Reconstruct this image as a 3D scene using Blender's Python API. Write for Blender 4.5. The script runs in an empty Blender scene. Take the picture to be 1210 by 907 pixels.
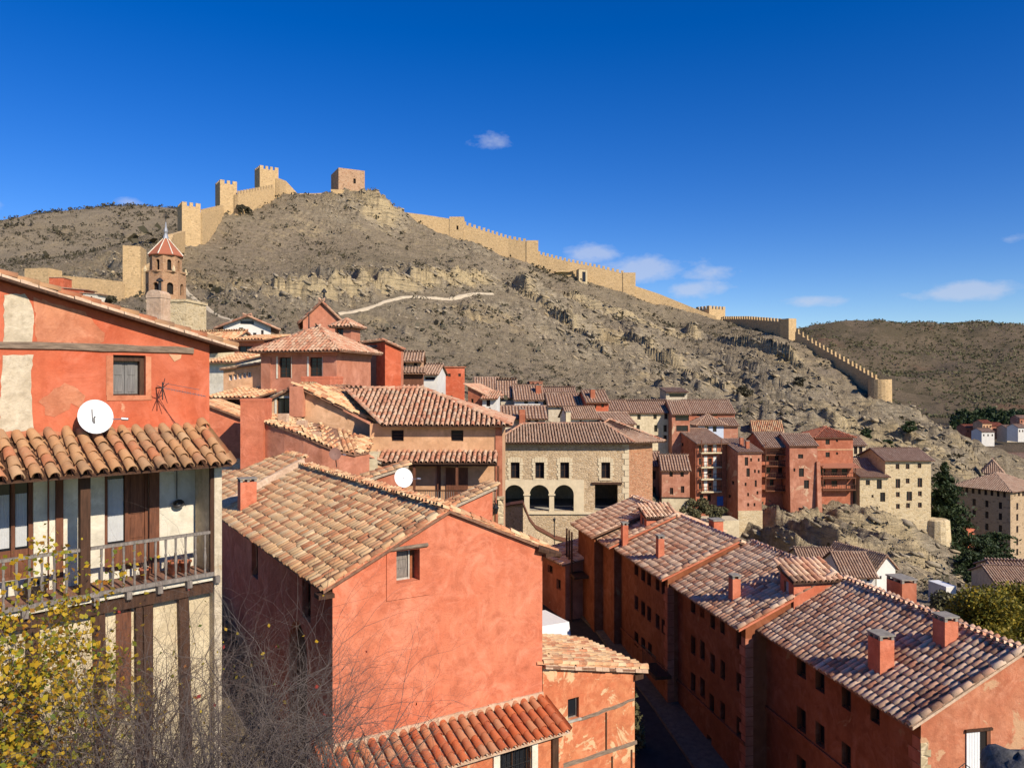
import bpy, math, random
import numpy as np
from mathutils import Vector, Matrix
from mathutils.geometry import tessellate_polygon
R = math.radians
random.seed(7); rng = np.random.default_rng(11)
sc = bpy.context.scene
C = sc.collection

# ---------------------------------------------------------------- camera, sky, sun, exposure
FPX, CX, CY = 908.0, 605.0, 453.5
cam = bpy.data.cameras.new('camera'); camo = bpy.data.objects.new('camera', cam); C.objects.link(camo)
cam.sensor_fit = 'HORIZONTAL'; cam.sensor_width = 36; cam.lens = 36*FPX/1210
cam.clip_start = 0.1; cam.clip_end = 12000
camo.location = (0, 0, 0); camo.rotation_euler = (R(90), 0, 0)
sc.camera = camo
SUN_EL, SUN_AZ = 34.0, 42.0            # azimuth: degrees to the right of straight behind the camera
sdir = Vector((math.sin(R(SUN_AZ))*math.cos(R(SUN_EL)), -math.cos(R(SUN_AZ))*math.cos(R(SUN_EL)), math.sin(R(SUN_EL))))
sl = bpy.data.lights.new('sun', 'SUN'); sl.energy = 4.9; sl.angle = R(0.5); sl.color = (1.0, .90, .76)
so = bpy.data.objects.new('sun', sl); C.objects.link(so)
so.rotation_euler = sdir.to_track_quat('Z', 'Y').to_euler(); so.location = (60, -60, 80)
world = bpy.data.worlds.new('World'); sc.world = world; world.use_nodes = True
wt = world.node_tree; wt.nodes.clear()
def wn(t, **k):
    n = wt.nodes.new(t)
    for a, b in k.items(): setattr(n, a, b)
    return n
def wmath(op, a, b=None, c=None):
    n = wn('ShaderNodeMath', operation=op)
    for i, x in enumerate((a, b, c)):
        if x is None: continue
        if isinstance(x, (int, float)): n.inputs[i].default_value = x
        else: wt.links.new(x, n.inputs[i])
    return n.outputs[0]
sky = wn('ShaderNodeTexSky', sky_type='NISHITA'); sky.sun_disc = False
sky.sun_elevation = R(SUN_EL); sky.sun_rotation = math.atan2(sdir.x, sdir.y)
sky.altitude = 1200; sky.air_density = 1.0; sky.dust_density = 0.15; sky.ozone_density = 3.0
hsv = wn('ShaderNodeHueSaturation'); hsv.inputs['Saturation'].default_value = 1.42; hsv.inputs['Hue'].default_value = .519; hsv.inputs['Value'].default_value = 1.42
wt.links.new(sky.outputs[0], hsv.inputs['Color'])
tc = wn('ShaderNodeTexCoord'); sep = wn('ShaderNodeSeparateXYZ'); wt.links.new(tc.outputs['Generated'], sep.inputs[0])
az = wmath('ARCTAN2', sep.outputs[0], sep.outputs[1]); el = wmath('ARCSINE', sep.outputs[2])
nz = wn('ShaderNodeTexNoise'); nz.inputs['Scale'].default_value = 26; nz.inputs['Detail'].default_value = 7; nz.inputs['Roughness'].default_value = .62
mp = wn('ShaderNodeMapping'); mp.inputs['Scale'].default_value = (1, 1, 2.0)
wt.links.new(tc.outputs['Generated'], mp.inputs[0]); wt.links.new(mp.outputs[0], nz.inputs['Vector'])
CLOUDS = [(585, 168, 34, 12, .55), (152, 240, 24, 8, .5), (700, 300, 42, 14, .75), (758, 318, 70, 17, .8), (830, 322, 52, 12, .6),
          (822, 341, 40, 11, .75), (957, 356, 42, 8, .75), (1150, 344, 60, 10, .9), (1090, 350, 60, 7, .45), (1200, 283, 30, 8, .5),
          (-5, 242, 22, 8, .5), (1320, 330, 70, 12, .8), (-160, 260, 60, 10, .6)]
acc = None
for (u, v, su, sv, s) in CLOUDS:
    t = (u-CX)/FPX; a0 = math.atan(t); e0 = math.atan((CY-v)/FPX*math.cos(a0)); ca = math.cos(a0)**2
    da = wmath('DIVIDE', wmath('SUBTRACT', az, a0), su/FPX*ca); de = wmath('DIVIDE', wmath('SUBTRACT', el, e0), sv/FPX)
    g = wmath('MULTIPLY', wmath('EXPONENT', wmath('MULTIPLY', wmath('ADD', wmath('MULTIPLY', da, da), wmath('MULTIPLY', de, de)), -0.8)), s)
    acc = g if acc is None else wmath('MAXIMUM', acc, g)
dens = wmath('MULTIPLY', wmath('SUBTRACT', wmath('ADD', acc, nz.outputs[0]), .84), 1.5)
cl = wn('ShaderNodeClamp'); wt.links.new(wmath('MULTIPLY', dens, wmath('GREATER_THAN', acc, .02)), cl.inputs[0]); cl.inputs['Max'].default_value = .55
mixc = wn('ShaderNodeMix', data_type='RGBA'); wt.links.new(cl.outputs[0], mixc.inputs[0]); wt.links.new(hsv.outputs[0], mixc.inputs[6])
mixc.inputs[7].default_value = (6.4, 7.0, 8.6, 1)
bg = wn('ShaderNodeBackground'); bg.inputs['Strength'].default_value = 0.085; wt.links.new(mixc.outputs[2], bg.inputs[0])
wo = wn('ShaderNodeOutputWorld'); wt.links.new(bg.outputs[0], wo.inputs[0])
sc.view_settings.view_transform = 'Standard'; sc.view_settings.look = 'None'
sc.view_settings.exposure = 0.15; sc.view_settings.gamma = 1; sc.view_settings.use_curve_mapping = False
sc.cycles.max_bounces = 6; sc.cycles.diffuse_bounces = 1; sc.cycles.glossy_bounces = 2; sc.cycles.transparent_max_bounces = 6
sc.cycles.use_denoising = True

# ---------------------------------------------------------------- helpers: projection
def at(u, v, Y): return Vector(((u-CX)/FPX*Y, Y, (CY-v)/FPX*Y))
def ray(u, v): return Vector(((u-CX)/FPX, 1, (CY-v)/FPX))
def hit(u, v, P, n):
    r = ray(u, v); return r*(P.dot(n)/r.dot(n))
def V2(x, y): return Vector((x, y, 0))

# ---------------------------------------------------------------- materials
MATS = {}
def nodes(name):
    m = bpy.data.materials.new(name); m.use_nodes = True; nt = m.node_tree
    return m, nt, nt.nodes['Principled BSDF']
def N(nt, t, **k):
    n = nt.nodes.new(t)
    for a, b in k.items(): setattr(n, a, b)
    return n
def noise(nt, vec, scale, detail=4, rough=.55, dist=0):
    n = N(nt, 'ShaderNodeTexNoise'); n.inputs['Scale'].default_value = scale; n.inputs['Detail'].default_value = detail
    n.inputs['Roughness'].default_value = rough; n.inputs['Distortion'].default_value = dist
    nt.links.new(vec, n.inputs['Vector']); return n.outputs[0]
def ramp(nt, fac, stops, interp='LINEAR'):
    r = N(nt, 'ShaderNodeValToRGB'); r.color_ramp.interpolation = interp
    e = r.color_ramp.elements
    while len(e) > 1: e.remove(e[-1])
    e[0].position = stops[0][0]; e[0].color = (*stops[0][1], 1) if not isinstance(stops[0][1], float) else (stops[0][1],)*3+(1,)
    for p, c in stops[1:]:
        x = e.new(p); x.color = (c,)*3+(1,) if isinstance(c, float) else (*c, 1)
    nt.links.new(fac, r.inputs[0]); return r.outputs[0]
def mix(nt, fac, a, b, blend='MIX'):
    m = N(nt, 'ShaderNodeMix', data_type='RGBA', blend_type=blend)
    for i, x in ((0, fac), (6, a), (7, b)):
        if isinstance(x, (int, float)): m.inputs[i].default_value = x
        elif isinstance(x, tuple): m.inputs[i].default_value = (*x, 1)
        else: nt.links.new(x, m.inputs[i])
    return m.outputs[2]
def mth(nt, op, a, b=0.0):
    n = N(nt, 'ShaderNodeMath', operation=op)
    for i, x in enumerate((a, b)):
        if isinstance(x, (int, float)): n.inputs[i].default_value = x
        else: nt.links.new(x, n.inputs[i])
    return n.outputs[0]
def bump(nt, bs, h, strength, dist):
    b = N(nt, 'ShaderNodeBump'); b.inputs['Strength'].default_value = strength; b.inputs['Distance'].default_value = dist
    nt.links.new(h, b.inputs['Height']); nt.links.new(b.outputs[0], bs.inputs['Normal'])
def gpos(nt): return N(nt, 'ShaderNodeNewGeometry').outputs['Position']
def scaled(nt, v, s):
    m = N(nt, 'ShaderNodeMapping'); m.inputs['Scale'].default_value = s; nt.links.new(v, m.inputs[0]); return m.outputs[0]

def plaster(key, c1, c2, c3=None, sc1=.8, t3=.62, rough=.92, bmp=.35, streak=.35):
    m, nt, bs = nodes(key); p = gpos(nt)
    n1 = noise(nt, p, sc1, 6, .62, .4); n2 = noise(nt, p, sc1*5, 5, .65); n3 = noise(nt, p, 22, 3, .6)
    col = mix(nt, ramp(nt, n1, [(.34, 0.0), (.66, 1.0)]), c1, c2)
    dark = tuple(x*.62 for x in c1)
    col = mix(nt, ramp(nt, n2, [(.46, 0.0), (.76, .75)]), col, dark)
    pale = tuple(min(1, x*1.12+.03) for x in c2)
    col = mix(nt, ramp(nt, noise(nt, p, sc1*2.3, 5, .7, 1.2), [(.48, 0.0), (.68, .8)]), col, pale)
    col = mix(nt, ramp(nt, noise(nt, p, sc1*.55, 5, .7, 1.5), [(.46, 0.0), (.62, .45)]), col, tuple(x*.74 for x in c1))
    st = noise(nt, scaled(nt, p, (2.2, 2.2, .18)), 1.6, 4, .6)
    col = mix(nt, ramp(nt, st, [(.52, 0.0), (.8, streak)]), col, dark)
    if c3:
        n4 = noise(nt, p, sc1*.9+.25, 6, .68, .6)
        col = mix(nt, ramp(nt, n4, [(t3, 0.0), (t3+.035, 1.0)]), col, c3)
    nt.links.new(col, bs.inputs['Base Color']); bs.inputs['Roughness'].default_value = rough
    bs.inputs['Specular IOR Level'].default_value = .15
    h = mth(nt, 'ADD', mth(nt, 'MULTIPLY', n2, 1.6), mth(nt, 'MULTIPLY', n3, .35))
    bump(nt, bs, h, bmp, .06)
    MATS[key] = m
def masonry(key, c1, c2, mortar, size=.35, flat=1.6):
    m, nt, bs = nodes(key); p = scaled(nt, gpos(nt), (1, 1, flat))
    v = N(nt, 'ShaderNodeTexVoronoi'); v.inputs['Scale'].default_value = 1/size; nt.links.new(p, v.inputs['Vector'])
    ve = N(nt, 'ShaderNodeTexVoronoi', feature='DISTANCE_TO_EDGE'); ve.inputs['Scale'].default_value = 1/size; nt.links.new(p, ve.inputs['Vector'])
    s = N(nt, 'ShaderNodeSeparateColor'); nt.links.new(v.outputs['Color'], s.inputs[0])
    col = mix(nt, s.outputs[0], c1, c2)
    col = mix(nt, ramp(nt, s.outputs[1], [(.75, 0.0), (.95, .6)]), col, tuple(x*.5 for x in c1))
    big = noise(nt, gpos(nt), .35, 5, .6)
    col = mix(nt, ramp(nt, big, [(.4, 0.0), (.7, .5)]), col, tuple(x*.72 for x in c2))
    e = ramp(nt, ve.outputs[0], [(.02, 1.0), (.09, 0.0)])
    col = mix(nt, e, col, mortar)
    nt.links.new(col, bs.inputs['Base Color']); bs.inputs['Roughness'].default_value = .95; bs.inputs['Specular IOR Level'].default_value = .1
    hh = mth(nt, 'ADD', ramp(nt, ve.outputs[0], [(0, 0.0), (.15, 1.0)]), mth(nt, 'MULTIPLY', noise(nt, gpos(nt), 9, 4), .5))
    bump(nt, bs, hh, .7, .05)
    MATS[key] = m
def tilemat(key, stops, lich=(.10, .085, .06), lf=.45, rough=.85):
    m, nt, bs = nodes(key); g = N(nt, 'ShaderNodeNewGeometry'); oi = N(nt, 'ShaderNodeObjectInfo')
    r = mth(nt, 'FRACT', mth(nt, 'ADD', mth(nt, 'MULTIPLY', g.outputs['Random Per Island'], 1.0), mth(nt, 'MULTIPLY', oi.outputs['Random'], 7.3)))
    col = ramp(nt, r, stops)
    p = g.outputs['Position']
    col = mix(nt, ramp(nt, noise(nt, p, 1.1, 5, .65), [(.5, 0.0), (.74, lf)]), col, lich)
    col = mix(nt, ramp(nt, noise(nt, p, 14, 4, .7), [(.48, 0.0), (.75, .55)]), col, tuple(x*.9 for x in stops[-1][1]))
    col = mix(nt, ramp(nt, noise(nt, p, 30, 3, .7), [(.56, 0.0), (.72, .5)]), col, (.14, .10, .07))
    nt.links.new(col, bs.inputs['Base Color']); bs.inputs['Roughness'].default_value = rough; bs.inputs['Specular IOR Level'].default_value = .2
    bump(nt, bs, noise(nt, p, 40, 3), .25, .01)
    MATS[key] = m
def plain(key, c, rough=.7, metal=0, var=.35, scale=6, st=(1, 1, 1), spec=.3):
    m, nt, bs = nodes(key); p = scaled(nt, gpos(nt), st)
    n = noise(nt, p, scale, 5, .65)
    col = mix(nt, ramp(nt, n, [(.3, 0.0), (.7, 1.0)]), tuple(x*(1-var) for x in c), tuple(min(1, x*(1+var*.7)) for x in c))
    nt.links.new(col, bs.inputs['Base Color']); bs.inputs['Roughness'].default_value = rough; bs.inputs['Metallic'].default_value = metal
    bs.inputs['Specular IOR Level'].default_value = spec
    bump(nt, bs, n, .3, .02)
    MATS[key] = m

plaster('coral', (.62, .17, .085), (.70, .235, .125), sc1=.55, streak=.18)
plaster('brickred', (.55, .115, .05), (.60, .165, .08), (.62, .30, .17), sc1=.45, t3=.66, streak=.25)
plaster('annexred', (.60, .17, .075), (.66, .27, .12), (.68, .46, .25), sc1=.8, t3=.56, streak=.4)
plaster('shaded_streetred', (.25, .075, .030), (.32, .11, .047), (.31, .165, .08), sc1=.5, t3=.64)  # shade put into the colour: red darkened for the unlit street fronts
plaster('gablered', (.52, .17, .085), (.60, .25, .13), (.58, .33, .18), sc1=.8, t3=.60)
plaster('terracotta', (.41, .13, .068), (.50, .185, .10), (.5, .28, .17), sc1=.35, t3=.66)
plaster('coralwall', (.52, .195, .11), (.61, .26, .155), (.60, .36, .22), sc1=.4, t3=.66)
plaster('pinkred', (.43, .165, .095), (.53, .25, .155), (.58, .38, .24), sc1=.22, t3=.60)
plaster('ochre', (.64, .35, .18), (.74, .44, .245), (.70, .48, .29), sc1=.4, t3=.66)
plaster('cream', (.66, .53, .33), (.74, .62, .40), (.60, .44, .26), sc1=.5, t3=.66)
plaster('palecream', (.72, .64, .48), (.80, .74, .60), sc1=.5)
plaster('oldplaster', (.54, .44, .30), (.66, .56, .40), (.45, .33, .2), sc1=1.4, t3=.62)
plaster('mortar', (.58, .38, .24), (.66, .48, .33), sc1=1.5)
masonry('fortstone', (.54, .365, .18), (.68, .475, .25), (.54, .38, .2), .5)
masonry('archstone', (.50, .34, .185), (.68, .51, .315), (.64, .50, .33), .24)
masonry('archbrick', (.46, .20, .10), (.56, .29, .16), (.52, .32, .19), .24)
masonry('creamstone', (.58, .43, .23), (.70, .56, .34), (.66, .53, .33), .5)
plain('greystone', (.11, .105, .10), .95, var=.6, scale=38)
masonry('towerbrick', (.40, .21, .11), (.52, .30, .17), (.50, .34, .2), .3, 2.5)
masonry('castlered', (.42, .23, .13), (.52, .33, .2), (.5, .35, .22), .7)
masonry('seminary', (.44, .31, .18), (.50, .36, .22), (.5, .37, .24), .6)
plain('dressed', (.70, .57, .37), .9, var=.14, scale=2)
tilemat('tile_tan', [(0, (.60, .25, .11)), (.22, (.72, .43, .21)), (.45, (.78, .52, .28)), (.66, (.64, .25, .115)), (.8, (.40, .17, .085)), (.9, (.76, .50, .27)), (1, (.80, .58, .34))], lf=.35)
tilemat('tile_balc', [(0, (.44, .21, .095)), (.3, (.50, .27, .125)), (.6, (.40, .23, .12)), (.8, (.46, .165, .075)), (1, (.48, .30, .16))], lf=.6)
tilemat('tile_new', [(0, (.46, .10, .035)), (.35, (.52, .13, .045)), (.6, (.40, .095, .04)), (.8, (.50, .18, .08)), (1, (.46, .22, .12))], (.26, .09, .05), .3)
tilemat('tile_pale', [(0, (.66, .33, .19)), (.25, (.80, .52, .33)), (.5, (.84, .60, .40)), (.72, (.58, .24, .13)), (.88, (.36, .2, .12)), (1, (.80, .54, .35))], (.18, .12, .08), .4)
tilemat('tile_mid', [(0, (.48, .18, .10)), (.3, (.58, .33, .20)), (.6, (.62, .42, .28)), (.8, (.50, .20, .11)), (1, (.60, .40, .26))], lf=.5)
tilemat('tile_far', [(0, (.38, .235, .155)), (.4, (.47, .31, .21)), (.7, (.40, .24, .155)), (1, (.52, .37, .26))], (.16, .125, .09), .45)
tilemat('tile_red', [(0, (.34, .10, .05)), (.5, (.40, .13, .07)), (1, (.36, .15, .09))], lf=.3)
plain('tile_bed', (.26, .135, .08), .95, var=.4, scale=9)
plain('mortar_old', (.45, .36, .26), .95, var=.4, scale=9)
plain('wood_dark', (.075, .035, .018), .75, st=(5, 5, .7), scale=4, var=.5)
plain('wood_brown', (.17, .065, .032), .7, st=(5, 5, .7), scale=4, var=.45)
plain('wood_grey', (.24, .205, .17), .85, st=(6, 6, .8), scale=4, var=.45)
plain('wood_grey_h', (.25, .18, .125), .85, st=(1, 1, 7), scale=4, var=.5)
plain('shutter', (.20, .19, .175), .85, st=(9, 9, .6), scale=4, var=.35)
plain('deckwood', (.26, .13, .085), .8, scale=8, var=.3)
plain('stone_slab', (.50, .46, .38), .9, scale=5)
plain('capstone', (.30, .265, .215), .9, scale=7)
plain('white', (.80, .79, .76), .6, var=.06)
plain('whitewall', (.72, .68, .60), .9, var=.12, scale=1)
plain('bluewhite', (.56, .62, .70), .8, var=.08)
plain('iron', (.025, .023, .022), .5, 0.0, spec=.4)
plain('metal', (.45, .46, .48), .35, .8, var=.15)
plain('dishbrown', (.22, .11, .08), .6, var=.15)
plain('terracotta_pot', (.42, .14, .07), .8)
plain('asphalt', (.060, .048, .036), .9, scale=3, var=.3)
plain('kerbstone', (.17, .13, .085), .9, scale=5)
plain('pathdirt', (.56, .46, .31), .95, scale=1.2, var=.2)
plain('cloth', (.52, .52, .50), .9, var=.08, scale=9)
plain('bluecloth', (.06, .16, .48), .8)
plain('dark_inside', (.02, .015, .012), .9, var=.1)
plain('bark', (.10, .075, .055), .9, st=(4, 4, .6), scale=6, var=.5)
plain('twig', (.165, .13, .108), .85, scale=12, var=.35)
plain('twig_red', (.115, .065, .048), .85, scale=12, var=.35)
plain('slate', (.10, .10, .11), .5, var=.2)
plain('lead', (.34, .35, .37), .5, .3, var=.15)
def leafmat(key, stops, trans=.25):
    m, nt, bs = nodes(key); g = N(nt, 'ShaderNodeNewGeometry')
    col = ramp(nt, g.outputs['Random Per Island'], stops)
    nt.links.new(col, bs.inputs['Base Color']); bs.inputs['Roughness'].default_value = .6
    bs.inputs['Specular IOR Level'].default_value = .25
    tr = N(nt, 'ShaderNodeBsdfTranslucent'); nt.links.new(col, tr.inputs[0])
    mx = N(nt, 'ShaderNodeMixShader'); mx.inputs[0].default_value = trans
    nt.links.new(bs.outputs[0], mx.inputs[1]); nt.links.new(tr.outputs[0], mx.inputs[2])
    nt.links.new(mx.outputs[0], nt.nodes['Material Output'].inputs[0]); MATS[key] = m
leafmat('leaf_yellow', [(0, (.52, .30, .015)), (.35, (.62, .42, .03)), (.6, (.36, .34, .03)), (.8, (.13, .2, .03)), (.92, (.40, .14, .02)), (1, (.6, .4, .04))], .35)
leafmat('leaf_red', [(0, (.25, .02, .02)), (1, (.4, .05, .03))])
leafmat('leaf_tree', [(0, (.10, .11, .015)), (.4, (.17, .15, .02)), (.7, (.36, .25, .02)), (1, (.08, .085, .02))])
leafmat('leaf_pine', [(0, (.022, .040, .016)), (.5, (.038, .060, .020)), (1, (.06, .075, .026))], .1)
leafmat('leaf_scrub', [(0, (.075, .064, .037)), (.5, (.11, .092, .055)), (1, (.06, .055, .03))], .1)
leafmat('leaf_olive', [(0, (.12, .115, .05)), (.5, (.17, .15, .07)), (1, (.09, .09, .04))], .15)
def glassmat():
    m, nt, bs = nodes('pane'); bs.inputs['Base Color'].default_value = (.016, .018, .022, 1); bs.inputs['Roughness'].default_value = .12
    bs.inputs['Specular IOR Level'].default_value = .35; MATS['glass'] = m
glassmat()

# ---------------------------------------------------------------- helpers: objects
ORG = {}
def tag(o, label=None, cat=None, group=None, kind=None):
    if label: o['label'] = label
    if cat: o['category'] = cat
    if group: o['group'] = group
    if kind: o['kind'] = kind
    return o
def thing(name, loc, label, cat, group=None):
    o = bpy.data.objects.new(name, None); C.objects.link(o); o.location = loc; o.empty_display_size = .3
    ORG[o] = Vector(loc); return tag(o, label, cat, group)
def mesh_np(name, verts, quads=None, tris=None):
    verts = np.asarray(verts, dtype=np.float32); me = bpy.data.meshes.new(name)
    fl = []; tot = []
    if quads is not None and len(quads): fl.append(np.asarray(quads, dtype=np.int32).ravel()); tot.append(np.full(len(quads), 4, dtype=np.int32))
    if tris is not None and len(tris): fl.append(np.asarray(tris, dtype=np.int32).ravel()); tot.append(np.full(len(tris), 3, dtype=np.int32))
    li = np.concatenate(fl); lt = np.concatenate(tot); ls = np.concatenate([[0], np.cumsum(lt)[:-1]]).astype(np.int32)
    me.vertices.add(len(verts)); me.vertices.foreach_set('co', verts.ravel())
    me.loops.add(len(li)); me.loops.foreach_set('vertex_index', li)
    me.polygons.add(len(lt)); me.polygons.foreach_set('loop_start', ls)
    me.update(calc_edges=True); return me
def link(name, me, mat, parent=None, smooth=False):
    if mat and not me.materials: me.materials.append(MATS[mat])
    if smooth: me.polygons.foreach_set('use_smooth', [True]*len(me.polygons))
    o = bpy.data.objects.new(name, me); C.objects.link(o)
    if parent is not None: o.parent = parent; ORG[o] = ORG[parent]
    else: ORG[o] = Vector((0, 0, 0))
    return o
class MB:
    def __init__(s): s.v = []; s.f = []
    def add(s, vs, fs):
        b = len(s.v); s.v += [Vector(v) for v in vs]; s.f += [tuple(i+b for i in f) for f in fs]
    def quad(s, a, b, c, d): s.add((a, b, c, d), ((0, 1, 2, 3),))
    def hexa(s, p):       # p: 4 bottom, 4 top
        s.add(p, ((3, 2, 1, 0), (4, 5, 6, 7), (0, 1, 5, 4), (1, 2, 6, 5), (2, 3, 7, 6), (3, 0, 4, 7)))
    def box(s, fr, a0, a1, b0, b1, z0, z1):
        s.hexa([fr.pt(a0, b1, z0), fr.pt(a1, b1, z0), fr.pt(a1, b0, z0), fr.pt(a0, b0, z0),
                fr.pt(a0, b1, z1), fr.pt(a1, b1, z1), fr.pt(a1, b0, z1), fr.pt(a0, b0, z1)])
    def slab(s, pts, t):   # extrude polygon downwards by t
        n = len(pts); d = Vector((0, 0, -t))
        s.add([*pts, *[Vector(p)+d for p in pts]], [tuple(range(n)), tuple(range(2*n-1, n-1, -1))] + [(i, i+n, (i+1) % n+n, (i+1) % n) for i in range(n)])
    def tube(s, p, q, r0, r1=None, n=6, caps=True):
        p, q = Vector(p), Vector(q); r1 = r0 if r1 is None else r1
        ax = (q-p).normalized(); e = ax.orthogonal().normalized(); f = ax.cross(e)
        vs = [];
        for c, r in ((p, r0), (q, r1)):
            for i in range(n):
                t = 2*math.pi*i/n; vs.append(c+(e*math.cos(t)+f*math.sin(t))*r)
        fs = [(i, (i+1) % n, (i+1) % n+n, i+n) for i in range(n)]
        if caps: fs += [tuple(range(n-1, -1, -1)), tuple(range(n, 2*n))]
        s.add(vs, fs)
    def lathe(s, c, prof, n=12):
        c = Vector(c); vs = []
        for (r, z) in prof:
            for i in range(n):
                t = 2*math.pi*i/n; vs.append(c+Vector((r*math.cos(t), r*math.sin(t), z)))
        fs = []
        for k in range(len(prof)-1):
            for i in range(n): fs.append((k*n+i, k*n+(i+1) % n, (k+1)*n+(i+1) % n, (k+1)*n+i))
        fs.append(tuple(range(n-1, -1, -1))); fs.append(tuple(range((len(prof)-1)*n, len(prof)*n)))
        s.add(vs, fs)
    def build(s, name, mat, parent=None, smooth=False):
        o = ORG[parent] if parent is not None else Vector((0, 0, 0))
        me = bpy.data.meshes.new(name); me.from_pydata([v-o for v in s.v], [], s.f); me.update()
        return link(name, me, mat, parent, smooth)
class Frame:
    def __init__(s, P, d): s.P = Vector((P[0], P[1], 0)); s.d = Vector((d[0], d[1], 0)).normalized(); s.n = Vector((s.d.y, -s.d.x, 0))
    def pt(s, a, b, z): return s.P+s.d*a+s.n*b+Vector((0, 0, z))
    def px(s, u, v, b=0.0):   # pixel -> (a, z) on the plane at offset b
        h = hit(u, v, s.P+s.n*b, s.n); return (h-s.P).dot(s.d), h.z
    def left(s, D): return Frame(s.pt(0, -D, 0), s.n)
    def right(s, L): return Frame(s.pt(L, 0, 0), -s.n)
    def back(s, L, D): return Frame(s.pt(L, -D, 0), -s.d)
def panel(mb, fr, outline, holes=(), b=0.0, reveal=.2):
    polys = [[Vector((a, z, 0)) for a, z in outline]]+[[Vector((a, z, 0)) for a, z in h] for h in holes]
    flat = [p for q in polys for p in q]
    mb.add([fr.pt(p.x, b, p.y) for p in flat], [])
    base = len(mb.v)-len(flat)
    for t in tessellate_polygon(polys):
        i, j, k = t; A, B, Cc = flat[i], flat[j], flat[k]
        if (B-A).cross(Cc-A).z < 0: i, k = k, i
        mb.f.append((i+base, j+base, k+base))
    for h in holes:
        m = len(h)
        mb.add([fr.pt(a, b, z) for a, z in h]+[fr.pt(a, b-reveal, z) for a, z in h], [(i, i+m, (i+1) % m+m, (i+1) % m) for i in range(m)])
def rect(a0, a1, z0, z1): return [(a0, z0), (a1, z0), (a1, z1), (a0, z1)]
def arch(a0, a1, z0, z1, n=10):
    r = (a1-a0)/2; c = (a0+a1)/2; zs = z1-r
    return [(a0, z0), (a1, z0)]+[(c+r*math.cos(math.pi*i/n), zs+r*math.sin(math.pi*i/n)) for i in range(n+1)]
def window(root, fr, a0, a1, z0, z1, b=0.0, dep=.14, fw=.05, mull=True, frame_mat='wood_dark', pane_mat='glass', name='window', bars=0):
    f = MB(); B0, B1 = b-dep-.04, b-dep+.02
    fw = min(fw, (a1-a0)*.18, (z1-z0)*.18)
    f.box(fr, a0, a0+fw, B0, B1, z0, z1); f.box(fr, a1-fw, a1, B0, B1, z0, z1)
    f.box(fr, a0+fw, a1-fw, B0, B1, z0, z0+fw); f.box(fr, a0+fw, a1-fw, B0, B1, z1-fw, z1)
    if mull: c = (a0+a1)/2; f.box(fr, c-fw*.4, c+fw*.4, B0, B1-.005, z0+fw, z1-fw)
    for k in range(bars):
        z = z0+fw+(z1-z0-2*fw)*(k+1)/(bars+1); f.box(fr, a0+fw, a1-fw, B0+.01, B1-.012, z-.012, z+.012)
    w = f.build(name, frame_mat, root)
    p = MB(); p.quad(fr.pt(a0+.01, b-dep-.01, z0+.01), fr.pt(a1-.01, b-dep-.01, z0+.01), fr.pt(a1-.01, b-dep-.01, z1-.01), fr.pt(a0+.01, b-dep-.01, z1-.01))
    p.build('pane' if pane_mat == 'glass' else 'shutter', pane_mat, w)
    return w

# ---------------------------------------------------------------- barrel tiles
def barrel(sp, ln, seg, lip):
    """half barrel along +y, lower end at y=0; taper to the top"""
    v = []; q = []
    r0, r1 = sp*.375, sp*.32
    for (y, r, dz) in ((0, r0, .022), (ln, r1, 0)):
        for i in range(seg+1):
            t = math.pi*i/seg; v.append((r*math.cos(t), y, r*1.12*math.sin(t)+dz))
    for i in range(seg): q.append((i, i+seg+1, i+seg+2, i+1))
    if lip:
        b = len(v); r = r0*.80
        for i in range(seg+1):
            t = math.pi*i/seg; v.append((r*math.cos(t), .002, r*1.06*math.sin(t)+.022))
        for i in range(seg): q.append((i+1, b+i+1, b+i, i))
        b2 = len(v)
        for i in range(seg+1):
            t = math.pi*i/seg; v.append((r*math.cos(t)*.9, ln*.5, r*.95*math.sin(t)+.008))
        for i in range(seg): q.append((b+i+1, b2+i+1, b2+i, b+i))
    return np.array(v, dtype=np.float32), np.array(q, dtype=np.int32)
TILE_CACHE = {}
def inside(poly, x, y):
    c = np.zeros(x.shape, dtype=bool); n = len(poly)
    for i in range(n):
        x0, y0 = poly[i]; x1, y1 = poly[(i+1) % n]
        if y0 == y1: continue
        k = ((y0 > y) != (y1 > y)) & (x < (x1-x0)*(y-y0)/(y1-y0)+x0); c ^= k
    return c
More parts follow.
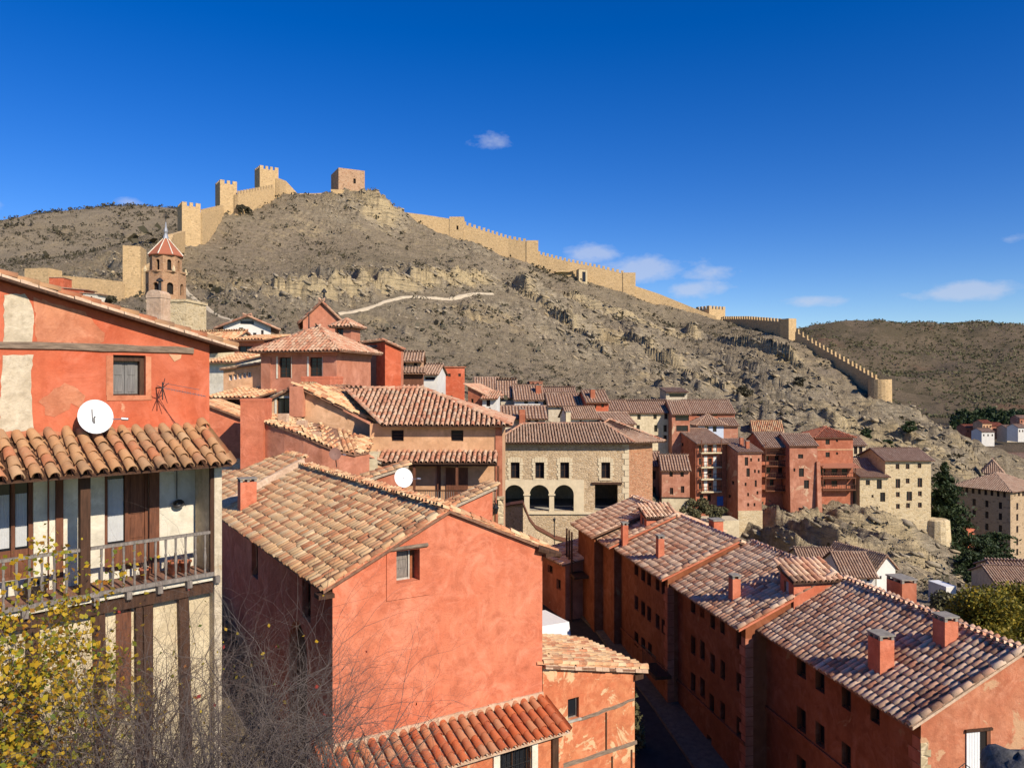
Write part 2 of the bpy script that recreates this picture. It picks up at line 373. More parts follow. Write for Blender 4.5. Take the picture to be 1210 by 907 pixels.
def roof_plane(root, pts, mat, sp=.24, ex=.34, seg=5, single=0, lip=True, chan=True, deck=None, roof=None, thick=.07, deckmat='mortar_old', jit=1.0):
    """pts: eave start, eave end, then round the top. Builds deck, cover tiles and channel tiles; returns the roof part."""
    pts = [Vector(p) for p in pts]
    U = (pts[1]-pts[0]).normalized(); Nn = U.cross(pts[-1]-pts[0]).normalized()
    if Nn.z < 0: Nn = -Nn
    Vv = Nn.cross(U).normalized()
    if deckmat in ('mortar_old', 'wood_brown', 'mortar') and seg < 7: deckmat = 'tile_bed'
    if seg >= 7: dk = [p-Nn*.055 for p in pts]
    else: dk = pts
    if roof is None:
        mb = MB(); mb.slab([p for p in dk] if (pts[1]-pts[0]).cross(pts[-1]-pts[0]).z > 0 else list(reversed(dk)), thick)
        roof = mb.build('roof', deckmat, root)
    else:
        mb = MB(); mb.slab(pts if (pts[1]-pts[0]).cross(pts[-1]-pts[0]).z > 0 else list(reversed(pts)), thick); mb.build('roof_deck', deckmat, root)
    O = pts[0]; poly = [((p-O).dot(U), (p-O).dot(Vv)) for p in pts]
    us = [p[0] for p in poly]; vs = [p[1] for p in poly]
    nu = max(1, int(round((max(us)-min(us))/sp))); spx = (max(us)-min(us))/nu
    nv = int(math.ceil((max(vs)-min(vs))/ex))
    ln = ex*1.22
    gu, gv = np.meshgrid(np.arange(nu), np.arange(nv))
    u = (min(us)+spx*(gu+.5)).ravel(); v = (min(vs)+ex*gv).ravel()-.05
    k = inside(poly, u, np.clip(v+ex*.5, min(vs)+.02, max(vs)-.02)); u, v = u[k], v[k]
    if len(u) == 0: return roof
    n = len(u)
    Um = np.array(U); Vm = np.array(Vv); Nm = np.array(Nn); Om = np.array(O)
    def place(u, v, off, base, quads, name, parent, amp, flip=1):
        m = len(u); yaw = rng.normal(0, .022*amp, m); lift = rng.normal(0, .004*amp, m)+off; sc_ = 1+rng.normal(0, .03*amp, m)
        vv = v+rng.normal(0, .012*amp, m); uu = u+rng.normal(0, .006*amp, m)
        bx = base[None, :, 0]*sc_[:, None]; by = base[None, :, 1]; bz = base[None, :, 2]*flip
        x = bx*np.cos(yaw)[:, None]-by*np.sin(yaw)[:, None]+uu[:, None]; y = bx*np.sin(yaw)[:, None]+by*np.cos(yaw)[:, None]+vv[:, None]
        z = bz+lift[:, None]
        P = Om+x[..., None]*Um+y[..., None]*Vm+z[..., None]*Nm-np.array(ORG[parent])
        Q = quads[None]+(np.arange(m)*len(base))[:, None, None]
        me = mesh_np(name, P.reshape(-1, 3), Q.reshape(-1, 4))
        return tag(link(name, me, mat, parent), kind='stuff')
    base, quads = barrel(spx, ln, seg, lip)
    if single:
        # the tiles that show largest become objects of their own
        wpos = Om+u[:, None]*Um+v[:, None]*Vm
        order = np.argsort(np.linalg.norm(wpos, axis=1)); pick = order[:single]; rest = order[single:]
        key = (round(spx, 3), ex, seg, mat)
        if key not in TILE_CACHE:
            TILE_CACHE[key] = mesh_np('tile', base, quads); TILE_CACHE[key].materials.append(MATS[mat])
        me = TILE_CACHE[key]; org = ORG[roof]
        M0 = Matrix((U, Vv, Nn)).transposed()
        for i in pick:
            o = bpy.data.objects.new('tile', me); C.objects.link(o); o.parent = roof
            p = O+U*(float(u[i])+random.gauss(0, .006*jit))+Vv*(float(v[i])+random.gauss(0, .014*jit))+Nn*(.012+random.gauss(0, .004*jit))-org
            rot = M0 @ Matrix.Rotation(random.gauss(0, .028*jit), 3, 'Z') @ Matrix.Rotation(random.gauss(0, .015*jit), 3, 'X')
            o.matrix_local = Matrix.Translation(p) @ rot.to_4x4()
        if len(rest): place(u[rest], v[rest], .012, base, quads, 'roof_tiles', roof, jit)
    else:
        place(u, v, .012, base, quads, 'roof_tiles', roof, jit)
    if chan and seg >= 7:
        b2, q2 = barrel(spx*1.05, ln, max(2, seg-2), False)
        uc = np.concatenate([u-spx/2, u+spx/2]); vc = np.concatenate([v, v])
        key = np.unique(np.round(np.stack([uc/spx, vc], 1), 2), axis=0)
        place(key[:, 0]*spx, key[:, 1]+ex*.35, spx*.17, b2, q2[:, ::-1], 'channel_tiles', roof, jit*.5, -1)
    return roof
def ridge_tiles(root, p, q, mat, r=.11, ln=.38, name='ridge_tiles', seg=5, single=False):
    p, q = Vector(p), Vector(q); L = (q-p).length; n = max(1, int(round(L/ln))); ln = L/n
    U = (q-p).normalized(); S = U.cross(Vector((0, 0, 1))).normalized(); Nn = S.cross(U)
    base, quads = barrel(r/.40, ln*1.12, seg, True); base = base*np.array([1, 1, 1.0])
    if single:
        me = mesh_np('ridge_tile', base, quads); me.materials.append(MATS[mat]); M0 = Matrix((S, U, Nn)).transposed()
        for i in range(n):
            o = bpy.data.objects.new('ridge_tile', me); C.objects.link(o); o.parent = root
            o.matrix_local = Matrix.Translation(p+U*(ln*i)-ORG[root]+Nn*random.gauss(0, .006)) @ (M0 @ Matrix.Rotation(random.gauss(0, .03), 3, 'Z')).to_4x4()
        return
    vs = []; qs = []
    for i in range(n):
        yaw = random.gauss(0, .02)
        for x, y, z in base: vs.append(p+U*(ln*i+y)+S*(x+yaw*y)+Nn*z-ORG[root])
        qs.append(quads+i*len(base))
    o = link(name, mesh_np(name, [tuple(v) for v in vs], np.concatenate(qs)), mat, root); tag(o, kind='stuff')

def chimney(root, c, w, d, h, fr, mat='coral', cap=True, style='open', capmat='capstone', name='chimney', label=None):
    """c: point on the roof; shaft goes a little into the roof"""
    f = Frame((c.x, c.y), fr.d); mb = MB(); z0 = c.z-.5; z1 = c.z+h
    mb.box(f, -w/2, w/2, -d/2, d/2, z0, z1)
    o = mb.build(name, mat, root)
    if cap:
        m = MB()
        if style == 'open':
            for sx in (-1, 0, 1):
                for sy in (-1, 1):
                    m.box(f, sx*(w/2-.045)-.045, sx*(w/2-.045)+.045, sy*(d/2-.05)-.045, sy*(d/2-.05)+.045, z1, z1+.11)
            m.box(f, -w/2-.03, w/2+.03, -d/2-.03, d/2+.03, z1+.11, z1+.155)
        else: m.box(f, -w/2-.05, w/2+.05, -d/2-.05, d/2+.05, z1, z1+.08)
        m.build('cap', capmat, o)
    if label: o['label'] = label
    return o

# ---------------------------------------------------------------- generic house
def lod(Y):
    if Y < 34: return dict(sp=.22, ex=.33, seg=5, lip=True, chan=True)
    if Y < 60: return dict(sp=.24, ex=.36, seg=4, lip=True, chan=True)
    if Y < 100: return dict(sp=.28, ex=.45, seg=4, lip=True, chan=False)
    return dict(sp=.42, ex=.7, seg=3, lip=False, chan=False)
def house(name, label, fr, L, D, z0, ze, rise, wall='terracotta', tile='tile_far', kind='side', wins=(), ov=.55, vg=.22, group='houses of the village',
          cat='house', single=0, winkw=None, holes_extra=(), walls=True, ridge=True, lodkw=None, chims=(), frame_mat='wood_dark', deckmat='wood_brown', faceh=None):
    """wins: (face, u, v, w, h) in photograph pixels, or (face, 'm', a, z, w, h) in metres. Returns root, dict of face frames, roof planes."""
    Yc = fr.pt(L/2, 0, 0).y
    root = thing(name, fr.pt(L/2, -D/2, z0), label, cat, group)
    faces = {'F': (fr, L), 'L': (fr.left(D), D), 'R': (fr.right(L), D), 'B': (fr.back(L, D), L)}
    hl = {k: list((faceh or {}).get(k, [])) for k in faces}; wl = []
    for w in wins:
        f, ln = faces[w[0]]
        if w[1] == 'm': a, z, ww, hh = w[2:6]; a0, a1, zb, zt = a-ww/2, a+ww/2, z-hh/2, z+hh/2
        else:
            u, v, ww, hh = w[1:5]
            a0 = f.px(u-ww/2, v)[0]; a1 = f.px(u+ww/2, v)[0]; zt = f.px(u, v-hh/2)[1]; zb = f.px(u, v+hh/2)[1]
        if a0 > a1: a0, a1 = a1, a0
        a0 = max(.08, a0); a1 = min(ln-.08, a1)
        if a1-a0 < .1 or zt-zb < .1 or zb < z0+.05: continue
        hl[w[0]].append(rect(a0, a1, zb, zt)); wl.append((f, a0, a1, zb, zt))
    zr = ze+rise
    def outline(k):
        l = faces[k][1]
        if kind in ('side',) and k in 'LR': return [(0, z0), (l, z0), (l, ze), (l/2, zr), (0, ze)]
        if kind == 'front' and k in 'FB': return [(0, z0), (l, z0), (l, ze), (l/2, zr), (0, ze)]
        if kind == 'mono':
            if k == 'B': return rect(0, l, z0, zr)
            if k == 'L': return [(0, z0), (l, z0), (l, ze), (0, zr)]
            if k == 'R': return [(0, z0), (l, z0), (l, zr), (0, ze)]
        if kind == 'monoL':      # high on the right
            if k == 'R': return rect(0, l, z0, zr)
            if k == 'F': return [(0, z0), (l, z0), (l, zr), (0, ze)]
            if k == 'B': return [(0, z0), (l, z0), (l, ze), (0, zr)]
        if kind == 'monoR':      # high on the left
            if k == 'L': return rect(0, l, z0, zr)
            if k == 'F': return [(0, z0), (l, z0), (l, ze), (0, zr)]
            if k == 'B': return [(0, z0), (l, z0), (l, zr), (0, ze)]
        return rect(0, l, z0, ze)
    mb = MB()
    if walls:
        for k, (f, l) in faces.items(): panel(mb, f, outline(k), hl[k], reveal=.22 if Yc > 60 else .25)
        mb.build('wall', wall, root)
    for (f, a0, a1, zb, zt) in wl:
        kw = dict(frame_mat=frame_mat, dep=.16, fw=.06 if Yc < 60 else .08); kw.update(winkw or {})
        window(root, f, a0, a1, zb, zt, **kw)
    kw = lod(Yc); kw.update(lodkw or {}); kw['deckmat'] = deckmat
    e = .06
    planes = []
    s = rise/(D/2)
    if kind == 'side':
        zo = ze-ov*s+e; zr2 = zr+e
        planes = [[fr.pt(-vg, ov, zo), fr.pt(L+vg, ov, zo), fr.pt(L+vg, -D/2, zr2), fr.pt(-vg, -D/2, zr2)],
                  [fr.pt(L+vg, -D-ov, zo), fr.pt(-vg, -D-ov, zo), fr.pt(-vg, -D/2, zr2), fr.pt(L+vg, -D/2, zr2)]]
        rd = [(fr.pt(-vg, -D/2, zr2+.02), fr.pt(L+vg, -D/2, zr2+.02))]
    elif kind == 'front':
        s = rise/(L/2); zo = ze-ov*s+e; zr2 = zr+e
        planes = [[fr.pt(-ov, -D-vg, zo), fr.pt(-ov, vg, zo), fr.pt(L/2, vg, zr2), fr.pt(L/2, -D-vg, zr2)],
                  [fr.pt(L+ov, vg, zo), fr.pt(L+ov, -D-vg, zo), fr.pt(L/2, -D-vg, zr2), fr.pt(L/2, vg, zr2)]]
        rd = [(fr.pt(L/2, vg, zr2+.02), fr.pt(L/2, -D-vg, zr2+.02))]
    elif kind == 'hip':
        m = min(L, D)/2; s = rise/m; zo = ze-ov*s+e; zr2 = zr+e
        if L >= D: r0, r1 = fr.pt(m, -D/2, zr2), fr.pt(L-m, -D/2, zr2)
        else: r0, r1 = fr.pt(L/2, -m, zr2), fr.pt(L/2, -D+m, zr2)
        a, b, c, d = fr.pt(-ov, ov, zo), fr.pt(L+ov, ov, zo), fr.pt(L+ov, -D-ov, zo), fr.pt(-ov, -D-ov, zo)
        if L >= D: planes = [[a, b, r1, r0], [b, c, r1], [c, d, r0, r1], [d, a, r0]]; rd = [(a, r0), (b, r1), (c, r1), (d, r0), (r0, r1)]
        else: planes = [[a, b, r0], [b, c, r1, r0], [c, d, r1], [d, a, r0, r1]]; rd = [(a, r0), (b, r0), (c, r1), (d, r1), (r0, r1)]
        rd = [x for x in rd if (x[0]-x[1]).length > .3]
    elif kind == 'mono':
        s = rise/D; planes = [[fr.pt(-vg, ov, ze-ov*s+e), fr.pt(L+vg, ov, ze-ov*s+e), fr.pt(L+vg, -D-.1, zr+e+.1*s), fr.pt(-vg, -D-.1, zr+e+.1*s)]]; rd = []
    elif kind == 'monoL':
        s = rise/L; planes = [[fr.pt(-ov, -D-vg, ze-ov*s+e), fr.pt(-ov, vg, ze-ov*s+e), fr.pt(L+.1, vg, zr+e), fr.pt(L+.1, -D-vg, zr+e)]]; rd = []
    elif kind == 'monoR':
        s = rise/L; planes = [[fr.pt(L+ov, vg, ze-ov*s+e), fr.pt(L+ov, -D-vg, ze-ov*s+e), fr.pt(-.1, -D-vg, zr+e), fr.pt(-.1, vg, zr+e)]]; rd = []
    elif kind == 'flat':
        mb = MB(); o_ = .15 if D >= 3.5 and Yc > 48 else .015; mb.box(fr, -o_, L+o_, -D-o_, o_, ze, ze+.12); mb.build('roof', tile, root); return root, faces, []
    roof = None
    for i, p in enumerate(planes):
        roof = roof_plane(root, p, tile, single=single if i == 0 else 0, roof=roof, **kw)
    if ridge:
        for (p, q) in rd: ridge_tiles(roof, p, q, tile, r=.11 if Yc < 100 else .16, ln=.4 if Yc < 100 else .8)
    for ch in chims:      # (u, v_base, w, h[, mat]) on the front roof plane
        P = planes[ch[5]] if len(ch) > 5 else planes[0]; nn = (P[1]-P[0]).cross(P[-1]-P[0]).normalized()
        c = hit(ch[0], ch[1], P[0], nn); chimney(roof, c, ch[2], ch[2], ch[3], fr, mat=ch[4] if len(ch) > 4 else wall, style='open' if Yc < 60 else 'slab')
    return root, faces, planes
def ph(name, label, u0, u1, ve, Y, th=0, D=6, rise=1.4, vb=None, H=None, **k):
    """house placed by the photograph: front wall from column u0 to u1, left end at depth Y, turned by th degrees"""
    d = V2(math.cos(R(th)), math.sin(R(th))); P = at(u0, ve, Y)
    t1 = (u1-CX)/FPX; L = (t1*P.y-P.x)/(d.x-t1*d.y)
    ze = P.z; z0 = (at(u0, vb, Y).z if vb else ze-(H or 5))-2.5
    fr = Frame(P, d)
    return house(name, label, fr, L, D, z0, ze, rise, **k)

# ---------------------------------------------------------------- terrain
def perlin(x, y, seed=0):
    xi = np.floor(x).astype(np.int64); yi = np.floor(y).astype(np.int64); xf = x-xi; yf = y-yi
    def g(ix, iy):
        h = (ix*374761393+iy*668265263+seed*974711) & 0x7fffffff
        h = ((h ^ (h >> 13))*1274126177) & 0x7fffffff; h = h ^ (h >> 16)
        a = (h & 0xffff)/65536.0*2*np.pi; return np.cos(a), np.sin(a)
    def dot(ix, iy, dx, dy): c, s = g(ix, iy); return c*dx+s*dy
    u = xf*xf*xf*(xf*(xf*6-15)+10); v = yf*yf*yf*(yf*(yf*6-15)+10)
    a = dot(xi, yi, xf, yf); b = dot(xi+1, yi, xf-1, yf); c = dot(xi, yi+1, xf, yf-1); d = dot(xi+1, yi+1, xf-1, yf-1)
    return (a+(b-a)*u)+((c+(d-c)*u)-(a+(b-a)*u))*v
def fbm(x, y, o=4, seed=0, gain=.5):
    s = 0; a = 1
    for i in range(o): s = s+a*perlin(x*2**i, y*2**i, seed+i); a *= gain
    return s
CP = []
def cp(u, v, Y): p = at(u, v, Y); CP.append((p.x, p.y, p.z))
def cw(*p): CP.append(p)
# crest of the castle hill and what lies behind it
for t in [(-150, 285, 430), (0, 278, 430), (60, 266, 430), (110, 258, 430), (160, 252, 430), (215, 250, 420), (260, 256, 380),
          (215, 287, 245), (237, 287, 250), (260, 252, 268), (300, 243, 285), (330, 231, 295), (350, 230, 303), (395, 228, 303), (415, 226, 300), (446, 232, 300),
          (470, 252, 302), (500, 268, 302), (531, 283, 303), (580, 297, 303), (622, 312, 303), (680, 329, 302), (738, 346, 302), (790, 362, 302), (844, 382, 300), (870, 386, 285),
          (905, 395, 268), (940, 403, 254), (960, 414, 247), (1000, 440, 232), (1050, 484, 213), (1080, 500, 208), (1120, 517, 204), (1160, 530, 200), (1190, 543, 197), (1225, 560, 194), (1300, 585, 190)]: cp(*t)
for (u, v, Y, dz) in [(350, 230, 345, 10), (430, 230, 345, 14), (531, 283, 345, 16), (640, 315, 345, 18), (740, 346, 345, 20), (844, 382, 340, 22), (940, 403, 300, 26), (1050, 484, 255, 18), (1160, 530, 240, 16), (1300, 585, 240, 10)]:
    p = at(u, v, 300); q = at(u, v, Y); cw(q.x, Y, p.z-dz)
for x in (-60, 40, 120, 220, 330): cw(x, 470, -30 if x > 0 else 20)
for x in (-330, -230, -150): cw(x, 480, 55)
cw(-330, 300, 45); cw(-330, 150, 25); cw(250, 320, -45); cw(200, 400, -42); cw(300, 250, -46); cw(280, 420, -42)
# the face of the hill
for t in [(0, 300, 330), (100, 292, 340), (170, 292, 330), (30, 335, 240), (100, 330, 235), (150, 345, 205), (70, 360, 190), (-150, 345, 220),
          (220, 330, 215), (225, 375, 160), (300, 300, 248), (300, 345, 205), (300, 385, 165), (380, 280, 272), (380, 330, 226), (400, 365, 200), (400, 405, 165),
          (460, 270, 290), (460, 310, 252), (470, 352, 215), (480, 400, 182), (490, 430, 165), (560, 320, 272), (580, 347, 240), (560, 400, 198), (560, 436, 172),
          (640, 340, 278), (640, 380, 230), (640, 420, 195), (640, 448, 172), (720, 360, 284), (720, 400, 236), (720, 440, 200), (730, 465, 178),
          (800, 385, 284), (800, 420, 240), (800, 455, 205), (800, 478, 182), (880, 405, 262), (880, 440, 228), (890, 480, 198), (880, 512, 172),
          (940, 430, 236), (950, 470, 210), (960, 505, 184), (1000, 470, 216), (1010, 510, 194), (1020, 535, 176), (1080, 520, 196), (1090, 545, 182), (1150, 548, 190), (1150, 565, 180)]: cp(*t)
# under the tall houses and the crag below them
for t in [(780, 605, 142), (830, 612, 142), (880, 640, 132), (930, 592, 150), (975, 590, 150), (1040, 605, 150), (1100, 625, 148), (1115, 635, 150),
          (900, 660, 120), (950, 640, 128), (1000, 650, 124), (1060, 650, 130), (1100, 665, 130), (1140, 675, 138), (960, 690, 104), (1040, 690, 110), (1120, 700, 118),
          (1150, 650, 160), (1200, 672, 156), (1260, 690, 150), (1215, 640, 185), (1190, 720, 110)]: cp(*t)
for p in [(0, 0, -2.6), (-8, 0, -3), (8, 0, -3), (0, -12, -2), (3, 4, -4.5), (-4, 5, -6), (-8, 8, -9), (-4, 12, -12.5), (2, 12, -13), (-9, 15, -10), (-12, 22, -8), (8, 8, -11), (8, 14, -16.5), (9, 25, -16.2), (6.6, 28, -16), (5, 35, -15.2), (4, 42, -14.6),
          (3, 50, -14), (-2, 57, -14), (14, 22, -17.4), (20, 20, -19), (14, 35, -17.6), (22, 35, -21), (0, 27, -16), (-4, 30, -14), (-10, 36, -9.5), (-16, 46, -7), (-6, 45, -10.5), (-2, 60, -14), (10, 62, -15), (22, 60, -21),
          (-24, 60, -3), (-30, 90, 3), (-45, 110, 5), (-8, 80, -8), (-5, 110, -6), (8, 120, -6), (0, 140, -3), (16, 150, -7), (-15, 140, 1), (30, 120, -24), (18, 90, -17), (24, 104, -20), (26, 140, -19), (33, 150, -13), (26, 150, -13), (20, 120, -13), (12, 118, -9.5), (30, 165, -6), (22, 166, -4), (15, 72, -17), (4, 66, -17), (10, 68, -17), (-1, 66, -16.5),
          (34, 64, -23), (35, 78, -22), (48, 80, -24), (60, 60, -26), (60, 100, -29), (90, 130, -36), (40, 30, -23), (-40, 30, -4), (-60, 60, 3), (-80, 20, 2), (50, 10, -22), (90, 60, -30), (140, 150, -42)]: cw(*p)
CPa = np.array(CP); cxy = CPa[:, :2]; cz = CPa[:, 2]
def _phi(d): return np.sqrt(d*d+16.0)
_A = -_phi(np.linalg.norm(cxy[:, None]-cxy[None], axis=2)); _n = len(cz)
_Pm = np.concatenate([np.ones((_n, 1)), cxy/100], 1)
_M = np.block([[_A-0*np.eye(_n), _Pm], [_Pm.T, np.zeros((3, 3))]])
_w = np.linalg.solve(_M, np.concatenate([cz, np.zeros(3)]))
def base_h(x, y):
    x = np.asarray(x, dtype=np.float64); y = np.asarray(y, dtype=np.float64); out = np.empty(x.size)
    xf = x.ravel(); yf = y.ravel()
    for i in range(0, xf.size, 40000):
        X = xf[i:i+40000]; Yy = yf[i:i+40000]
        d = np.sqrt((X[:, None]-cxy[None, :, 0])**2+(Yy[:, None]-cxy[None, :, 1])**2)
        out[i:i+40000] = -_phi(d) @ _w[:_n]+_w[_n]+_w[_n+1]*X/100+_w[_n+2]*Yy/100
    return out.reshape(x.shape)
ROCK = [(330, 350, 205, 26, 14, .8), (430, 345, 215, 34, 12, 1.0), (520, 335, 235, 22, 14, .9), (600, 340, 255, 14, 18, .9), (640, 360, 250, 22, 26, .9), (700, 390, 230, 24, 28, 1.0), (760, 400, 235, 26, 30, .9), (800, 430, 215, 24, 26, 1.0),
        (850, 430, 225, 30, 34, .9), (920, 470, 200, 30, 32, 1.0), (1000, 490, 200, 30, 30, 1.0), (1080, 525, 195, 26, 22, 1.0), (1140, 550, 188, 20, 18, .9), (450, 250, 296, 12, 10, 1.0), (400, 245, 290, 20, 12, .5), (560, 300, 290, 14, 10, .7),
        (960, 630, 130, 26, 18, .8), (1040, 640, 132, 22, 16, .8), (1110, 660, 132, 20, 16, .75), (900, 640, 122, 12, 14, .7), (250, 340, 200, 18, 18, .35), (90, 295, 330, 70, 26, .45), (60, 340, 230, 40, 20, .5), (140, 275, 380, 60, 30, .4), (480, 390, 190, 26, 14, .25)]
CLIFFS = [(6.0, 16, [(300, 352, 204), (380, 350, 209), (430, 350, 216), (500, 345, 231), (560, 335, 249), (592, 328, 264)]),
          (4.5, 14, [(600, 334, 262), (640, 372, 246), (690, 405, 226), (730, 430, 208)]), (5.0, 14, [(740, 400, 240), (800, 425, 222), (850, 446, 208), (885, 472, 194)]),
          (4.0, 12, [(850, 400, 262), (905, 412, 248), (950, 432, 232), (1005, 470, 210)]), (2.2, 8, [(905, 600, 136), (960, 598, 140), (1020, 612, 140), (1080, 630, 138), (1112, 642, 138)]),
          (1.6, 7, [(915, 640, 122), (1000, 655, 121), (1080, 668, 125), (1130, 680, 130)]), (4.5, 9, [(420, 240, 290), (450, 246, 292), (478, 264, 294)]), (3.5, 10, [(960, 500, 192), (1020, 515, 190), (1090, 535, 188), (1140, 552, 184)]),
          (3.0, 10, [(660, 345, 276), (720, 368, 268), (790, 390, 266), (840, 402, 270)])]
PATHS = [[(582, 343, 243), (565, 350, 238), (530, 356, 226), (480, 359, 217), (430, 365, 204), (400, 372, 196)], [(217, 342, 205), (240, 357, 185), (262, 366, 172), (285, 378, 163)]]
PATHPTS = []
for _p in PATHS:
    for _i in range(len(_p)-1):
        for _k in range(6): _q = at(*_p[_i]).lerp(at(*_p[_i+1]), _k/6); PATHPTS.append((_q.x, _q.y))
def rockmask(x, y):
    m = np.zeros(np.shape(x))
    for (u, v, Y, sx, sy, s) in ROCK:
        p = at(u, v, Y); m = np.maximum(m, s*np.exp(-((x-p.x)/sx)**2-((y-p.y)/sy)**2))
    return m
def height(x, y):
    x = np.asarray(x, dtype=np.float64); y = np.asarray(y, dtype=np.float64)
    h = base_h(x, y); far = np.clip((y-85)/40, 0, 1)
    m = np.clip((rockmask(x, y)+.10)*(1+1.1*fbm(x/17, y/17, 3, 41)), 0, 1.2)
    h = h+far*(1.1*fbm(x/24, y/24, 4, 3)+.22*fbm(x/3.1, y/3.1, 3, 9))
    cm = np.zeros(np.shape(x))
    for (A, lnth, cl_) in CLIFFS:
        cx_ = [at(*t).x for t in cl_]; cy_ = [at(*t).y for t in cl_]; yc = np.interp(x, cx_, cy_)+1.1*fbm(x/9, x/23+y/60, 3, 17)
        tp = np.clip((x-cx_[0])/6, 0, 1)*np.clip((cx_[-1]-x)/6, 0, 1); d_ = y-yc
        h = h+A*tp*(.85+.35*perlin(x/11, y/40, 19))*np.where(d_ < 0, np.exp(np.minimum(d_, 0)/.9)*.25, 1-.75*np.exp(-np.maximum(d_, 0)/.8))*np.exp(-np.maximum(d_, 0)/lnth)
        m = np.maximum(m, 1.1*tp*np.exp(-(d_/5.0)**2)); cm = np.maximum(cm, tp*np.exp(-((d_-1)/4.0)**2))
    pd = np.full(np.shape(x), 1e9)
    for (px_, py_) in PATHPTS: pd = np.minimum(pd, (x-px_)**2+(y-py_)**2)
    pm = 1-np.exp(-pd/20.0)
    w = h+.46*x+.10*y+1.3*fbm(x/31, y/31, 2, 5)   # beds dip to the right
    def beds(per, seed, sharp):
        st = w/per+.55*fbm(x/(7*per), y/(7*per), 3, seed); k = np.floor(st); f = st-k
        r = .5+.5*np.sin(k*12.9898+seed)*np.cos(k*4.1+2*perlin(x/19, k*.37, seed+1))       # each bed juts out by its own amount
        f = 1-f; return np.where(f < sharp, f/sharp, (1-f)/(1-sharp))*(.35+r)
    big = beds(4.6, 55, .8); mid = beds(1.9, 57, .75); fine = beds(.85, 59, .7)
    joint = np.maximum(0, 1-np.abs(perlin(x/4.2+.3*w, y/9.0, 83))*7)*(.5+.5*perlin(x/11, y/11, 84))
    crk = np.minimum(np.abs(perlin(x/2.2, w/1.1, 77)), .35)
    rk = 3.2*(big-.45)+2.2*(mid-.45)+1.1*(fine-.45)-1.5*joint+1.1*(crk-.2)+.45*fbm(x/6.5, y/6.5, 3, 91)
    res = np.clip((345-np.hypot(x, y))/40, .12, 1)   # finer relief fades where the sheet is coarse
    h = h+pm*far*res*(m*rk+(1-np.minimum(m, 1))*(.35*(mid-.45)+.28*(fine-.45)+.45*(np.abs(fbm(x/4, w/1.6, 3, 99))-.3)))
    return h, m*far*pm+2.0*np.clip(cm*far*pm, 0, 1)
def ground_z(x, y): return float(height(np.array([x]), np.array([y]))[0][0])

def fan_mesh(name, th0, th1, nth, rs, hfun):
    th = np.radians(np.linspace(th0, th1, nth)); rr = np.asarray(rs)
    T, Rr = np.meshgrid(th, rr); x = Rr*np.sin(T); y = Rr*np.cos(T)
    z, mm = hfun(x, y); m = np.where(mm >= 1.99, 1.0, np.minimum(mm, 1.2)) if False else np.minimum(mm, 1.2); cf = np.clip((mm-m)/1.5, 0, 1); i = np.arange(len(rr)-1)[:, None]*nth+np.arange(nth-1)[None]
    q = np.stack([i, i+1, i+nth+1, i+nth], -1).reshape(-1, 4)
    me = mesh_np(name, np.stack([x, y, z], -1).reshape(-1, 3), q)
    at_ = me.attributes.new('rock', 'FLOAT', 'POINT'); at_.data.foreach_set('value', m.ravel().astype(np.float32))
    at_ = me.attributes.new('cliff', 'FLOAT', 'POINT'); at_.data.foreach_set('value', cf.ravel().astype(np.float32))
    return me
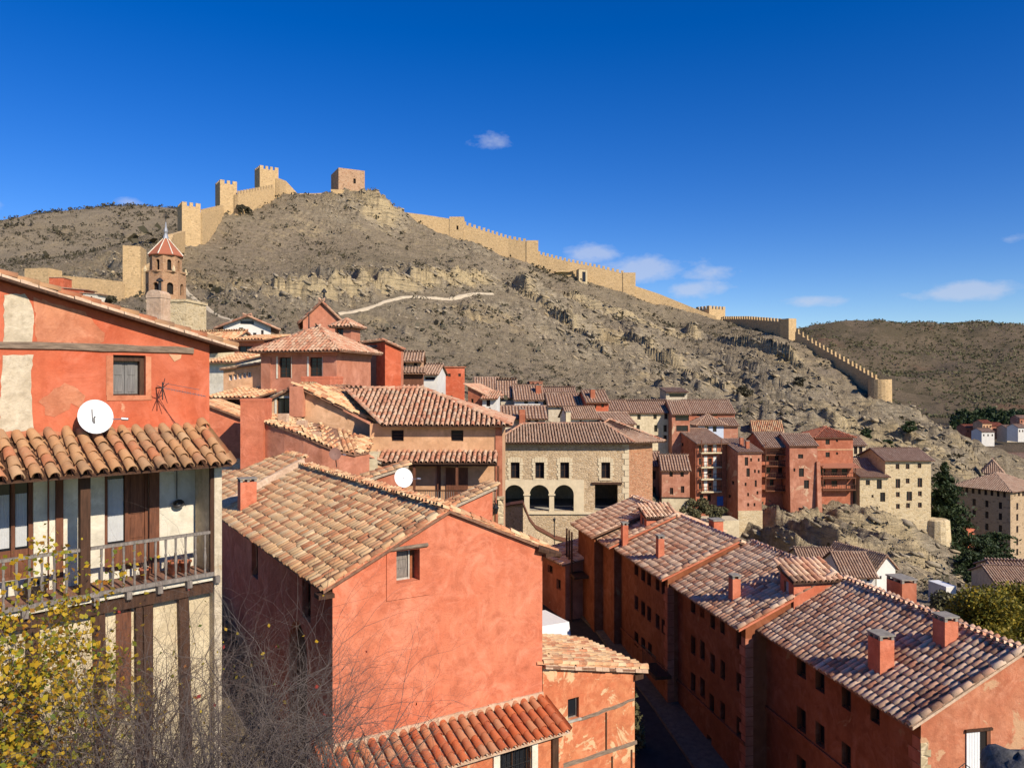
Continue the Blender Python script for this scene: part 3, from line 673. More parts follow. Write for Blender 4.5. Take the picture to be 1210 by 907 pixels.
def hillmat(key, farhill=False):
    m, nt, bs = nodes(key); g = N(nt, 'ShaderNodeNewGeometry'); p = g.outputs['Position']
    a = N(nt, 'ShaderNodeAttribute'); a.attribute_name = 'rock'
    n0 = noise(nt, p, .022, 6, .65); n1 = noise(nt, p, .11, 6, .7); n2 = noise(nt, p, .8, 5, .7); n3 = noise(nt, p, 3.2, 4, .7)
    bx = N(nt, 'ShaderNodeMapping'); bx.inputs['Rotation'].default_value = (0, R(24.7), 0); bx.inputs['Scale'].default_value = (.16, .3, 1.5); nt.links.new(p, bx.inputs[0])
    nb = noise(nt, bx.outputs[0], .9, 6, .7, .5)
    dry = mix(nt, ramp(nt, n1, [(.36, 0.0), (.64, 1.0)]), (.215, .168, .105), (.35, .275, .175))
    dry = mix(nt, ramp(nt, n0, [(.42, 0.0), (.6, .7)]), dry, (.29, .225, .155))
    dry = mix(nt, ramp(nt, n2, [(.48, 0.0), (.64, .8)]), dry, (.11, .093, .055))
    dry = mix(nt, ramp(nt, n3, [(.52, 0.0), (.68, .6)]), dry, (.46, .37, .255))
    dry = mix(nt, ramp(nt, nb, [(.55, 0.0), (.7, .5)]), dry, (.50, .405, .28))
    rock = mix(nt, ramp(nt, n2, [(.35, 0.0), (.65, 1.0)]), (.30, .24, .16), (.50, .41, .28))
    rock = mix(nt, ramp(nt, noise(nt, p, .045, 5, .6), [(.52, 0.0), (.62, .75)]), rock, (.60, .45, .235))
    ac = N(nt, 'ShaderNodeAttribute'); ac.attribute_name = 'cliff'
    rock = mix(nt, mth(nt, 'MULTIPLY', ac.outputs['Fac'], .85), rock, (.62, .48, .27))
    rock = mix(nt, ramp(nt, nb, [(.5, 0.0), (.64, .75)]), rock, (.145, .122, .088))
    rock = mix(nt, ramp(nt, n3, [(.55, 0.0), (.72, .6)]), rock, (.15, .13, .095))
    sz = N(nt, 'ShaderNodeSeparateXYZ'); nt.links.new(g.outputs['Normal'], sz.inputs[0])
    steep = ramp(nt, mth(nt, 'ADD', sz.outputs[2], mth(nt, 'MULTIPLY', mth(nt, 'SUBTRACT', n2, .5), .5)), [(.60, 1.0), (.78, 0.0)])
    rk = mth(nt, 'MINIMUM', mth(nt, 'ADD', mth(nt, 'MULTIPLY', a.outputs['Fac'], .62), mth(nt, 'MULTIPLY', steep, .55)), 1.0)
    if farhill:
        f = ramp(nt, noise(nt, p, .018, 6, .7), [(.46, 0.0), (.56, .75)])
        base = mix(nt, n1, (.18, .135, .085), (.29, .22, .14)); base = mix(nt, mth(nt, 'MULTIPLY', f, .55), base, (.07, .066, .036))
        red = ramp(nt, noise(nt, p, .006, 4, .6), [(.6, 0.0), (.68, .6)]); col = mix(nt, red, base, (.24, .11, .065))
    else: col = mix(nt, rk, dry, rock)
    nt.links.new(col, bs.inputs['Base Color']); bs.inputs['Roughness'].default_value = 1; bs.inputs['Specular IOR Level'].default_value = .05
    hh = mth(nt, 'ADD', mth(nt, 'ADD', mth(nt, 'MULTIPLY', n2, .8), mth(nt, 'MULTIPLY', n3, .5)), mth(nt, 'MULTIPLY', nb, 1.4))
    bump(nt, bs, hh, 1.0, .7 if not farhill else 2.0)
    MATS[key] = m
hillmat('hill'); hillmat('hill_far', True)
rs = np.concatenate([np.geomspace(1.5, 60, 36)[:-1], np.geomspace(60, 105, 40)[:-1], np.geomspace(105, 320, 430)[:-1], np.geomspace(320, 480, 50)])
me = fan_mesh('hillside', -41, 39, 980, rs, height)
tag(link('hillside', me, 'hill'), 'dry rocky hillside of scrub and pale ledges under the town walls', 'hill', kind='structure')
# far hills
FC = np.array([(-2500, 800, -20), (-1500, 2500, -20), (0, 450, -45), (0, 900, -30), (0, 1400, 10), (150, 470, -42), (300, 470, -38), (500, 470, -36), (250, 600, -36), (420, 620, -34), (600, 640, -30),
               (360, 760, -24), (470, 800, -22), (640, 800, -18), (560, 1000, 20), (470, 1010, 22), (640, 1020, 24), (380, 1000, 25), (700, 1000, 20),
               (385*1.25, 1250, 98), (520, 1230, 96), (590, 1230, 97), (660, 1240, 97), (740, 1200, 98), (830, 1180, 92), (960, 1150, 80), (400, 1260, 80), (320, 1300, 60), (200, 1300, 40), (470, 1500, 60), (700, 1500, 60), (1200, 1500, 60), (1500, 800, 40), (1200, 600, 10), (900, 600, -20), (3000, 3000, 20), (0, 3000, 0), (-3000, 3000, 0), (1500, 3000, 20)], dtype=float)
def _ph2(d): return np.sqrt(d*d+900.0)
_A2 = -_ph2(np.linalg.norm(FC[:, None, :2]-FC[None, :, :2], axis=2)); _P2 = np.concatenate([np.ones((len(FC), 1)), FC[:, :2]/1000], 1)
_w2 = np.linalg.solve(np.block([[_A2, _P2], [_P2.T, np.zeros((3, 3))]]), np.concatenate([FC[:, 2], np.zeros(3)]))
def far_h(x, y):
    x = np.asarray(x, float); y = np.asarray(y, float); sh = x.shape; X = x.ravel(); Yy = y.ravel()
    d = np.sqrt((X[:, None]-FC[None, :, 0])**2+(Yy[:, None]-FC[None, :, 1])**2)
    z = -_ph2(d) @ _w2[:len(FC)]+_w2[len(FC)]+_w2[len(FC)+1]*X/1000+_w2[len(FC)+2]*Yy/1000
    amp = np.clip((Yy-650)/250, 0, 1)
    z = z+amp*(26*fbm(X/210, Yy/210, 5, 13)-8*np.abs(fbm(X/70, Yy/70, 4, 17)))
    return z.reshape(sh), np.zeros(sh)
me = fan_mesh('far_hills', -50, 56, 420, np.geomspace(440, 3600, 160), far_h)
tag(link('far_hills', me, 'hill_far'), 'distant brown hill dotted with dark scrub beyond the valley', 'hill', kind='structure')

# footpaths worn across the hill
def drape(name, uvY, width, mat, label, lift=.12):
    pts = [at(*t) for t in uvY]; P = []
    for i in range(len(pts)-1):
        n = max(2, int((pts[i+1]-pts[i]).length/1.5))
        for k in range(n): P.append(pts[i].lerp(pts[i+1], k/n))
    P.append(pts[-1]); x = np.array([p.x for p in P]); y = np.array([p.y for p in P])
    x = x+.8*fbm(np.arange(len(P))/9.0, np.zeros(len(P)), 2, 5); tx = np.gradient(x); ty = np.gradient(y); l = np.hypot(tx, ty); nx, ny = -ty/l, tx/l
    cols = []
    for s in np.linspace(-1, 1, 7):
        X = x+nx*s*width/2; Yy = y+ny*s*width/2; cols.append(np.stack([X, Yy, height(X, Yy)[0]+lift*(1-abs(s))+.03], -1))
    v = np.stack(cols, 1); n = len(P); i = np.arange(n-1)[:, None]*7+np.arange(6)[None]
    me = mesh_np(name, v.reshape(-1, 3), np.stack([i, i+1, i+8, i+7], -1).reshape(-1, 4))
    tag(link(name, me, mat), label, 'path', kind='structure')
drape('path', [(582, 343, 243), (565, 350, 238), (530, 356, 226), (480, 359, 217), (430, 365, 204), (400, 372, 196)], 2.0, 'pathdirt', 'pale footpath crossing the hill below the yellow cliff', .35)
drape('path', [(217, 342, 205), (240, 357, 185), (262, 366, 172), (285, 378, 163)], 1.3, 'pathdirt', 'thin pale trail beside the bell tower', .3)

# street
def strip(name, mat, lpts, rpts, z, label, lift=0):
    v = []; q = []
    for (a, b) in zip(lpts, rpts): v += [(a[0], a[1], a[2] if len(a) > 2 else z), (b[0], b[1], b[2] if len(b) > 2 else z)]
    q = [(2*i, 2*i+1, 2*i+3, 2*i+2) for i in range(len(lpts)-1)]
    me = mesh_np(name, v, q); return tag(link(name, me, mat), label, 'street', kind='structure')
SW = [(4.0, 20), (3.6, 26), (2.6, 34), (.6, 42), (-1, 50), (-3, 58)]; SE = [(8.6, 20), (7.6, 26), (6.2, 34), (4.6, 42), (2.2, 50), (-.5, 58)]
SZ = [-16.0, -15.2, -14.3, -13.6, -13.0, -12.5]
zip3 = lambda P, dx, dz: [(x+dx, y, z+dz) for (x, y), z in zip(P, SZ)]
strip('street', 'asphalt', zip3(SW, 0, 0), zip3(SE, 0, 0), 0, 'narrow asphalt street in deep shade between the houses')
strip('pavement', 'kerbstone', zip3(SE, 0, .12), zip3(SE, 1.6, .12), 0, 'worn stone pavement along the foot of the street houses')
strip('kerb', 'kerbstone', zip3(SE, 0, 0), zip3(SE, .01, .124), 0, 'stone kerb between street and pavement')
strip('pavement', 'kerbstone', zip3(SW, -3, .1), zip3(SW, 0, .1), 0, 'stone apron below the coral house')

def van():
    p = Vector((.35, 41.6, -13.7)); f = Frame(p, V2(.45, -.9)); root = thing('parked_van', p, 'white van parked beside the coral house corner', 'van'); z = p.z
    prof = [(0, .3), (.15, .95), (.75, 1.05), (1.45, 1.75), (3.9, 1.8), (4.1, 1.0), (4.1, .3)]
    m = MB(); n = len(prof); m.add([f.pt(a, -.85, z+h) for a, h in prof]+[f.pt(a, .85, z+h) for a, h in prof], [tuple(range(n)), tuple(range(2*n-1, n-1, -1))]+[(i, i+n, (i+1) % n+n, (i+1) % n) for i in range(n)]); m.build('body', 'white', root)
    m = MB(); m.quad(f.pt(.80, -.75, z+1.12), f.pt(.80, .75, z+1.12), f.pt(1.42, .72, z+1.74), f.pt(1.42, -.72, z+1.74)); o = m.build('windscreen', 'glass', root); o.location = f.d*-.02+Vector((0, 0, .02))
    for a in (.8, 3.3):
        for b in (-.8, .8):
            m = MB(); m.tube(f.pt(a, b-.1, z+.32), f.pt(a, b+.1, z+.32), .32, None, 14); w = m.build('wheel', 'iron', root); m = MB(); m.tube(f.pt(a, b-.11, z+.32), f.pt(a, b+.11, z+.32), .17, None, 10); m.build('rim', 'metal', w)
    for b in (-.6, .6): m = MB(); m.box(f, -.03, .06, b-.14, b+.14, z+.62, z+.78); m.build('headlight', 'glass', root)
van()
# ---------------------------------------------------------------- town walls and castle
def fort_wall(label, nodes_, thick=1.5, merlons=True, mat='fortstone', base=4.0, name='town_wall', group=None):
    """nodes_: (u, v_top, Y)"""
    P = [at(*t) for t in nodes_]; root = thing(name, Vector((P[0].x, P[0].y, P[0].z-5)), label, 'town wall', group)
    mb = MB(); me = MB()
    for i in range(len(P)-1):
        a, b = P[i], P[i+1]; d = V2(b.x-a.x, b.y-a.y); Ls = d.length; d.normalize(); n = Vector((d.y, -d.x, 0))
        m = max(1, int(Ls/2.5)); dt = V2(d.x, d.y)
        for k in range(m):
            p0 = a.lerp(b, k/m); p1 = a.lerp(b, (k+1)/m)
            g = [ground_z(q.x+s*n.x*thick/2, q.y+s*n.y*thick/2)-1.5 for q in (p0, p1) for s in (-1, 1)]; zb = min(min(g), p0.z-base)
            o = n*(thick/2)
            mb.hexa([Vector((*(p0+o).xy, zb)), Vector((*(p1+o).xy, zb)), Vector((*(p1-o).xy, zb)), Vector((*(p0-o).xy, zb)), p0+o, p1+o, p1-o, p0-o])
        if merlons:
            c = max(1, int(Ls/1.65))
            for k in range(c):
                q0 = a.lerp(b, (k+.2)/c); q1 = a.lerp(b, (k+.72)/c); o1 = n*(thick/2+.01); o2 = n*(thick/2-.55); dz = Vector((0, 0, 1.25)); dn = Vector((0, 0, .3))
                z1 = max(q0.z, q1.z)+1.0
                for oo in ((o1, o2),):
                    me.hexa([q0+oo[0]-dn, q1+oo[0]-dn, q1+oo[1]-dn, q0+oo[1]-dn, Vector((*(q0+oo[0]).xy, z1)), Vector((*(q1+oo[0]).xy, z1)), Vector((*(q1+oo[1]).xy, z1)), Vector((*(q0+oo[1]).xy, z1))])
    mb.build('wall', mat, root)
    if merlons: tag(me.build('merlon_row', mat, root), kind='stuff')
    return root
def fort_tower(label, u0, u1, vt, Y, dep, vb=None, mat='fortstone', merl=True, th=0, name='wall_tower', hole=None, rd=False, cat='tower', group='towers of the town wall'):
    d = V2(math.cos(R(th)), math.sin(R(th))); P = at(u0, vt, Y); t1 = (u1-CX)/FPX; L = (t1*P.y-P.x)/(d.x-t1*d.y)
    fr = Frame(P, d); zb = min(ground_z(*fr.pt(a, b, 0).xy) for a in (0, L/2, L) for b in (0, -dep))-2
    if vb: zb = min(zb, at(u0, vb, Y).z)
    root = thing(name, fr.pt(L/2, -dep/2, zb), label, cat, group); zt = P.z
    zt0 = zt-1.2 if merl else zt
    if rd:
        mb = MB(); c = fr.pt(L/2, -L/2, 0); mb.lathe(Vector((c.x, c.y, 0)), [(L/2*1.04, zb), (L/2, zt), (L/2-.5, zt), (L/2-.5, zt-.8)], 20); mb.build('wall', mat, root, False); return root
    mb = MB(); hs = []
    if hole:
        a, z = fr.px(hole[0], hole[1]); w, h = hole[2]*Y/FPX, hole[3]*Y/FPX; hs = [rect(a-w/2, a+w/2, z-h/2, z+h/2)]
    panel(mb, fr, rect(0, L, zb, zt0), hs, reveal=.6)
    for f, l in ((fr.left(dep), dep), (fr.right(L), dep), (fr.back(L, dep), L)): panel(mb, f, rect(0, l, zb, zt0))
    mb.quad(fr.pt(0, 0, zt0), fr.pt(L, 0, zt0), fr.pt(L, -dep, zt0), fr.pt(0, -dep, zt0)); mb.build('wall', mat, root)
    if hs:
        m = MB(); h = hs[0]; m.quad(fr.pt(h[0][0], -.6, h[0][1]), fr.pt(h[1][0], -.6, h[1][1]), fr.pt(h[2][0], -.6, h[2][1]), fr.pt(h[3][0], -.6, h[3][1])); m.build('opening', 'dark_inside', root)
    if merl:
        m = MB()
        for f, l in ((fr, L), (fr.left(dep), dep), (fr.right(L), dep), (fr.back(L, dep), L)):
            c = max(2, int(round(l/1.7)))
            for k in range(c): s = l/c; m.box(f, s*(k+.0) if k == 0 else s*(k+.22), s*(k+1) if k == c-1 else s*(k+.78), -.5, .012, zt0-.2, zt)
        tag(m.build('merlon_row', mat, root), kind='stuff')
    return root
WG = 'stretches of the town wall'
fort_wall('low ochre town wall behind the bell tower, its top level', [(75, 326, 196), (110, 329, 196), (146, 333, 196)], merlons=False, group=WG)
fort_tower('ruined square tower stump beside two small red houses', 29, 57, 317, 190, 5, merl=False, th=-6)
fort_tower('tall plain ochre wall tower next to the bell tower', 145, 166, 290, 198, 6, merl=False, th=12)
fort_wall('wall stub climbing behind the bell tower cone', [(166, 318, 200), (190, 305, 214), (202, 277, 228), (216, 273, 240)], merlons=False, group=WG)
fort_tower('battlemented twin-buttressed wall tower, lowest of three on the climb', 215, 237, 238, 243, 7, th=34)
fort_wall('crenellated wall climbing between the two lower towers', [(236, 252, 247), (262, 246, 266)], group=WG)
fort_tower('battlemented wall tower, middle of three on the climb', 260, 280, 212, 266, 7, th=34)
fort_wall('crenellated wall climbing to the top tower on the crest', [(279, 230, 268), (322, 222, 290)], group=WG)
fort_tower('highest battlemented wall tower with raised turret on the crest', 307, 329, 195, 289, 7, th=34)
fort_wall('wall end stepping down from the top tower to the ridge', [(328, 211, 292), (336, 214, 298), (349, 228, 304)], merlons=False, group=WG)
# castle
ct = fort_tower('square reddish castle keep alone on the hill summit', 400, 431, 198, 300, 12, mat='castlered', merl=False, th=27, name='castle_keep', hole=(419, 214, 3, 6), cat='castle', group='castle on the summit')
f0 = Frame(at(391, 228, 297), V2(math.cos(R(12)), math.sin(R(12)))); mb = MB()
mb.box(f0, 0, 18.5, -15, -.5, 66, at(0, 224, 298).z); mb.build('plinth', 'fortstone', ct)
fort_wall('low wall running along the crest behind the keep', [(349, 229, 306), (372, 229, 308), (396, 228, 310)], merlons=False, base=2, group=WG)
G2 = [(468, 250, 303), (500, 254, 304), (532, 259, 305)]
fort_wall('plain town wall leaving the crag below the keep', G2, merlons=False, group=WG)
fort_tower('square wall tower with a small doorway east of the keep', 531, 548, 256, 304, 6, merl=False, hole=(540.5, 269, 2.4, 5))
fort_wall('long crenellated wall between the doorway tower and a stepped tower', [(547, 265, 305), (575, 274, 305), (600, 282, 305), (623, 286, 304)], group=WG)
fort_tower('square tower with one raised corner at a step in the wall', 622, 636, 284, 303, 6, merl=False)
fort_wall('crenellated wall above the small gatehouse', [(635, 300, 304), (670, 309, 303), (705, 316, 303), (738, 324, 303)], group=WG)
fort_tower('buff wall tower where the wall loses its merlons', 736, 751, 322, 302, 6, merl=False)
fort_wall('smooth descending town wall without merlons on the skyline', [(750, 338, 303), (780, 348, 303), (812, 361, 302), (846, 374, 300)], merlons=False, group=WG)
fort_tower('dark battlemented tower at the bend of the wall', 838, 857, 361, 300, 7, th=32)
fort_wall('shaded crenellated wall running from the bend towards the valley', [(856, 377, 298), (885, 377, 280), (910, 379, 266), (933, 381, 256)], group=WG)
fort_tower('slim buff tower above the steep falling wall', 932, 941, 376, 255, 4, merl=False, th=25)
fort_wall('steep crenellated wall falling to the round tower', [(941, 392, 252), (962, 406, 246), (985, 419, 238), (1010, 433, 229), (1038, 449, 219)], thick=1.2, group=WG)
fort_tower('round buff end tower at the foot of the falling wall', 1033, 1059, 448, 214, 6, rd=True)
gh = house('gatehouse', 'small pale stone gatehouse with dark doorway under the wall', Frame(at(684, 320, 296), V2(.97, .2)), 3.4, 3.5, at(684, 345, 296).z, at(684, 318, 296).z, .4, wall='creamstone', tile='tile_far', kind='flat', wins=[('F', 690, 327, 4, 12)], group=None, cat='gatehouse')
mb = MB(); fr = Frame(at(657, 325, 297), V2(.95, .3)); g0 = thing('ruined_shelter', fr.pt(4, -1, at(657, 334, 297).z-1), 'dark open ruin beside the pale gatehouse under the wall', 'ruin')
mb.box(fr, 0, 8.5, -2, -1.6, at(0, 345, 297).z, at(0, 320, 297).z); mb.build('wall', 'fortstone', g0); mb = MB(); mb.slab([fr.pt(-.2, .6, at(0, 321, 297).z), fr.pt(8.6, .6, at(0, 317, 297).z), fr.pt(8.6, -2.2, at(0, 316, 297).z), fr.pt(-.2, -2.2, at(0, 320, 297).z)], .3); mb.build('roof', 'fortstone', g0)

# ---------------------------------------------------------------- balcony house (foreground, tall red wall above a timber loggia)
d45 = V2(.7071, .7071)
fb = Frame(Vector((-6.646, 17, 0))-d45*7, d45)           # a = 0..7, outward normal to the camera's right
def balcony_house():
    root = thing('balcony_house', fb.pt(4, -2, -11), 'red house with white dish above a tiled loggia and wooden balcony', 'house', 'big houses on the near street')
    AE = 6.95; AL = 6.8; PO = .9
    zv = lambda a: 1.9-.2625*(a-3.0)
    # upper wall with window opening and a putlog hole
    w0, zt = fb.px(133.5, 419); w1, _ = fb.px(172, 440); _, zb = fb.px(152, 467)
    h0, hz = fb.px(75, 372); hole2 = rect(h0, h0+.2, hz-.06, hz+.08)
    mb = MB()
    panel(mb, fb, [(0, -1.0), (AE, -1.0), (AE, zv(AE)), (0, zv(0))], [rect(w0, w1, zb, zt), hole2], reveal=.3)
    sf = fb.right(AE); panel(mb, sf, [(0, -11), (6, -11), (6, zv(AE)), (0, zv(AE))])
    mb.build('upper_wall', 'brickred', root)
    m = MB(); m.quad(fb.pt(h0, -.28, hz-.06), fb.pt(h0+.2, -.28, hz-.06), fb.pt(h0+.2, -.28, hz+.08), fb.pt(h0, -.28, hz+.08)); m.build('wall_hole', 'dark_inside', root)
    # window: dark frame, two grey shutters
    m = MB(); B0, B1 = -.26, -.16
    m.box(fb, w0, w0+.03, B0, B1, zb, zt); m.box(fb, w1-.09, w1, B0, B1+.08, zb, zt); m.box(fb, w0+.03, w1-.09, B0, B1+.08, zt-.12, zt); m.box(fb, w0+.03, w1-.09, B0, B1, zb, zb+.03)
    wo_ = m.build('window', 'wood_dark', root)
    c = (w0+w1-.06)/2
    for (x0, x1) in ((w0+.032, c-.004), (c+.004, w1-.092)):
        m = MB(); m.box(fb, x0, x1, -.24, -.20, zb+.032, zt-.122)
        for (z0, z1) in ((zb+.07, zb+.36), (zb+.42, zt-.17)):
            m.box(fb, x0+.05, x1-.05, -.201, -.19, z0, z1)
        m.build('shutter', 'shutter', wo_)
    m = MB(); m.box(fb, w0-.12, w1+.12, .004, .016, zb-.1, zb-.0); m.box(fb, w0-.13, w0-.0, .004, .014, zb, zt-.02); m.box(fb, w1, w1+.11, .004, .014, zb, zt-.02)
    m.build('window_surround', 'gablered', root)
    # timber beam across the wall
    b1, bz = fb.px(228, 414)
    m = MB(); n = 18
    prev = None
    for i in range(n+1):
        a = b1*i/n; zc = bz+random.gauss(0, .008)+(.0 if i < n else -.01); hh = .075+random.gauss(0, .006)
        ring = [fb.pt(a, .0, zc-hh), fb.pt(a, .045, zc-hh*.8), fb.pt(a, .055, zc+hh*.7), fb.pt(a, .0, zc+hh)]
        m.add(ring, []);
        if i: k = len(m.v)-8; m.f += [(k+j, k+(j+1) % 4, k+4+(j+1) % 4, k+4+j) for j in range(4)]
        if i in (0, n): k = len(m.v)-4; m.f.append((k, k+1, k+2, k+3))
    m.build('beam', 'wood_grey_h', root)
    # pale plaster patches, irregular outline, proud of the wall
    def patch(uv, mat, b, jj=.55):
        q = []
        for i in range(len(uv)):
            (x0, y0), (x1, y1) = uv[i], uv[(i+1) % len(uv)]
            n_ = max(1, int(math.hypot(x1-x0, y1-y0)/6))
            for k in range(n_): t = k/n_; q.append((x0+(x1-x0)*t+random.gauss(0, jj), y0+(y1-y0)*t+random.gauss(0, jj)))
        mm = MB(); panel(mm, fb, [fb.px(*p) for p in reversed(q)], b=b); mm.build('plaster_patch', mat, root)
    patch([(5, 348), (30, 347), (40, 366), (38, 407), (4, 408)], 'oldplaster', .012)
    patch([(3, 419), (39, 419), (36, 450), (39, 508), (-2, 511)], 'oldplaster', .012)
    patch([(-3, 508), (38, 506), (39, 511), (248, 500), (249, 507), (-3, 517)], 'gablered', .010)
    patch([(40, 352), (100, 368), (124, 395), (122, 402), (112, 408), (42, 407)], 'gablered', .006, 1.5)
    patch([(60, 462), (75, 452), (92, 458), (101, 470), (98, 483), (84, 478), (70, 492), (56, 490), (48, 476)], 'gablered', .006, 1.5)
    patch([(199, 418), (215, 419), (214, 424), (206, 427)], 'ochre', .011)
    # main roof: only its verge shows from below
    m = MB(); s0, s1 = -.3, AE+.55
    m.hexa([fb.pt(s0, .28, zv(s0)+.0), fb.pt(s1, .28, zv(s1)+.0), fb.pt(s1, -6, zv(s1)+.0), fb.pt(s0, -6, zv(s0)+.0),
            fb.pt(s0, .28, zv(s0)+.05), fb.pt(s1, .28, zv(s1)+.05), fb.pt(s1, -6, zv(s1)+.05), fb.pt(s0, -6, zv(s0)+.05)])
    rf = m.build('main_roof', 'wood_dark', root)
    m = MB(); prev = 0
    for i in range(26):      # mortar bed with uneven thickness
        a0 = s0+(s1-s0)*i/26; a1 = s0+(s1-s0)*(i+1)/26-.012; t = .045+random.random()*.03; o = .27+random.gauss(0, .012)
        m.hexa([fb.pt(a0, o, zv(a0)+.052), fb.pt(a1, o, zv(a1)+.052), fb.pt(a1, .0, zv(a1)+.052), fb.pt(a0, .0, zv(a0)+.052),
                fb.pt(a0, o-.02, zv(a0)+.052+t), fb.pt(a1, o-.02, zv(a1)+.052+t), fb.pt(a1, .0, zv(a1)+.052+t), fb.pt(a0, .0, zv(a0)+.052+t)])
    tag(m.build('mortar_bed', 'mortar', rf), kind='stuff')
    ridge_tiles(rf, fb.pt(s1, .16, zv(s1)+.09), fb.pt(s0, .16, zv(s0)+.09), 'tile_balc', r=.10, ln=.36, name='verge_tile', single=True)
    ridge_tiles(rf, fb.pt(s1, -.14, zv(s1)+.12), fb.pt(s0, -.14, zv(s0)+.12), 'tile_balc', r=.10, ln=.36, name='verge_tiles')
    # loggia roof
    zt_, zo_ = -.94, -1.63
    rp = [fb.pt(0, 1.36, zo_), fb.pt(AL+.05, 1.36, zo_), fb.pt(AL+.05, -.0, zt_), fb.pt(0, -.0, zt_)]
    lr = roof_plane(root, rp, 'tile_balc', sp=.262, ex=.31, seg=7, single=160, thick=.03, deckmat='wood_dark', jit=1.5)
    lr.name = 'loggia_roof'
    ridge_tiles(lr, fb.pt(AL-.04, .2, zt_-.03), fb.pt(AL-.04, .0, zt_+.1), 'tile_balc', r=.13, ln=.3, name='end_tile')
    m = MB(); m.box(fb, 0, AL, PO-.09, PO+.07, -1.66, -1.53)
    m.build('eave_beam', 'wood_dark', root)
    for i in range(22):
        a = .15+i*.305; mm = MB(); zz = lambda b: zo_+(1.36-b)/1.36*(zt_-zo_)-.035
        mm.hexa([fb.pt(a, 1.12, zz(1.12)-.07), fb.pt(a+.07, 1.12, zz(1.12)-.07), fb.pt(a+.07, .01, zz(.01)-.07), fb.pt(a, .01, zz(.01)-.07),
                 fb.pt(a, 1.12, zz(1.12)), fb.pt(a+.07, 1.12, zz(1.12)), fb.pt(a+.07, .01, zz(.01)), fb.pt(a, .01, zz(.01))])
        mm.build('rafter', 'wood_dark', lr)
    # loggia back wall with doors
    d0, dzt = fb.px(124, 562); d1, _ = fb.px(177, 600); zf = -3.95
    l0, _ = fb.px(-8, 600); l1, _ = fb.px(40, 600)
    mb = MB(); panel(mb, fb, rect(0, AL, zf, -1.0), [rect(d0, d1, zf+.14, -1.62), rect(l0, l1, zf+.28, -1.75)], b=-.02, reveal=.14)
    mb.build('loggia_wall', 'palecream', root)
    # end wall of the loggia
    m = MB(); m.box(fb, AL-.16, AL, -.02, PO+.06, -11, -1.62); m.build('end_wall', 'oldplaster', root)
    # doors
    def door(a0, a1, z0, z1, solid_right, name):
        mm = MB(); f = .07; B = -.10
        mm.box(fb, a0, a0+f, B-.05, B+.03, z0, z1); mm.box(fb, a1-f, a1, B-.05, B+.03, z0, z1); mm.box(fb, a0+f, a1-f, B-.05, B+.03, z1-f, z1); mm.box(fb, a0+f, a1-f, B-.05, B+.03, z0, z0+f)
        cc = (a0+a1)/2; mm.box(fb, cc-.03, cc+.03, B-.05, B+.035, z0+f, z1-f)
        dr = mm.build(name, 'wood_brown', root)
        for (x0, x1, pan) in ((a0+f, cc-.03, not solid_right), (cc+.03, a1-f, True)):
            mm = MB(); mm.box(fb, x0, x1, B-.045, B-.01, z0+f, z0+.55)
            mm.box(fb, x0+.06, x1-.06, B-.012, B+.004, z0+f+.06, z0+.48); mm.build('door_panel', 'wood_brown', dr)
            if pan and solid_right:
                mm = MB(); mm.box(fb, x0, x1, B-.045, B-.01, z0+.55, z1-f)
                for (q0, q1) in ((z0+.62, z0+1.05), (z0+1.12, z1-.15)): mm.box(fb, x0+.05, x1-.05, B-.012, B+.004, q0, q1)
                mm.build('shutter', 'wood_brown', dr)
            else:
                mm = MB(); mm.quad(fb.pt(x0, B-.03, z0+.55), fb.pt(x1, B-.03, z0+.55), fb.pt(x1, B-.03, z1-f), fb.pt(x0, B-.03, z1-f)); mm.build('pane', 'glass', dr)
                mm = MB(); k = 9
                for j in range(k):
                    xa, xb = x0+.02+(x1-x0-.04)*j/k, x0+.02+(x1-x0-.04)*(j+1)/k; o1, o2 = B-.024+(.008 if j % 2 else 0), B-.024+(0 if j % 2 else .008)
                    mm.quad(fb.pt(xa, o1, z0+.6), fb.pt(xb, o2, z0+.6), fb.pt(xb, o2, z1-f-.25), fb.pt(xa, o1, z1-f-.25))
                mm.build('curtain', 'cloth', dr)
    door(d0, d1, zf+.14, -1.62, True, 'balcony_door'); door(l0, l1, zf+.28, -1.75, False, 'balcony_window')
    # dark timber uprights in the back wall
    for (u, w) in ((70, .13), (182, .2), (57, .02)):
        a, _ = fb.px(u, 600); m = MB(); m.box(fb, a-w/2, a+w/2, -.02, .03, zf, -1.2); m.build('timber_upright', 'wood_brown', root)
    # floor boards
    for i in range(24):
        a0 = .02+i*.2815; m = MB(); m.box(fb, a0, a0+.24, .0, PO+.02, zf-.04, zf+random.gauss(0, .004)); m.build('floor_board', 'deckwood', root)
    # floor edge: stone-grey rim beam, joist ends and plaster infill
    m = MB(); m.box(fb, 0, AL-.17, PO+.021, PO+.09, zf-.05, zf+.03); m.build('rim_board', 'wood_grey', root)
    for i in range(12):
        a = .25+i*.58; m = MB(); m.box(fb, a, a+.1, .3, PO+.14, zf-.2, zf-.055); m.build('joist', 'wood_grey', root)
    m = MB(); m.box(fb, 0, AL-.17, .3, PO-.0, zf-.16, zf-.06); m.build('infill', 'palecream', root)
    m = MB(); m.box(fb, 0, AL-.17, .2, PO+.03, zf-.40, zf-.205); m.build('bressummer', 'wood_dark', root)
    # posts and railing
    ap, _ = fb.px(100, 620, PO)
    m = MB(); m.box(fb, ap-.085, ap+.085, PO-.1, PO+.06, zf-.1, -1.665); m.build('post', 'wood_dark', root)
    m = MB(); m.box(fb, AL-.24, AL-.165, PO-.02, PO+.05, zf+.03, -1.665); m.build('post', 'wood_dark', root)
    zr = -3.06
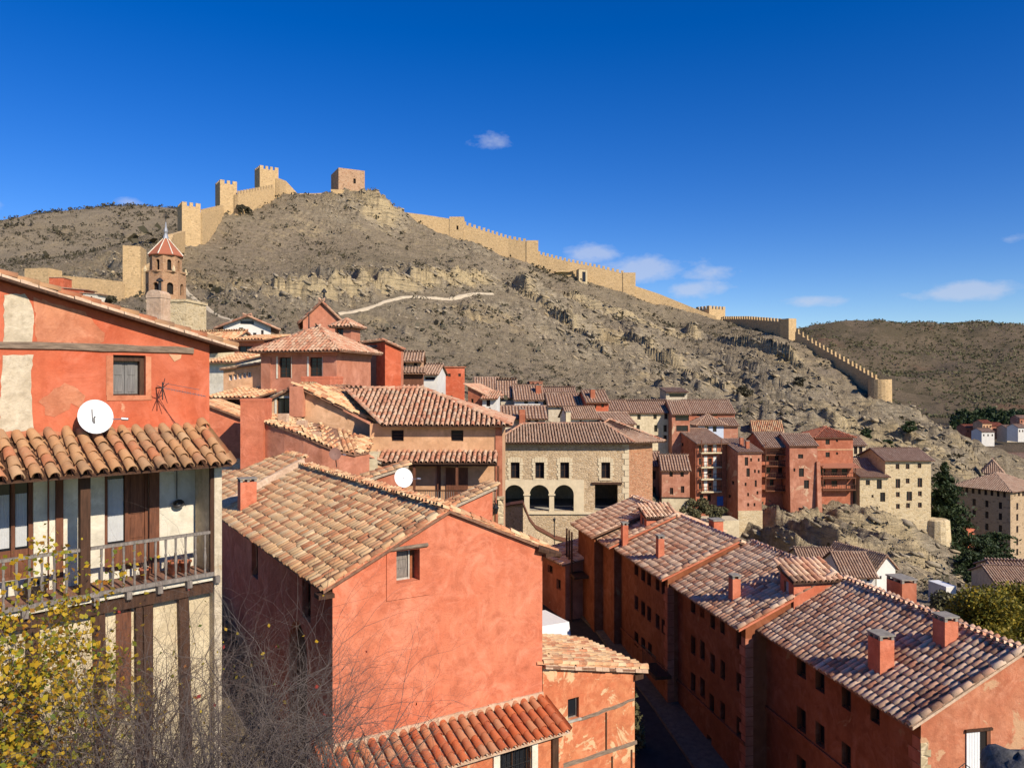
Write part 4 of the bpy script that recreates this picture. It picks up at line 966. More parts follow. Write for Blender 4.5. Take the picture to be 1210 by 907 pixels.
    for (x0, x1) in ((0, ap-.09), (ap+.09, AL-.245)):
        m = MB(); m.box(fb, x0, x1, PO-.02, PO+.06, zr-.055, zr); m.build('handrail', 'wood_grey', root)
    prof = [(.024, 0), (.026, .06), (.016, .09), (.026, .22), (.034, .34), (.02, .46), (.028, .5), (.016, .54), (.024, .66), (.026, .80), (.024, zr-.055-zf-.03)]
    mb = MB(); mb.lathe((0, 0, 0), [(r, z) for r, z in prof], 7); mesh0 = bpy.data.meshes.new('baluster'); mesh0.from_pydata(mb.v, [], mb.f); mesh0.materials.append(MATS['wood_grey'])
    a = .12
    while a < AL-.3:
        if abs(a-ap) > .12:
            o = bpy.data.objects.new('baluster', mesh0); C.objects.link(o); o.parent = root; o.location = fb.pt(a, PO+.02, zf+.03)-ORG[root]
        a += .198
    # ground-floor wall: cream panels between dark timbers
    mb = MB(); panel(mb, fb, rect(0, AL-.17, -11, zf-.2), b=PO-.16); mb.build('lower_wall', 'cream', root)
    for (u, lean, w) in ((40, 0, .2), (118, .12, .2), (165, .05, .12), (176, 0, .18), (218, .15, .2)):
        a, _ = fb.px(u, 740, PO); m = MB()
        m.hexa([fb.pt(a+lean-w/2, PO-.02, -11), fb.pt(a+lean+w/2, PO-.02, -11), fb.pt(a+lean+w/2, PO-.2, -11), fb.pt(a+lean-w/2, PO-.2, -11),
                fb.pt(a-w/2, PO-.02, zf-.405), fb.pt(a+w/2, PO-.02, zf-.405), fb.pt(a+w/2, PO-.2, zf-.405), fb.pt(a-w/2, PO-.2, zf-.405)]); m.build('timber_post', 'wood_dark', root)
    a0, _ = fb.px(140, 740, PO); a1, _ = fb.px(158, 740, PO); m = MB(); m.box(fb, a0, a1, PO-.17, PO-.13, -6.5, zf-.42); m.build('brown_door', 'wood_brown', root)
    # ladle-shaped pan hanging on the back wall
    a, z = fb.px(209, 589, 0); k = thing('hanging_pan', fb.pt(a, .1, z-.1), 'black long-handled pan hanging on the loggia wall', 'pan')
    m = MB(); m.tube(fb.pt(a-.02, .05, z), fb.pt(a-.02, .05, -1.5), .012); m.build('handle', 'iron', k)
    m = MB(); c = fb.pt(a, .08, z-.1); nn = fb.n
    e1 = fb.d; vs = []; n_ = 12
    for (r, o) in ((.02, -.05), (.11, -.03), (.125, .02), (.115, .02), (.09, -.01)):
        for i in range(n_): t = 2*math.pi*i/n_; vs.append(c+e1*(r*math.cos(t))+Vector((0, 0, r*.8*math.sin(t)))+nn*o)
    m.add(vs, [(q*n_+i, q*n_+(i+1) % n_, (q+1)*n_+(i+1) % n_, (q+1)*n_+i) for q in range(4) for i in range(n_)]); m.build('bowl', 'iron', k, True)
    # flower pots
    for (u, v, lab, s) in ((171, 655, 'terracotta pot on the balcony by the door', 1.0), (205, 660, 'terracotta pot with dry plant at the balcony end', 1.25), (219, 657, 'small pot beside the end wall of the balcony', 1.1)):
        a, _ = fb.px(u, v, .45); p = fb.pt(a, .45, zf)
        k = thing('flower_pot', p, lab, 'pot', 'pots on the balcony')
        m = MB(); m.lathe(p, [(.07*s, 0.005), (.105*s, .19*s), (.12*s, .19*s), (.12*s, .225*s), (.1*s, .225*s), (.095*s, .19*s)], 12); m.build('pot', 'terracotta_pot', k, True)
        m = MB()
        for j in range(9): q = p+Vector((0, 0, .2*s)); m.tube(q, q+Vector((random.gauss(0, .07), random.gauss(0, .07), .12+random.random()*.2*s)), .006, .002, 3)
        m.build('stems', 'twig_red', k)
    a, _ = fb.px(42, 672, .4); p = fb.pt(a, .42, zf); k = thing('wash_basket', p, 'grey wicker basket with dark lid on the balcony floor', 'basket')
    m = MB(); m.lathe(p, [(.15, .005), (.2, .25), (.215, .25), (.21, .28)], 14); m.build('basket', 'wood_grey', k, True); m = MB(); m.lathe(p+Vector((0, 0, .281)), [(.2, 0), (.18, .05), (.05, .08)], 14); m.build('lid', 'iron', k, True)
    return root
balcony_house()
def dish(name, label, c, aim, r, mat, post_to, group='satellite dishes'):
    """offset dish: shallow bowl facing aim, feed arm and wall bracket"""
    aim = Vector(aim).normalized(); root = thing(name, post_to, label, 'satellite dish', group)
    e = aim.orthogonal().normalized(); e = Vector((0, 0, 1)).cross(aim).normalized(); f = aim.cross(e); c = Vector(c)
    m = MB(); n = 28; vs = []
    rings = [(0.02, -.14), (.35, -.122), (.7, -.07), (1.0, 0), (1.02, .008), (1.02, -.008), (.7, -.085), (.35, -.137), (.02, -.155)]
    for (k, o) in rings:
        for i in range(n): t = 2*math.pi*i/n; vs.append(c+e*(r*k*math.cos(t))+f*(r*k*1.08*math.sin(t))+aim*(o*r*1.2))
    fs = [(q*n+i, q*n+(i+1) % n, (q+1)*n+(i+1) % n, (q+1)*n+i) for q in range(len(rings)-1) for i in range(n)]
    m.add(vs, fs); m.build('reflector', mat, root, True)
    m = MB(); tip = c+aim*(r*.55)+e*(r*1.75)-f*(r*.35); m.tube(c+e*(r*.95)-f*(r*.2), tip, .012*r/.33, None, 5); m.build('feed_arm', 'metal', root)
    m = MB(); m.tube(tip-aim*.02, tip-aim*.02+(c-tip).normalized()*.12, .03*r/.33, .035*r/.33, 8); m.build('receiver', 'metal', root)
    m = MB(); m.tube(c-aim*(.16*r), Vector(post_to), .022, None, 6); m.build('bracket', 'iron', root)
    return root
a_, z_ = fb.px(113, 492, .42)
cdish = fb.pt(a_, .42, z_)
dish('satellite_dish', 'white round satellite dish fixed to the red wall above the loggia tiles', cdish, (.62, -.72, .28), .31, 'white', fb.pt(a_-.05, -.02, z_-.1))
# the small printed mark on the dish is left as two thin grey strokes
aim_ = Vector((.62, -.72, .28)).normalized(); e_ = Vector((0, 0, 1)).cross(aim_).normalized(); f_ = aim_.cross(e_); m = MB()
for (x, y0, y1, w_) in ((-.05, -.1, .18, .008), (-.025, -.14, -.02, .018)):
    q = [cdish+aim_*(-.155*.31)+aim_*.032+e_*(x+s*w_)+f_*(yy*.9) for s, yy in ((-1, y0), (1, y0), (1, y1), (-1, y1))]; m.add(q, ((0, 1, 2, 3),))
dd = [o for o in C.objects if o.name.startswith('satellite_dish')][0]; m.build('printed_mark', 'shutter', dd)
# yagi aerial on the wall
a_, z_ = fb.px(192, 458, .35); c = fb.pt(a_, .35, z_); k = thing('aerial', fb.pt(a_, 0, z_), 'thin metal television aerial sticking out beside the shuttered window', 'aerial')
m = MB(); m.tube(fb.pt(a_, -.01, z_), c, .015); m.tube(c+Vector((0, 0, -.25)), c+Vector((0, 0, .12)), .012); m.build('bracket', 'iron', k)
m = MB(); tipd = (at(252, 470, 15.6)-c).normalized(); m.tube(c, c+tipd*1.05, .008); s_ = tipd.cross(Vector((0, 0, 1))).normalized()
for i in range(15): q = c+tipd*(.1+i*.065); m.tube(q-Vector((0, 0, .035)), q+Vector((0, 0, .035)), .003, None, 3)
t2 = (at(250, 463, 15.4)-c-Vector((0, 0, .1))).normalized(); m.tube(c+Vector((0, 0, .1)), c+Vector((0, 0, .1))+t2*1.0, .006)
m.build('boom', 'metal', k)
m = MB()
for (dx, dz) in ((-.1, -.25), (.1, -.32), (.05, .2), (-.12, .05), (.13, .1)): m.tube(c, c+fb.d*dx+Vector((0, 0, dz)), .012, .006, 4)
m.build('reflector', 'iron', k)

# ---------------------------------------------------------------- coral house in the middle foreground
dp = V2(.848, .53); fp = Frame(Vector((-4.67, 20, 0)), dp)
def coral_house():
    L = 6.6; AR = 3.38; ZR = -3.62; ZL = -5.24; ZE = -5.02; D = 13.6
    root = thing('coral_house', fp.pt(L/2, -D/2, -17.5), 'coral plastered gable house with a small framed window and tiled roof', 'house', 'big houses on the near street')
    w0, zt = fp.px(468, 651); w1, _ = fp.px(495.5, 670); _, zb = fp.px(480, 687)
    mb = MB(); panel(mb, fp, [(0, -18), (L, -18), (L, ZE), (AR, ZR), (0, ZL)], [rect(w0, w1, zb, zt)], reveal=.34)
    lf = fp.left(D+8); D2 = D+8
    def lw(u, v, w, h):
        a, z = lf.px(u, v); return rect(a-w/2, a+w/2, z-h/2, z+h/2)
    lh = [lw(301, 660, .9, 1.3), lw(362, 705, .8, 1.3)]
    ax, az_ = lf.px(352, 770); lh.append(arch(ax-.9, ax+.9, -12.6, az_+.9))
    panel(mb, lf, [(0, -18), (D2, -18), (D2, ZL), (0, ZL)], lh, reveal=.25)
    rf_ = fp.right(L); panel(mb, rf_, rect(0, D, -18, ZE)); bf = fp.back(L, D2); panel(mb, bf, [(0, -18), (L, -18), (L, ZE), (L-AR, ZR), (0, ZL)])
    mb.build('wall', 'coral', root)
    for h in lh[:2]: window(root, lf, h[0][0], h[1][0], h[0][1], h[2][1], frame_mat='wood_dark', dep=.2)
    m = MB(); m.quad(lf.pt(ax-.9, -.24, -12.6), lf.pt(ax+.9, -.24, -12.6), lf.pt(ax+.9, -.24, az_+.9), lf.pt(ax-.9, -.24, az_+.9)); m.build('arched_door', 'wood_dark', root)
    # window: proud plaster frame, recessed louvred shutter, log lintel
    f0, ft = fp.px(456.5, 652); f1, _ = fp.px(508, 670); _, fz = fp.px(480, 706)
    m = MB(); panel(m, fp, rect(f0, f1, fz, ft+.02), [rect(w0, w1, zb, zt)], b=.028, reveal=.03)
    for (p, q) in ((f0, f0), (f1, f1)): m.quad(fp.pt(p, 0, fz), fp.pt(p, .028, fz), fp.pt(p, .028, ft+.02), fp.pt(p, 0, ft+.02))
    m.quad(fp.pt(f0, 0, fz), fp.pt(f1, 0, fz), fp.pt(f1, .028, fz), fp.pt(f0, .028, fz)); m.build('window_surround', 'coral', root)
    wd = MB(); c1 = w0+(w1-w0)*.74
    wd.box(fp, w0, w0+.04, -.33, -.27, zb, zt); wd.box(fp, c1-.045, c1, -.33, -.25, zb, zt); wd.box(fp, w0+.04, c1-.045, -.33, -.27, zb, zb+.05); wd.box(fp, w0+.04, c1-.045, -.33, -.27, zt-.05, zt)
    wo_ = wd.build('window', 'stone_slab', root)
    m = MB(); m.box(fp, w0+.04, c1-.05, -.325, -.30, zb+.05, zt-.05)
    for i in range(3): z0 = zb+.09+i*(zt-zb-.16)/3; m.box(fp, w0+.07, c1-.085, -.301, -.285, z0, z0+(zt-zb-.16)/3-.04)
    m.build('shutter', 'wood_grey', wo_)
    m = MB(); m.quad(fp.pt(c1, -.335, zb), fp.pt(w1, -.335, zb), fp.pt(w1, -.335, zt), fp.pt(c1, -.335, zt)); m.build('reveal', 'shaded_streetred', root)
    l0, lz = fp.px(460, 649.5); l1, _ = fp.px(504.5, 646); m = MB(); m.tube(fp.pt(l0, .05, lz+.015), fp.pt(l1, .05, lz+.03), .05, .055, 8); m.build('lintel_log', 'wood_grey_h', root)
    # roof, near slope + far slope
    o = .28; sl = (ZR-ZL)/AR; vg = .12
    zlo = ZL-o*sl+.05
    A0 = [fp.pt(-o, -D, zlo), fp.pt(-o, vg, zlo), fp.pt(AR, vg, ZR+.05), fp.pt(AR, -D, ZR+.05)]
    roof = roof_plane(root, A0, 'tile_tan', sp=.235, ex=.36, seg=5, single=300, deckmat='mortar_old', jit=1.6)
    sr = (ZR-ZE)/(L-AR); o2 = .5
    roof_plane(root, [fp.pt(L+o2, vg, ZE-o2*sr+.05), fp.pt(L+o2, -D, ZE-o2*sr+.05), fp.pt(AR, -D, ZR+.05), fp.pt(AR, vg, ZR+.05)], 'tile_tan', sp=.235, ex=.36, seg=5, roof=roof, deckmat='mortar_old', jit=1.6)
    ridge_tiles(roof, fp.pt(AR, .05, ZR+.1), fp.pt(AR, -D, ZR+.1), 'tile_tan', r=.115, ln=.38, single=True)
    # mortared verge along the gable, both sides
    for (a0, z0, a1, z1) in ((-o, zlo, AR, ZR+.05), (AR, ZR+.05, L+.15, ZE-.15*sr+.05)):
        m = MB(); n = 20
        for i in range(n):
            s0, s1 = i/n, (i+1)/n-.002; t0, t1 = .06+random.random()*.02, .06+random.random()*.02; q = .10+random.gauss(0, .012)
            x0, x1, y0, y1 = a0+(a1-a0)*s0, a0+(a1-a0)*s1, z0+(z1-z0)*s0, z0+(z1-z0)*s1
            m.hexa([fp.pt(x0, q, y0-.05), fp.pt(x1, q, y1-.05), fp.pt(x1, -.12, y1-.05), fp.pt(x0, -.12, y0-.05), fp.pt(x0, q-.03, y0+t0), fp.pt(x1, q-.03, y1+t1), fp.pt(x1, -.12, y1+t1), fp.pt(x0, -.12, y0+t0)])
        tag(m.build('verge_mortar', 'gablered', root), kind='stuff')
        ridge_tiles(roof, fp.pt(a0, .0, z0+.06), fp.pt(a1, .0, z1+.06), 'tile_tan', r=.10, ln=.36, name='verge_tile', single=True)
    # stub ends at both eaves
    for (a, z, s) in ((-o-.05, zlo-.06, 1), (L+.1, ZE-.12, -1)):
        m = MB(); m.box(fp, a-.1, a+.32, -.2, .2, z-.13, z-.02); m.build('eave_beam', 'wood_dark', root)
    m = MB(); m.tube(fp.pt(L-.25, .06, ZE+.03), fp.pt(L+.62, .03, ZE-.26), .13, .11, 9); m.build('eave_log', 'wood_dark', root)
    # second, slightly higher roof section further along
    o3 = .25; zz = .28
    r2 = roof_plane(root, [fp.pt(-o, -D-11, zlo+zz), fp.pt(-o, -D, zlo+zz), fp.pt(AR, -D, ZR+.05+zz), fp.pt(AR, -D-11, ZR+.05+zz)], 'tile_tan', sp=.235, ex=.36, seg=4, deckmat='mortar_old', jit=1.6)
    ridge_tiles(r2, fp.pt(AR, -D+.05, ZR+.1+zz), fp.pt(AR, -D-11, ZR+.1+zz), 'tile_tan', r=.12, ln=.38)
    m = MB(); n = 14
    for i in range(n):
        x0, x1 = -o+(AR+o)*i/n, -o+(AR+o)*(i+1)/n-.003; y0, y1 = zlo+(ZR+.05-zlo)*i/n, zlo+(ZR+.05-zlo)*(i+1)/n
        m.hexa([fp.pt(x0, -D+.2, y0), fp.pt(x1, -D+.2, y1), fp.pt(x1, -D-.1, y1), fp.pt(x0, -D-.1, y0), fp.pt(x0, -D+.02, y0+zz+.1), fp.pt(x1, -D+.02, y1+zz+.1), fp.pt(x1, -D-.12, y1+zz+.12), fp.pt(x0, -D-.12, y0+zz+.12)])
    tag(m.build('step_mortar', 'mortar', root), kind='stuff')
    m = MB(); panel(m, fp, [(0, ZL-.2), (AR, ZR-.2), (AR, ZR+zz), (0, ZL+zz)], b=-D-.05); m.build('step_wall', 'coral', root)
    # chimney on the slope
    nn = (A0[1]-A0[0]).cross(A0[-1]-A0[0]).normalized(); c = hit(292, 600, A0[0], nn)
    chimney(roof, c, .62, .5, 1.05, fp, 'coral', style='open')
    # lean-to of new tiles at the foot of the gable
    zt2, zo2 = -9.55, -10.06
    lean = roof_plane(root, [fp.pt(-.3, 1.42, zo2), fp.pt(L+.02, 1.42, zo2), fp.pt(L+.02, 0, zt2), fp.pt(-.3, 0, zt2)], 'tile_new', sp=.30, ex=.36, seg=7, single=110, thick=.03, deckmat='mortar', jit=.7)
    lean.name = 'lean_to_roof'
    m = MB(); n = 24
    for i in range(n): x0, x1 = L*i/n, L*(i+1)/n-.002; m.box(fp, x0, x1, .003, .05+random.random()*.03, zt2-.02, zt2+.16+random.random()*.04)
    tag(m.build('flashing_mortar', 'mortar', root), kind='stuff')
    # porch wall under the lean-to: pale posts, barred window
    px = lambda u, v: fp.px(u, v, 1.1)
    mb = MB(); wa, _ = px(590, 895); wb, _ = px(627, 895)
    panel(mb, fp, rect(0, L, -18, zo2-.02), [rect(wa, wb, -11.6, zo2-.12)], b=1.1, reveal=.2); mb.build('porch_wall', 'annexred', root)
    wn_ = window(root, fp, wa, wb, -11.6, zo2-.12, b=1.1, dep=.18, frame_mat='wood_dark', bars=0)
    m = MB()
    for i in range(7): x = wa+(wb-wa)*(i+.5)/7; m.tube(fp.pt(x, 1.06, -11.6), fp.pt(x, 1.06, zo2-.12), .012, None, 4)
    m.tube(fp.pt(wa, 1.07, -10.75), fp.pt(wb, 1.07, -10.75), .012, None, 4); tag(m.build('window_bars', 'iron', wn_), kind='stuff')
    for u in (586, 631):
        a, _ = px(u, 895); m = MB(); m.box(fp, a-.1, a+.1, 1.102, 1.16, -18, zo2-.03); m.build('pilaster', 'palecream', root)
    a, _ = px(655, 895); m = MB(); m.box(fp, a-.11, a+.11, 1.0, 1.17, -18, zo2-.03); m.build('timber_post', 'wood_dark', root)
    return root
coral_house()

# annex: low red house with exposed timbers, right of the coral gable
def annex():
    a0, a1 = 6.62, 10.3; P = fp.pt(a0, 0, 0); fa = Frame(P, fp.d); L = a1-a0
    z0, z1 = -8.62, -9.46; D = 3.6
    root = thing('timbered_annex', fa.pt(L/2, -D/2, -17.5), 'low patchy red house with weathered timbers and bare rubble roof edge', 'house', 'big houses on the near street')
    w0, zt = fa.px(671, 826); w1, _ = fa.px(684, 840); _, zb = fa.px(677, 849)
    mb = MB(); panel(mb, fa, [(0, -18), (L, -18), (L, z1), (0, z0)], [rect(w0, w1, zb, zt)], reveal=.22)
    panel(mb, fa.right(L), rect(0, D, -18, z1)); panel(mb, fa.back(L, D), [(0, -18), (L, -18), (L, z0), (0, z1)]); mb.build('wall', 'annexred', root)
    window(root, fa, w0, w1, zb, zt, frame_mat='wood_grey', mull=False, fw=.035)
    m = MB(); m.box(fa, w0-.06, w1+.06, -.1, .06, zb-.07, zb-.005); m.build('sill', 'stone_slab', root)
    def timber(u0, v0, u1, v1, w):
        (x0, y0), (x1, y1) = fa.px(u0, v0), fa.px(u1, v1); n = 9; m = MB(); d = Vector((x1-x0, y1-y0)).normalized(); nx, ny = -d.y, d.x; prev = None
        for i in range(n+1):
            x, y = x0+(x1-x0)*i/n, y0+(y1-y0)*i/n+random.gauss(0, .015); ww = w*(1+random.gauss(0, .14))
            m.add([fa.pt(x-nx*ww, -.005, y-ny*ww), fa.pt(x-nx*ww*.8, .035, y-ny*ww*.8), fa.pt(x+nx*ww*.8, .03, y+ny*ww*.8), fa.pt(x+nx*ww, -.005, y+ny*ww)], [])
            if i: k = len(m.v)-8; m.f += [(k+j, k+(j+1) % 4, k+5+j if j < 3 else k+4, k+4+j) for j in range(4)]
        m.build('timber', 'wood_grey_h', root)
    timber(684, 850, 749, 826, .06); timber(655, 908, 752, 876, .07)
    for (u, v0, v1, w) in ((716, 841, 889, .028), (723, 893, 908, .028), (746, 885, 908, .03)):
        (x, y0) = fa.px(u, v0); (_, y1) = fa.px(u, v1); m = MB(); m.box(fa, x-w, x+w, -.01, .025, y1, y0); m.build('timber', 'wood_dark', root)
    s = (z0-z1)/L; o = .45
    rp = [fa.pt(L+o, .16, z1-o*s+.05), fa.pt(L+o, -D, z1-o*s+.05), fa.pt(0, -D, z0+.05), fa.pt(0, .16, z0+.05)]
    rf = roof_plane(root, rp, 'tile_tan', sp=.24, ex=.34, seg=5, single=160, deckmat='mortar', jit=2.2)
    m = MB(); n = 15
    for i in range(n):
        x0, x1 = (L+o)*i/n, (L+o)*(i+1)/n-.01; y0, y1 = z0-s*x0, z0-s*x1; q = .17+random.gauss(0, .02)
        m.hexa([fa.pt(x0, q, y0-.04), fa.pt(x1, q, y1-.04), fa.pt(x1, -.1, y1-.04), fa.pt(x0, -.1, y0-.04), fa.pt(x0, q-.02, y0+.08), fa.pt(x1, q-.02, y1+.08), fa.pt(x1, -.1, y1+.08), fa.pt(x0, -.1, y0+.08)])
    tag(m.build('verge_mortar', 'mortar', root), kind='stuff')
    ridge_tiles(rf, fa.pt(L+o+.03, .05, z1-o*s+.12), fa.pt(0, .05, z0+.12), 'tile_tan', r=.10, ln=.34, name='verge_tile', single=True)
    m = MB(); m.box(fa, L-.05, L+.3, -.2, .1, z1-.32, z1-.16); m.build('eave_beam', 'wood_dark', root)
annex()

# ---------------------------------------------------------------- the street row (four stepped houses with tiled roofs)
dr_ = Vector((.189, -.982, 0)).normalized()     # far -> near along the facade
def facept(s, o): return Vector((10.9, 20.5, 0))+Vector((-.189, .982, 0))*s+Vector((-.982, -.189, 0))*o
def row(name, label, s0, s1, o, ze, half, rise, wins, single, bays=(), far_hip=False, **k):
    fr = Frame(facept(s1, o), dr_); L = s1-s0
    r = house(name, label, fr, L, 2*half, -19, ze, rise, wall=k.pop('wall', 'shaded_streetred'), tile='tile_pale', kind='side', wins=wins, ov=.32, vg=k.pop('vg', .08), single=single,
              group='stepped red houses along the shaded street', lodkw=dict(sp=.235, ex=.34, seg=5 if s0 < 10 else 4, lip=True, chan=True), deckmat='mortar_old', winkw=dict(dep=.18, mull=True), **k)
    return fr, L, r
F_ = lambda l, w, h: [('F', u, v, w, h) for u, v in l]
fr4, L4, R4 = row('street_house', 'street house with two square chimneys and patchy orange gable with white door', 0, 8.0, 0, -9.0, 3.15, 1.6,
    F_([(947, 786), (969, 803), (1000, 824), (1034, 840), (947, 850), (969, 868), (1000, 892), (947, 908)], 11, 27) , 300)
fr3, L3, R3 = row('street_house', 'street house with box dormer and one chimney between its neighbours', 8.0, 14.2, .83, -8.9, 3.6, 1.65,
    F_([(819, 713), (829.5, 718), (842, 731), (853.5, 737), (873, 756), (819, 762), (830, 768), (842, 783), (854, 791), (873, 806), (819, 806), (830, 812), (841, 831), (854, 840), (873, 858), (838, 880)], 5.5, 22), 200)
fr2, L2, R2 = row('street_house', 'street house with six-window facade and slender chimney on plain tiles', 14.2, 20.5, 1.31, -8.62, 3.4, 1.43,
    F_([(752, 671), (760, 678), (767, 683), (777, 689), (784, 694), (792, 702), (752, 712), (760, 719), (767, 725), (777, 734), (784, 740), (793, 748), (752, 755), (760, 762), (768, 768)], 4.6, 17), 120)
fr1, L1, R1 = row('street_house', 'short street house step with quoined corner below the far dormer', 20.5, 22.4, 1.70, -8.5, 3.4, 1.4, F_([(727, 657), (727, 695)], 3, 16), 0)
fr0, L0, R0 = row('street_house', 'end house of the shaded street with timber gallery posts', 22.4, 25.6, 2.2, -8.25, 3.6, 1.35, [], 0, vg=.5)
# R4 gable: white door with shutter, railing, quoins
g4, _ = R4[1]['R']
def add_gable_door():
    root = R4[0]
    m = MB(); panel(m, g4, [(0, -19), (6.3, -19), (6.3, -9.03), (3.15, -7.44), (0, -9.03)], b=.012); m.build('sunlit_gable_render', 'gablered', root)  # patchy lighter render, also keeps the sunlit end clear of the shade-darkened wall red
    a0, zt = g4.px(1140.5, 863); a1, _ = g4.px(1169, 880); zb = zt-2.0
    m = MB(); m.box(g4, a0, a1, .014, .022, zb, zt); d = m.build('doorway', 'dark_inside', root)
    m = MB(); ac = a0+(a1-a0)*.55; n = 5
    for i in range(n): x0 = a0+(ac-a0)*i/n; m.box(g4, x0+.004, a0+(ac-a0)*(i+1)/n-.004, .023, .05, zb, zt-.03)
    m.build('door_leaf', 'white', d)
    m = MB(); m.box(g4, a0-.03, a1+.05, .023, .08, zt-.02, zt+.05); m.build('door_lintel', 'wood_dark', d)
    m = MB(); m.box(g4, a1-.12, a1-.0, .023, .05, zb, zt-.025); m.build('door_jamb', 'wood_brown', d)
    for i in range(14):
        z = -9.75-i*.2; w = .30 if i % 2 else .2; m = MB(); m.box(g4, -.008, w, -.1, .024, z, z+.19); m.build('quoin', 'creamstone', root)
    m = MB(); b0, z0 = g4.px(1113, 906); b1, z1 = g4.px(1128, 894); b2, z2 = g4.px(1143, 906)
    pk = [(b0, z0-.5), (b0, z0), (b1, z1), (b2, z2), (b2, z2-.5)]
    for i in range(4): m.tube(g4.pt(pk[i][0], .35, pk[i][1]), g4.pt(pk[i+1][0], .35, pk[i+1][1]), .012, None, 5)
    for i in range(8): t = (i+.5)/8; x = b0+(b2-b0)*t; zz = z0+(z1-z0)*(1-abs(2*t-1)); m.tube(g4.pt(x, .35, zz), g4.pt(x, .35, zz-.6), .008, None, 4)
    m.build('gable_railing', 'iron', root)
add_gable_door()
# string courses, quoins and downpipes on the street fronts
for (fr, L, Rr, zc) in ((fr4, L4, R4, -11.9), (fr3, L3, R3, -13.2), (fr2, L2, R2, -12.8)):
    m = MB(); m.box(fr, 0, L, .004, .07, zc-.06, zc+.06); m.build('string_course', 'shaded_streetred', Rr[0])
    for i in range(22):
        z = Rr[2][0][0].z-.35-i*.36; w = .45 if i % 2 else .3; f = Rr[1]['F'][0]
        m = MB(); m.box(f, L-w, L+.010, -.3, .014, z-.33, z); m.build('quoin', 'terracotta', Rr[0])
m = MB(); x, _ = fr2.px(790, 770); m.box(fr2, x-1.3, x+.35, .004, .75, -12.95, -12.8); b = m.build('balcony', 'wood_dark', R2[0])
m = MB()
for i in range(12): m.tube(fr2.pt(x-1.3+i*.15, .73, -12.8), fr2.pt(x-1.3+i*.15, .73, -11.95), .012, None, 4)
m.tube(fr2.pt(x-1.3, .73, -11.95), fr2.pt(x+.35, .73, -11.95), .02, None, 4); tag(m.build('railing', 'iron', b), kind='stuff')
# verge tiles on the stepped gables
for (fr, L, Rr, half, ze, rise) in ((fr4, L4, R4, 3.15, -9.0, 1.6), (fr3, L3, R3, 3.6, -8.9, 1.65), (fr2, L2, R2, 3.4, -8.62, 1.43), (fr1, L1, R1, 3.4, -8.5, 1.4)):
    s = rise/half; rf = [c for c in Rr[0].children if c.name.startswith('roof')][0]
    ridge_tiles(rf, fr.pt(L+.02, .34, ze-.32*s+.13), fr.pt(L+.02, -half, ze+rise+.13), 'tile_pale', r=.11, ln=.36, name='verge_tile', single=True)
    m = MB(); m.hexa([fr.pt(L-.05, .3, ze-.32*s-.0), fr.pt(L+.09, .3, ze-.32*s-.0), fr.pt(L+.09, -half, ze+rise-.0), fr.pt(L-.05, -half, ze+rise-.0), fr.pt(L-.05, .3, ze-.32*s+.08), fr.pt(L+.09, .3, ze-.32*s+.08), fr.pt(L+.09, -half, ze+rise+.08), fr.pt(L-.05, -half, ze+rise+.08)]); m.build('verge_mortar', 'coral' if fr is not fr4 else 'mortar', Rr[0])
def roofhit(Rr, u, v, i=0): P = Rr[2][i]; return hit(u, v, P[0], (P[1]-P[0]).cross(P[-1]-P[0]).normalized())
def roofof(Rr): return [c for c in Rr[0].children if c.name.startswith('roof')][0]
chimney(roofof(R4), roofhit(R4, 1041, 790), .56, .48, .95, fr4, 'coral'); chimney(roofof(R4), roofhit(R4, 1117, 760), .5, .45, .72, fr4, 'coral')
chimney(roofof(R3), roofhit(R3, 868, 708), .36, .34, .85, fr3, 'coral'); chimney(roofof(R2), roofhit(R2, 780, 659), .34, .3, .95, fr2, 'coral')
chimney(roofof(R1), roofhit(R1, 738, 639), .32, .3, .85, fr1, 'coral')
p = fr4.pt(0.8, -5.0, 0); chimney(roofof(R4), Vector((p.x, p.y, at(0, 716, p.y).z)), .85, .6, .95, fr4, 'terracotta', style='open')
p = at(846, 632, 38.5); chimney(roofof(R2), p, .6, .5, .75, fr2, 'coral', style='slab')
def dormer(Rr, fr, u0, u1, vt, vb, dep):
    """box dormer: its lit front faces the camera along the row, tiled lean roof falls to the front"""
    c0 = roofhit(Rr, u0, vb); Y = c0.y; f = Frame(c0, Vector((.982, .189, 0))); t1 = (u1-CX)/FPX; P = f.P; L = (t1*P.y-P.x)/(f.d.x-t1*f.d.y)
    z0 = at(u0, vb, Y).z-.5; ze = at(u0, vt, Y).z; root = roofof(Rr)
    m = MB(); hs = [rect(.0, .0, 0, 0)]
    lf = f.left(dep); panel(m, f, rect(0, L, z0, ze)); panel(m, f.right(L), [(0, z0), (dep, z0), (dep, ze+.32), (0, ze)]); panel(m, f.back(L, dep), rect(0, L, z0, ze+.32))
    hole = rect(dep*.3, dep*.62, ze-.55, ze-.1); panel(m, lf, [(0, z0), (dep, z0), (dep, ze), (0, ze+.32)], [hole], reveal=.1); d = m.build('dormer', 'coral', root)
    m = MB(); m.quad(lf.pt(hole[0][0], -.08, hole[0][1]), lf.pt(hole[1][0], -.08, hole[1][1]), lf.pt(hole[2][0], -.08, hole[2][1]), lf.pt(hole[3][0], -.08, hole[3][1])); m.build('dormer_window', 'cloth', Rr[0])
    roof_plane(Rr[0], [f.pt(-.12, .16, ze+.0), f.pt(L+.12, .16, ze+.0), f.pt(L+.12, -dep-.06, ze+.37), f.pt(-.12, -dep-.06, ze+.37)], 'tile_pale', sp=.23, ex=.4, seg=5, single=40, deckmat='wood_dark').name = 'dormer_roof'
dormer(R3, fr3, 938, 992, 687, 708, .95); dormer(R1, fr1, 764, 800, 611, 624, .95)
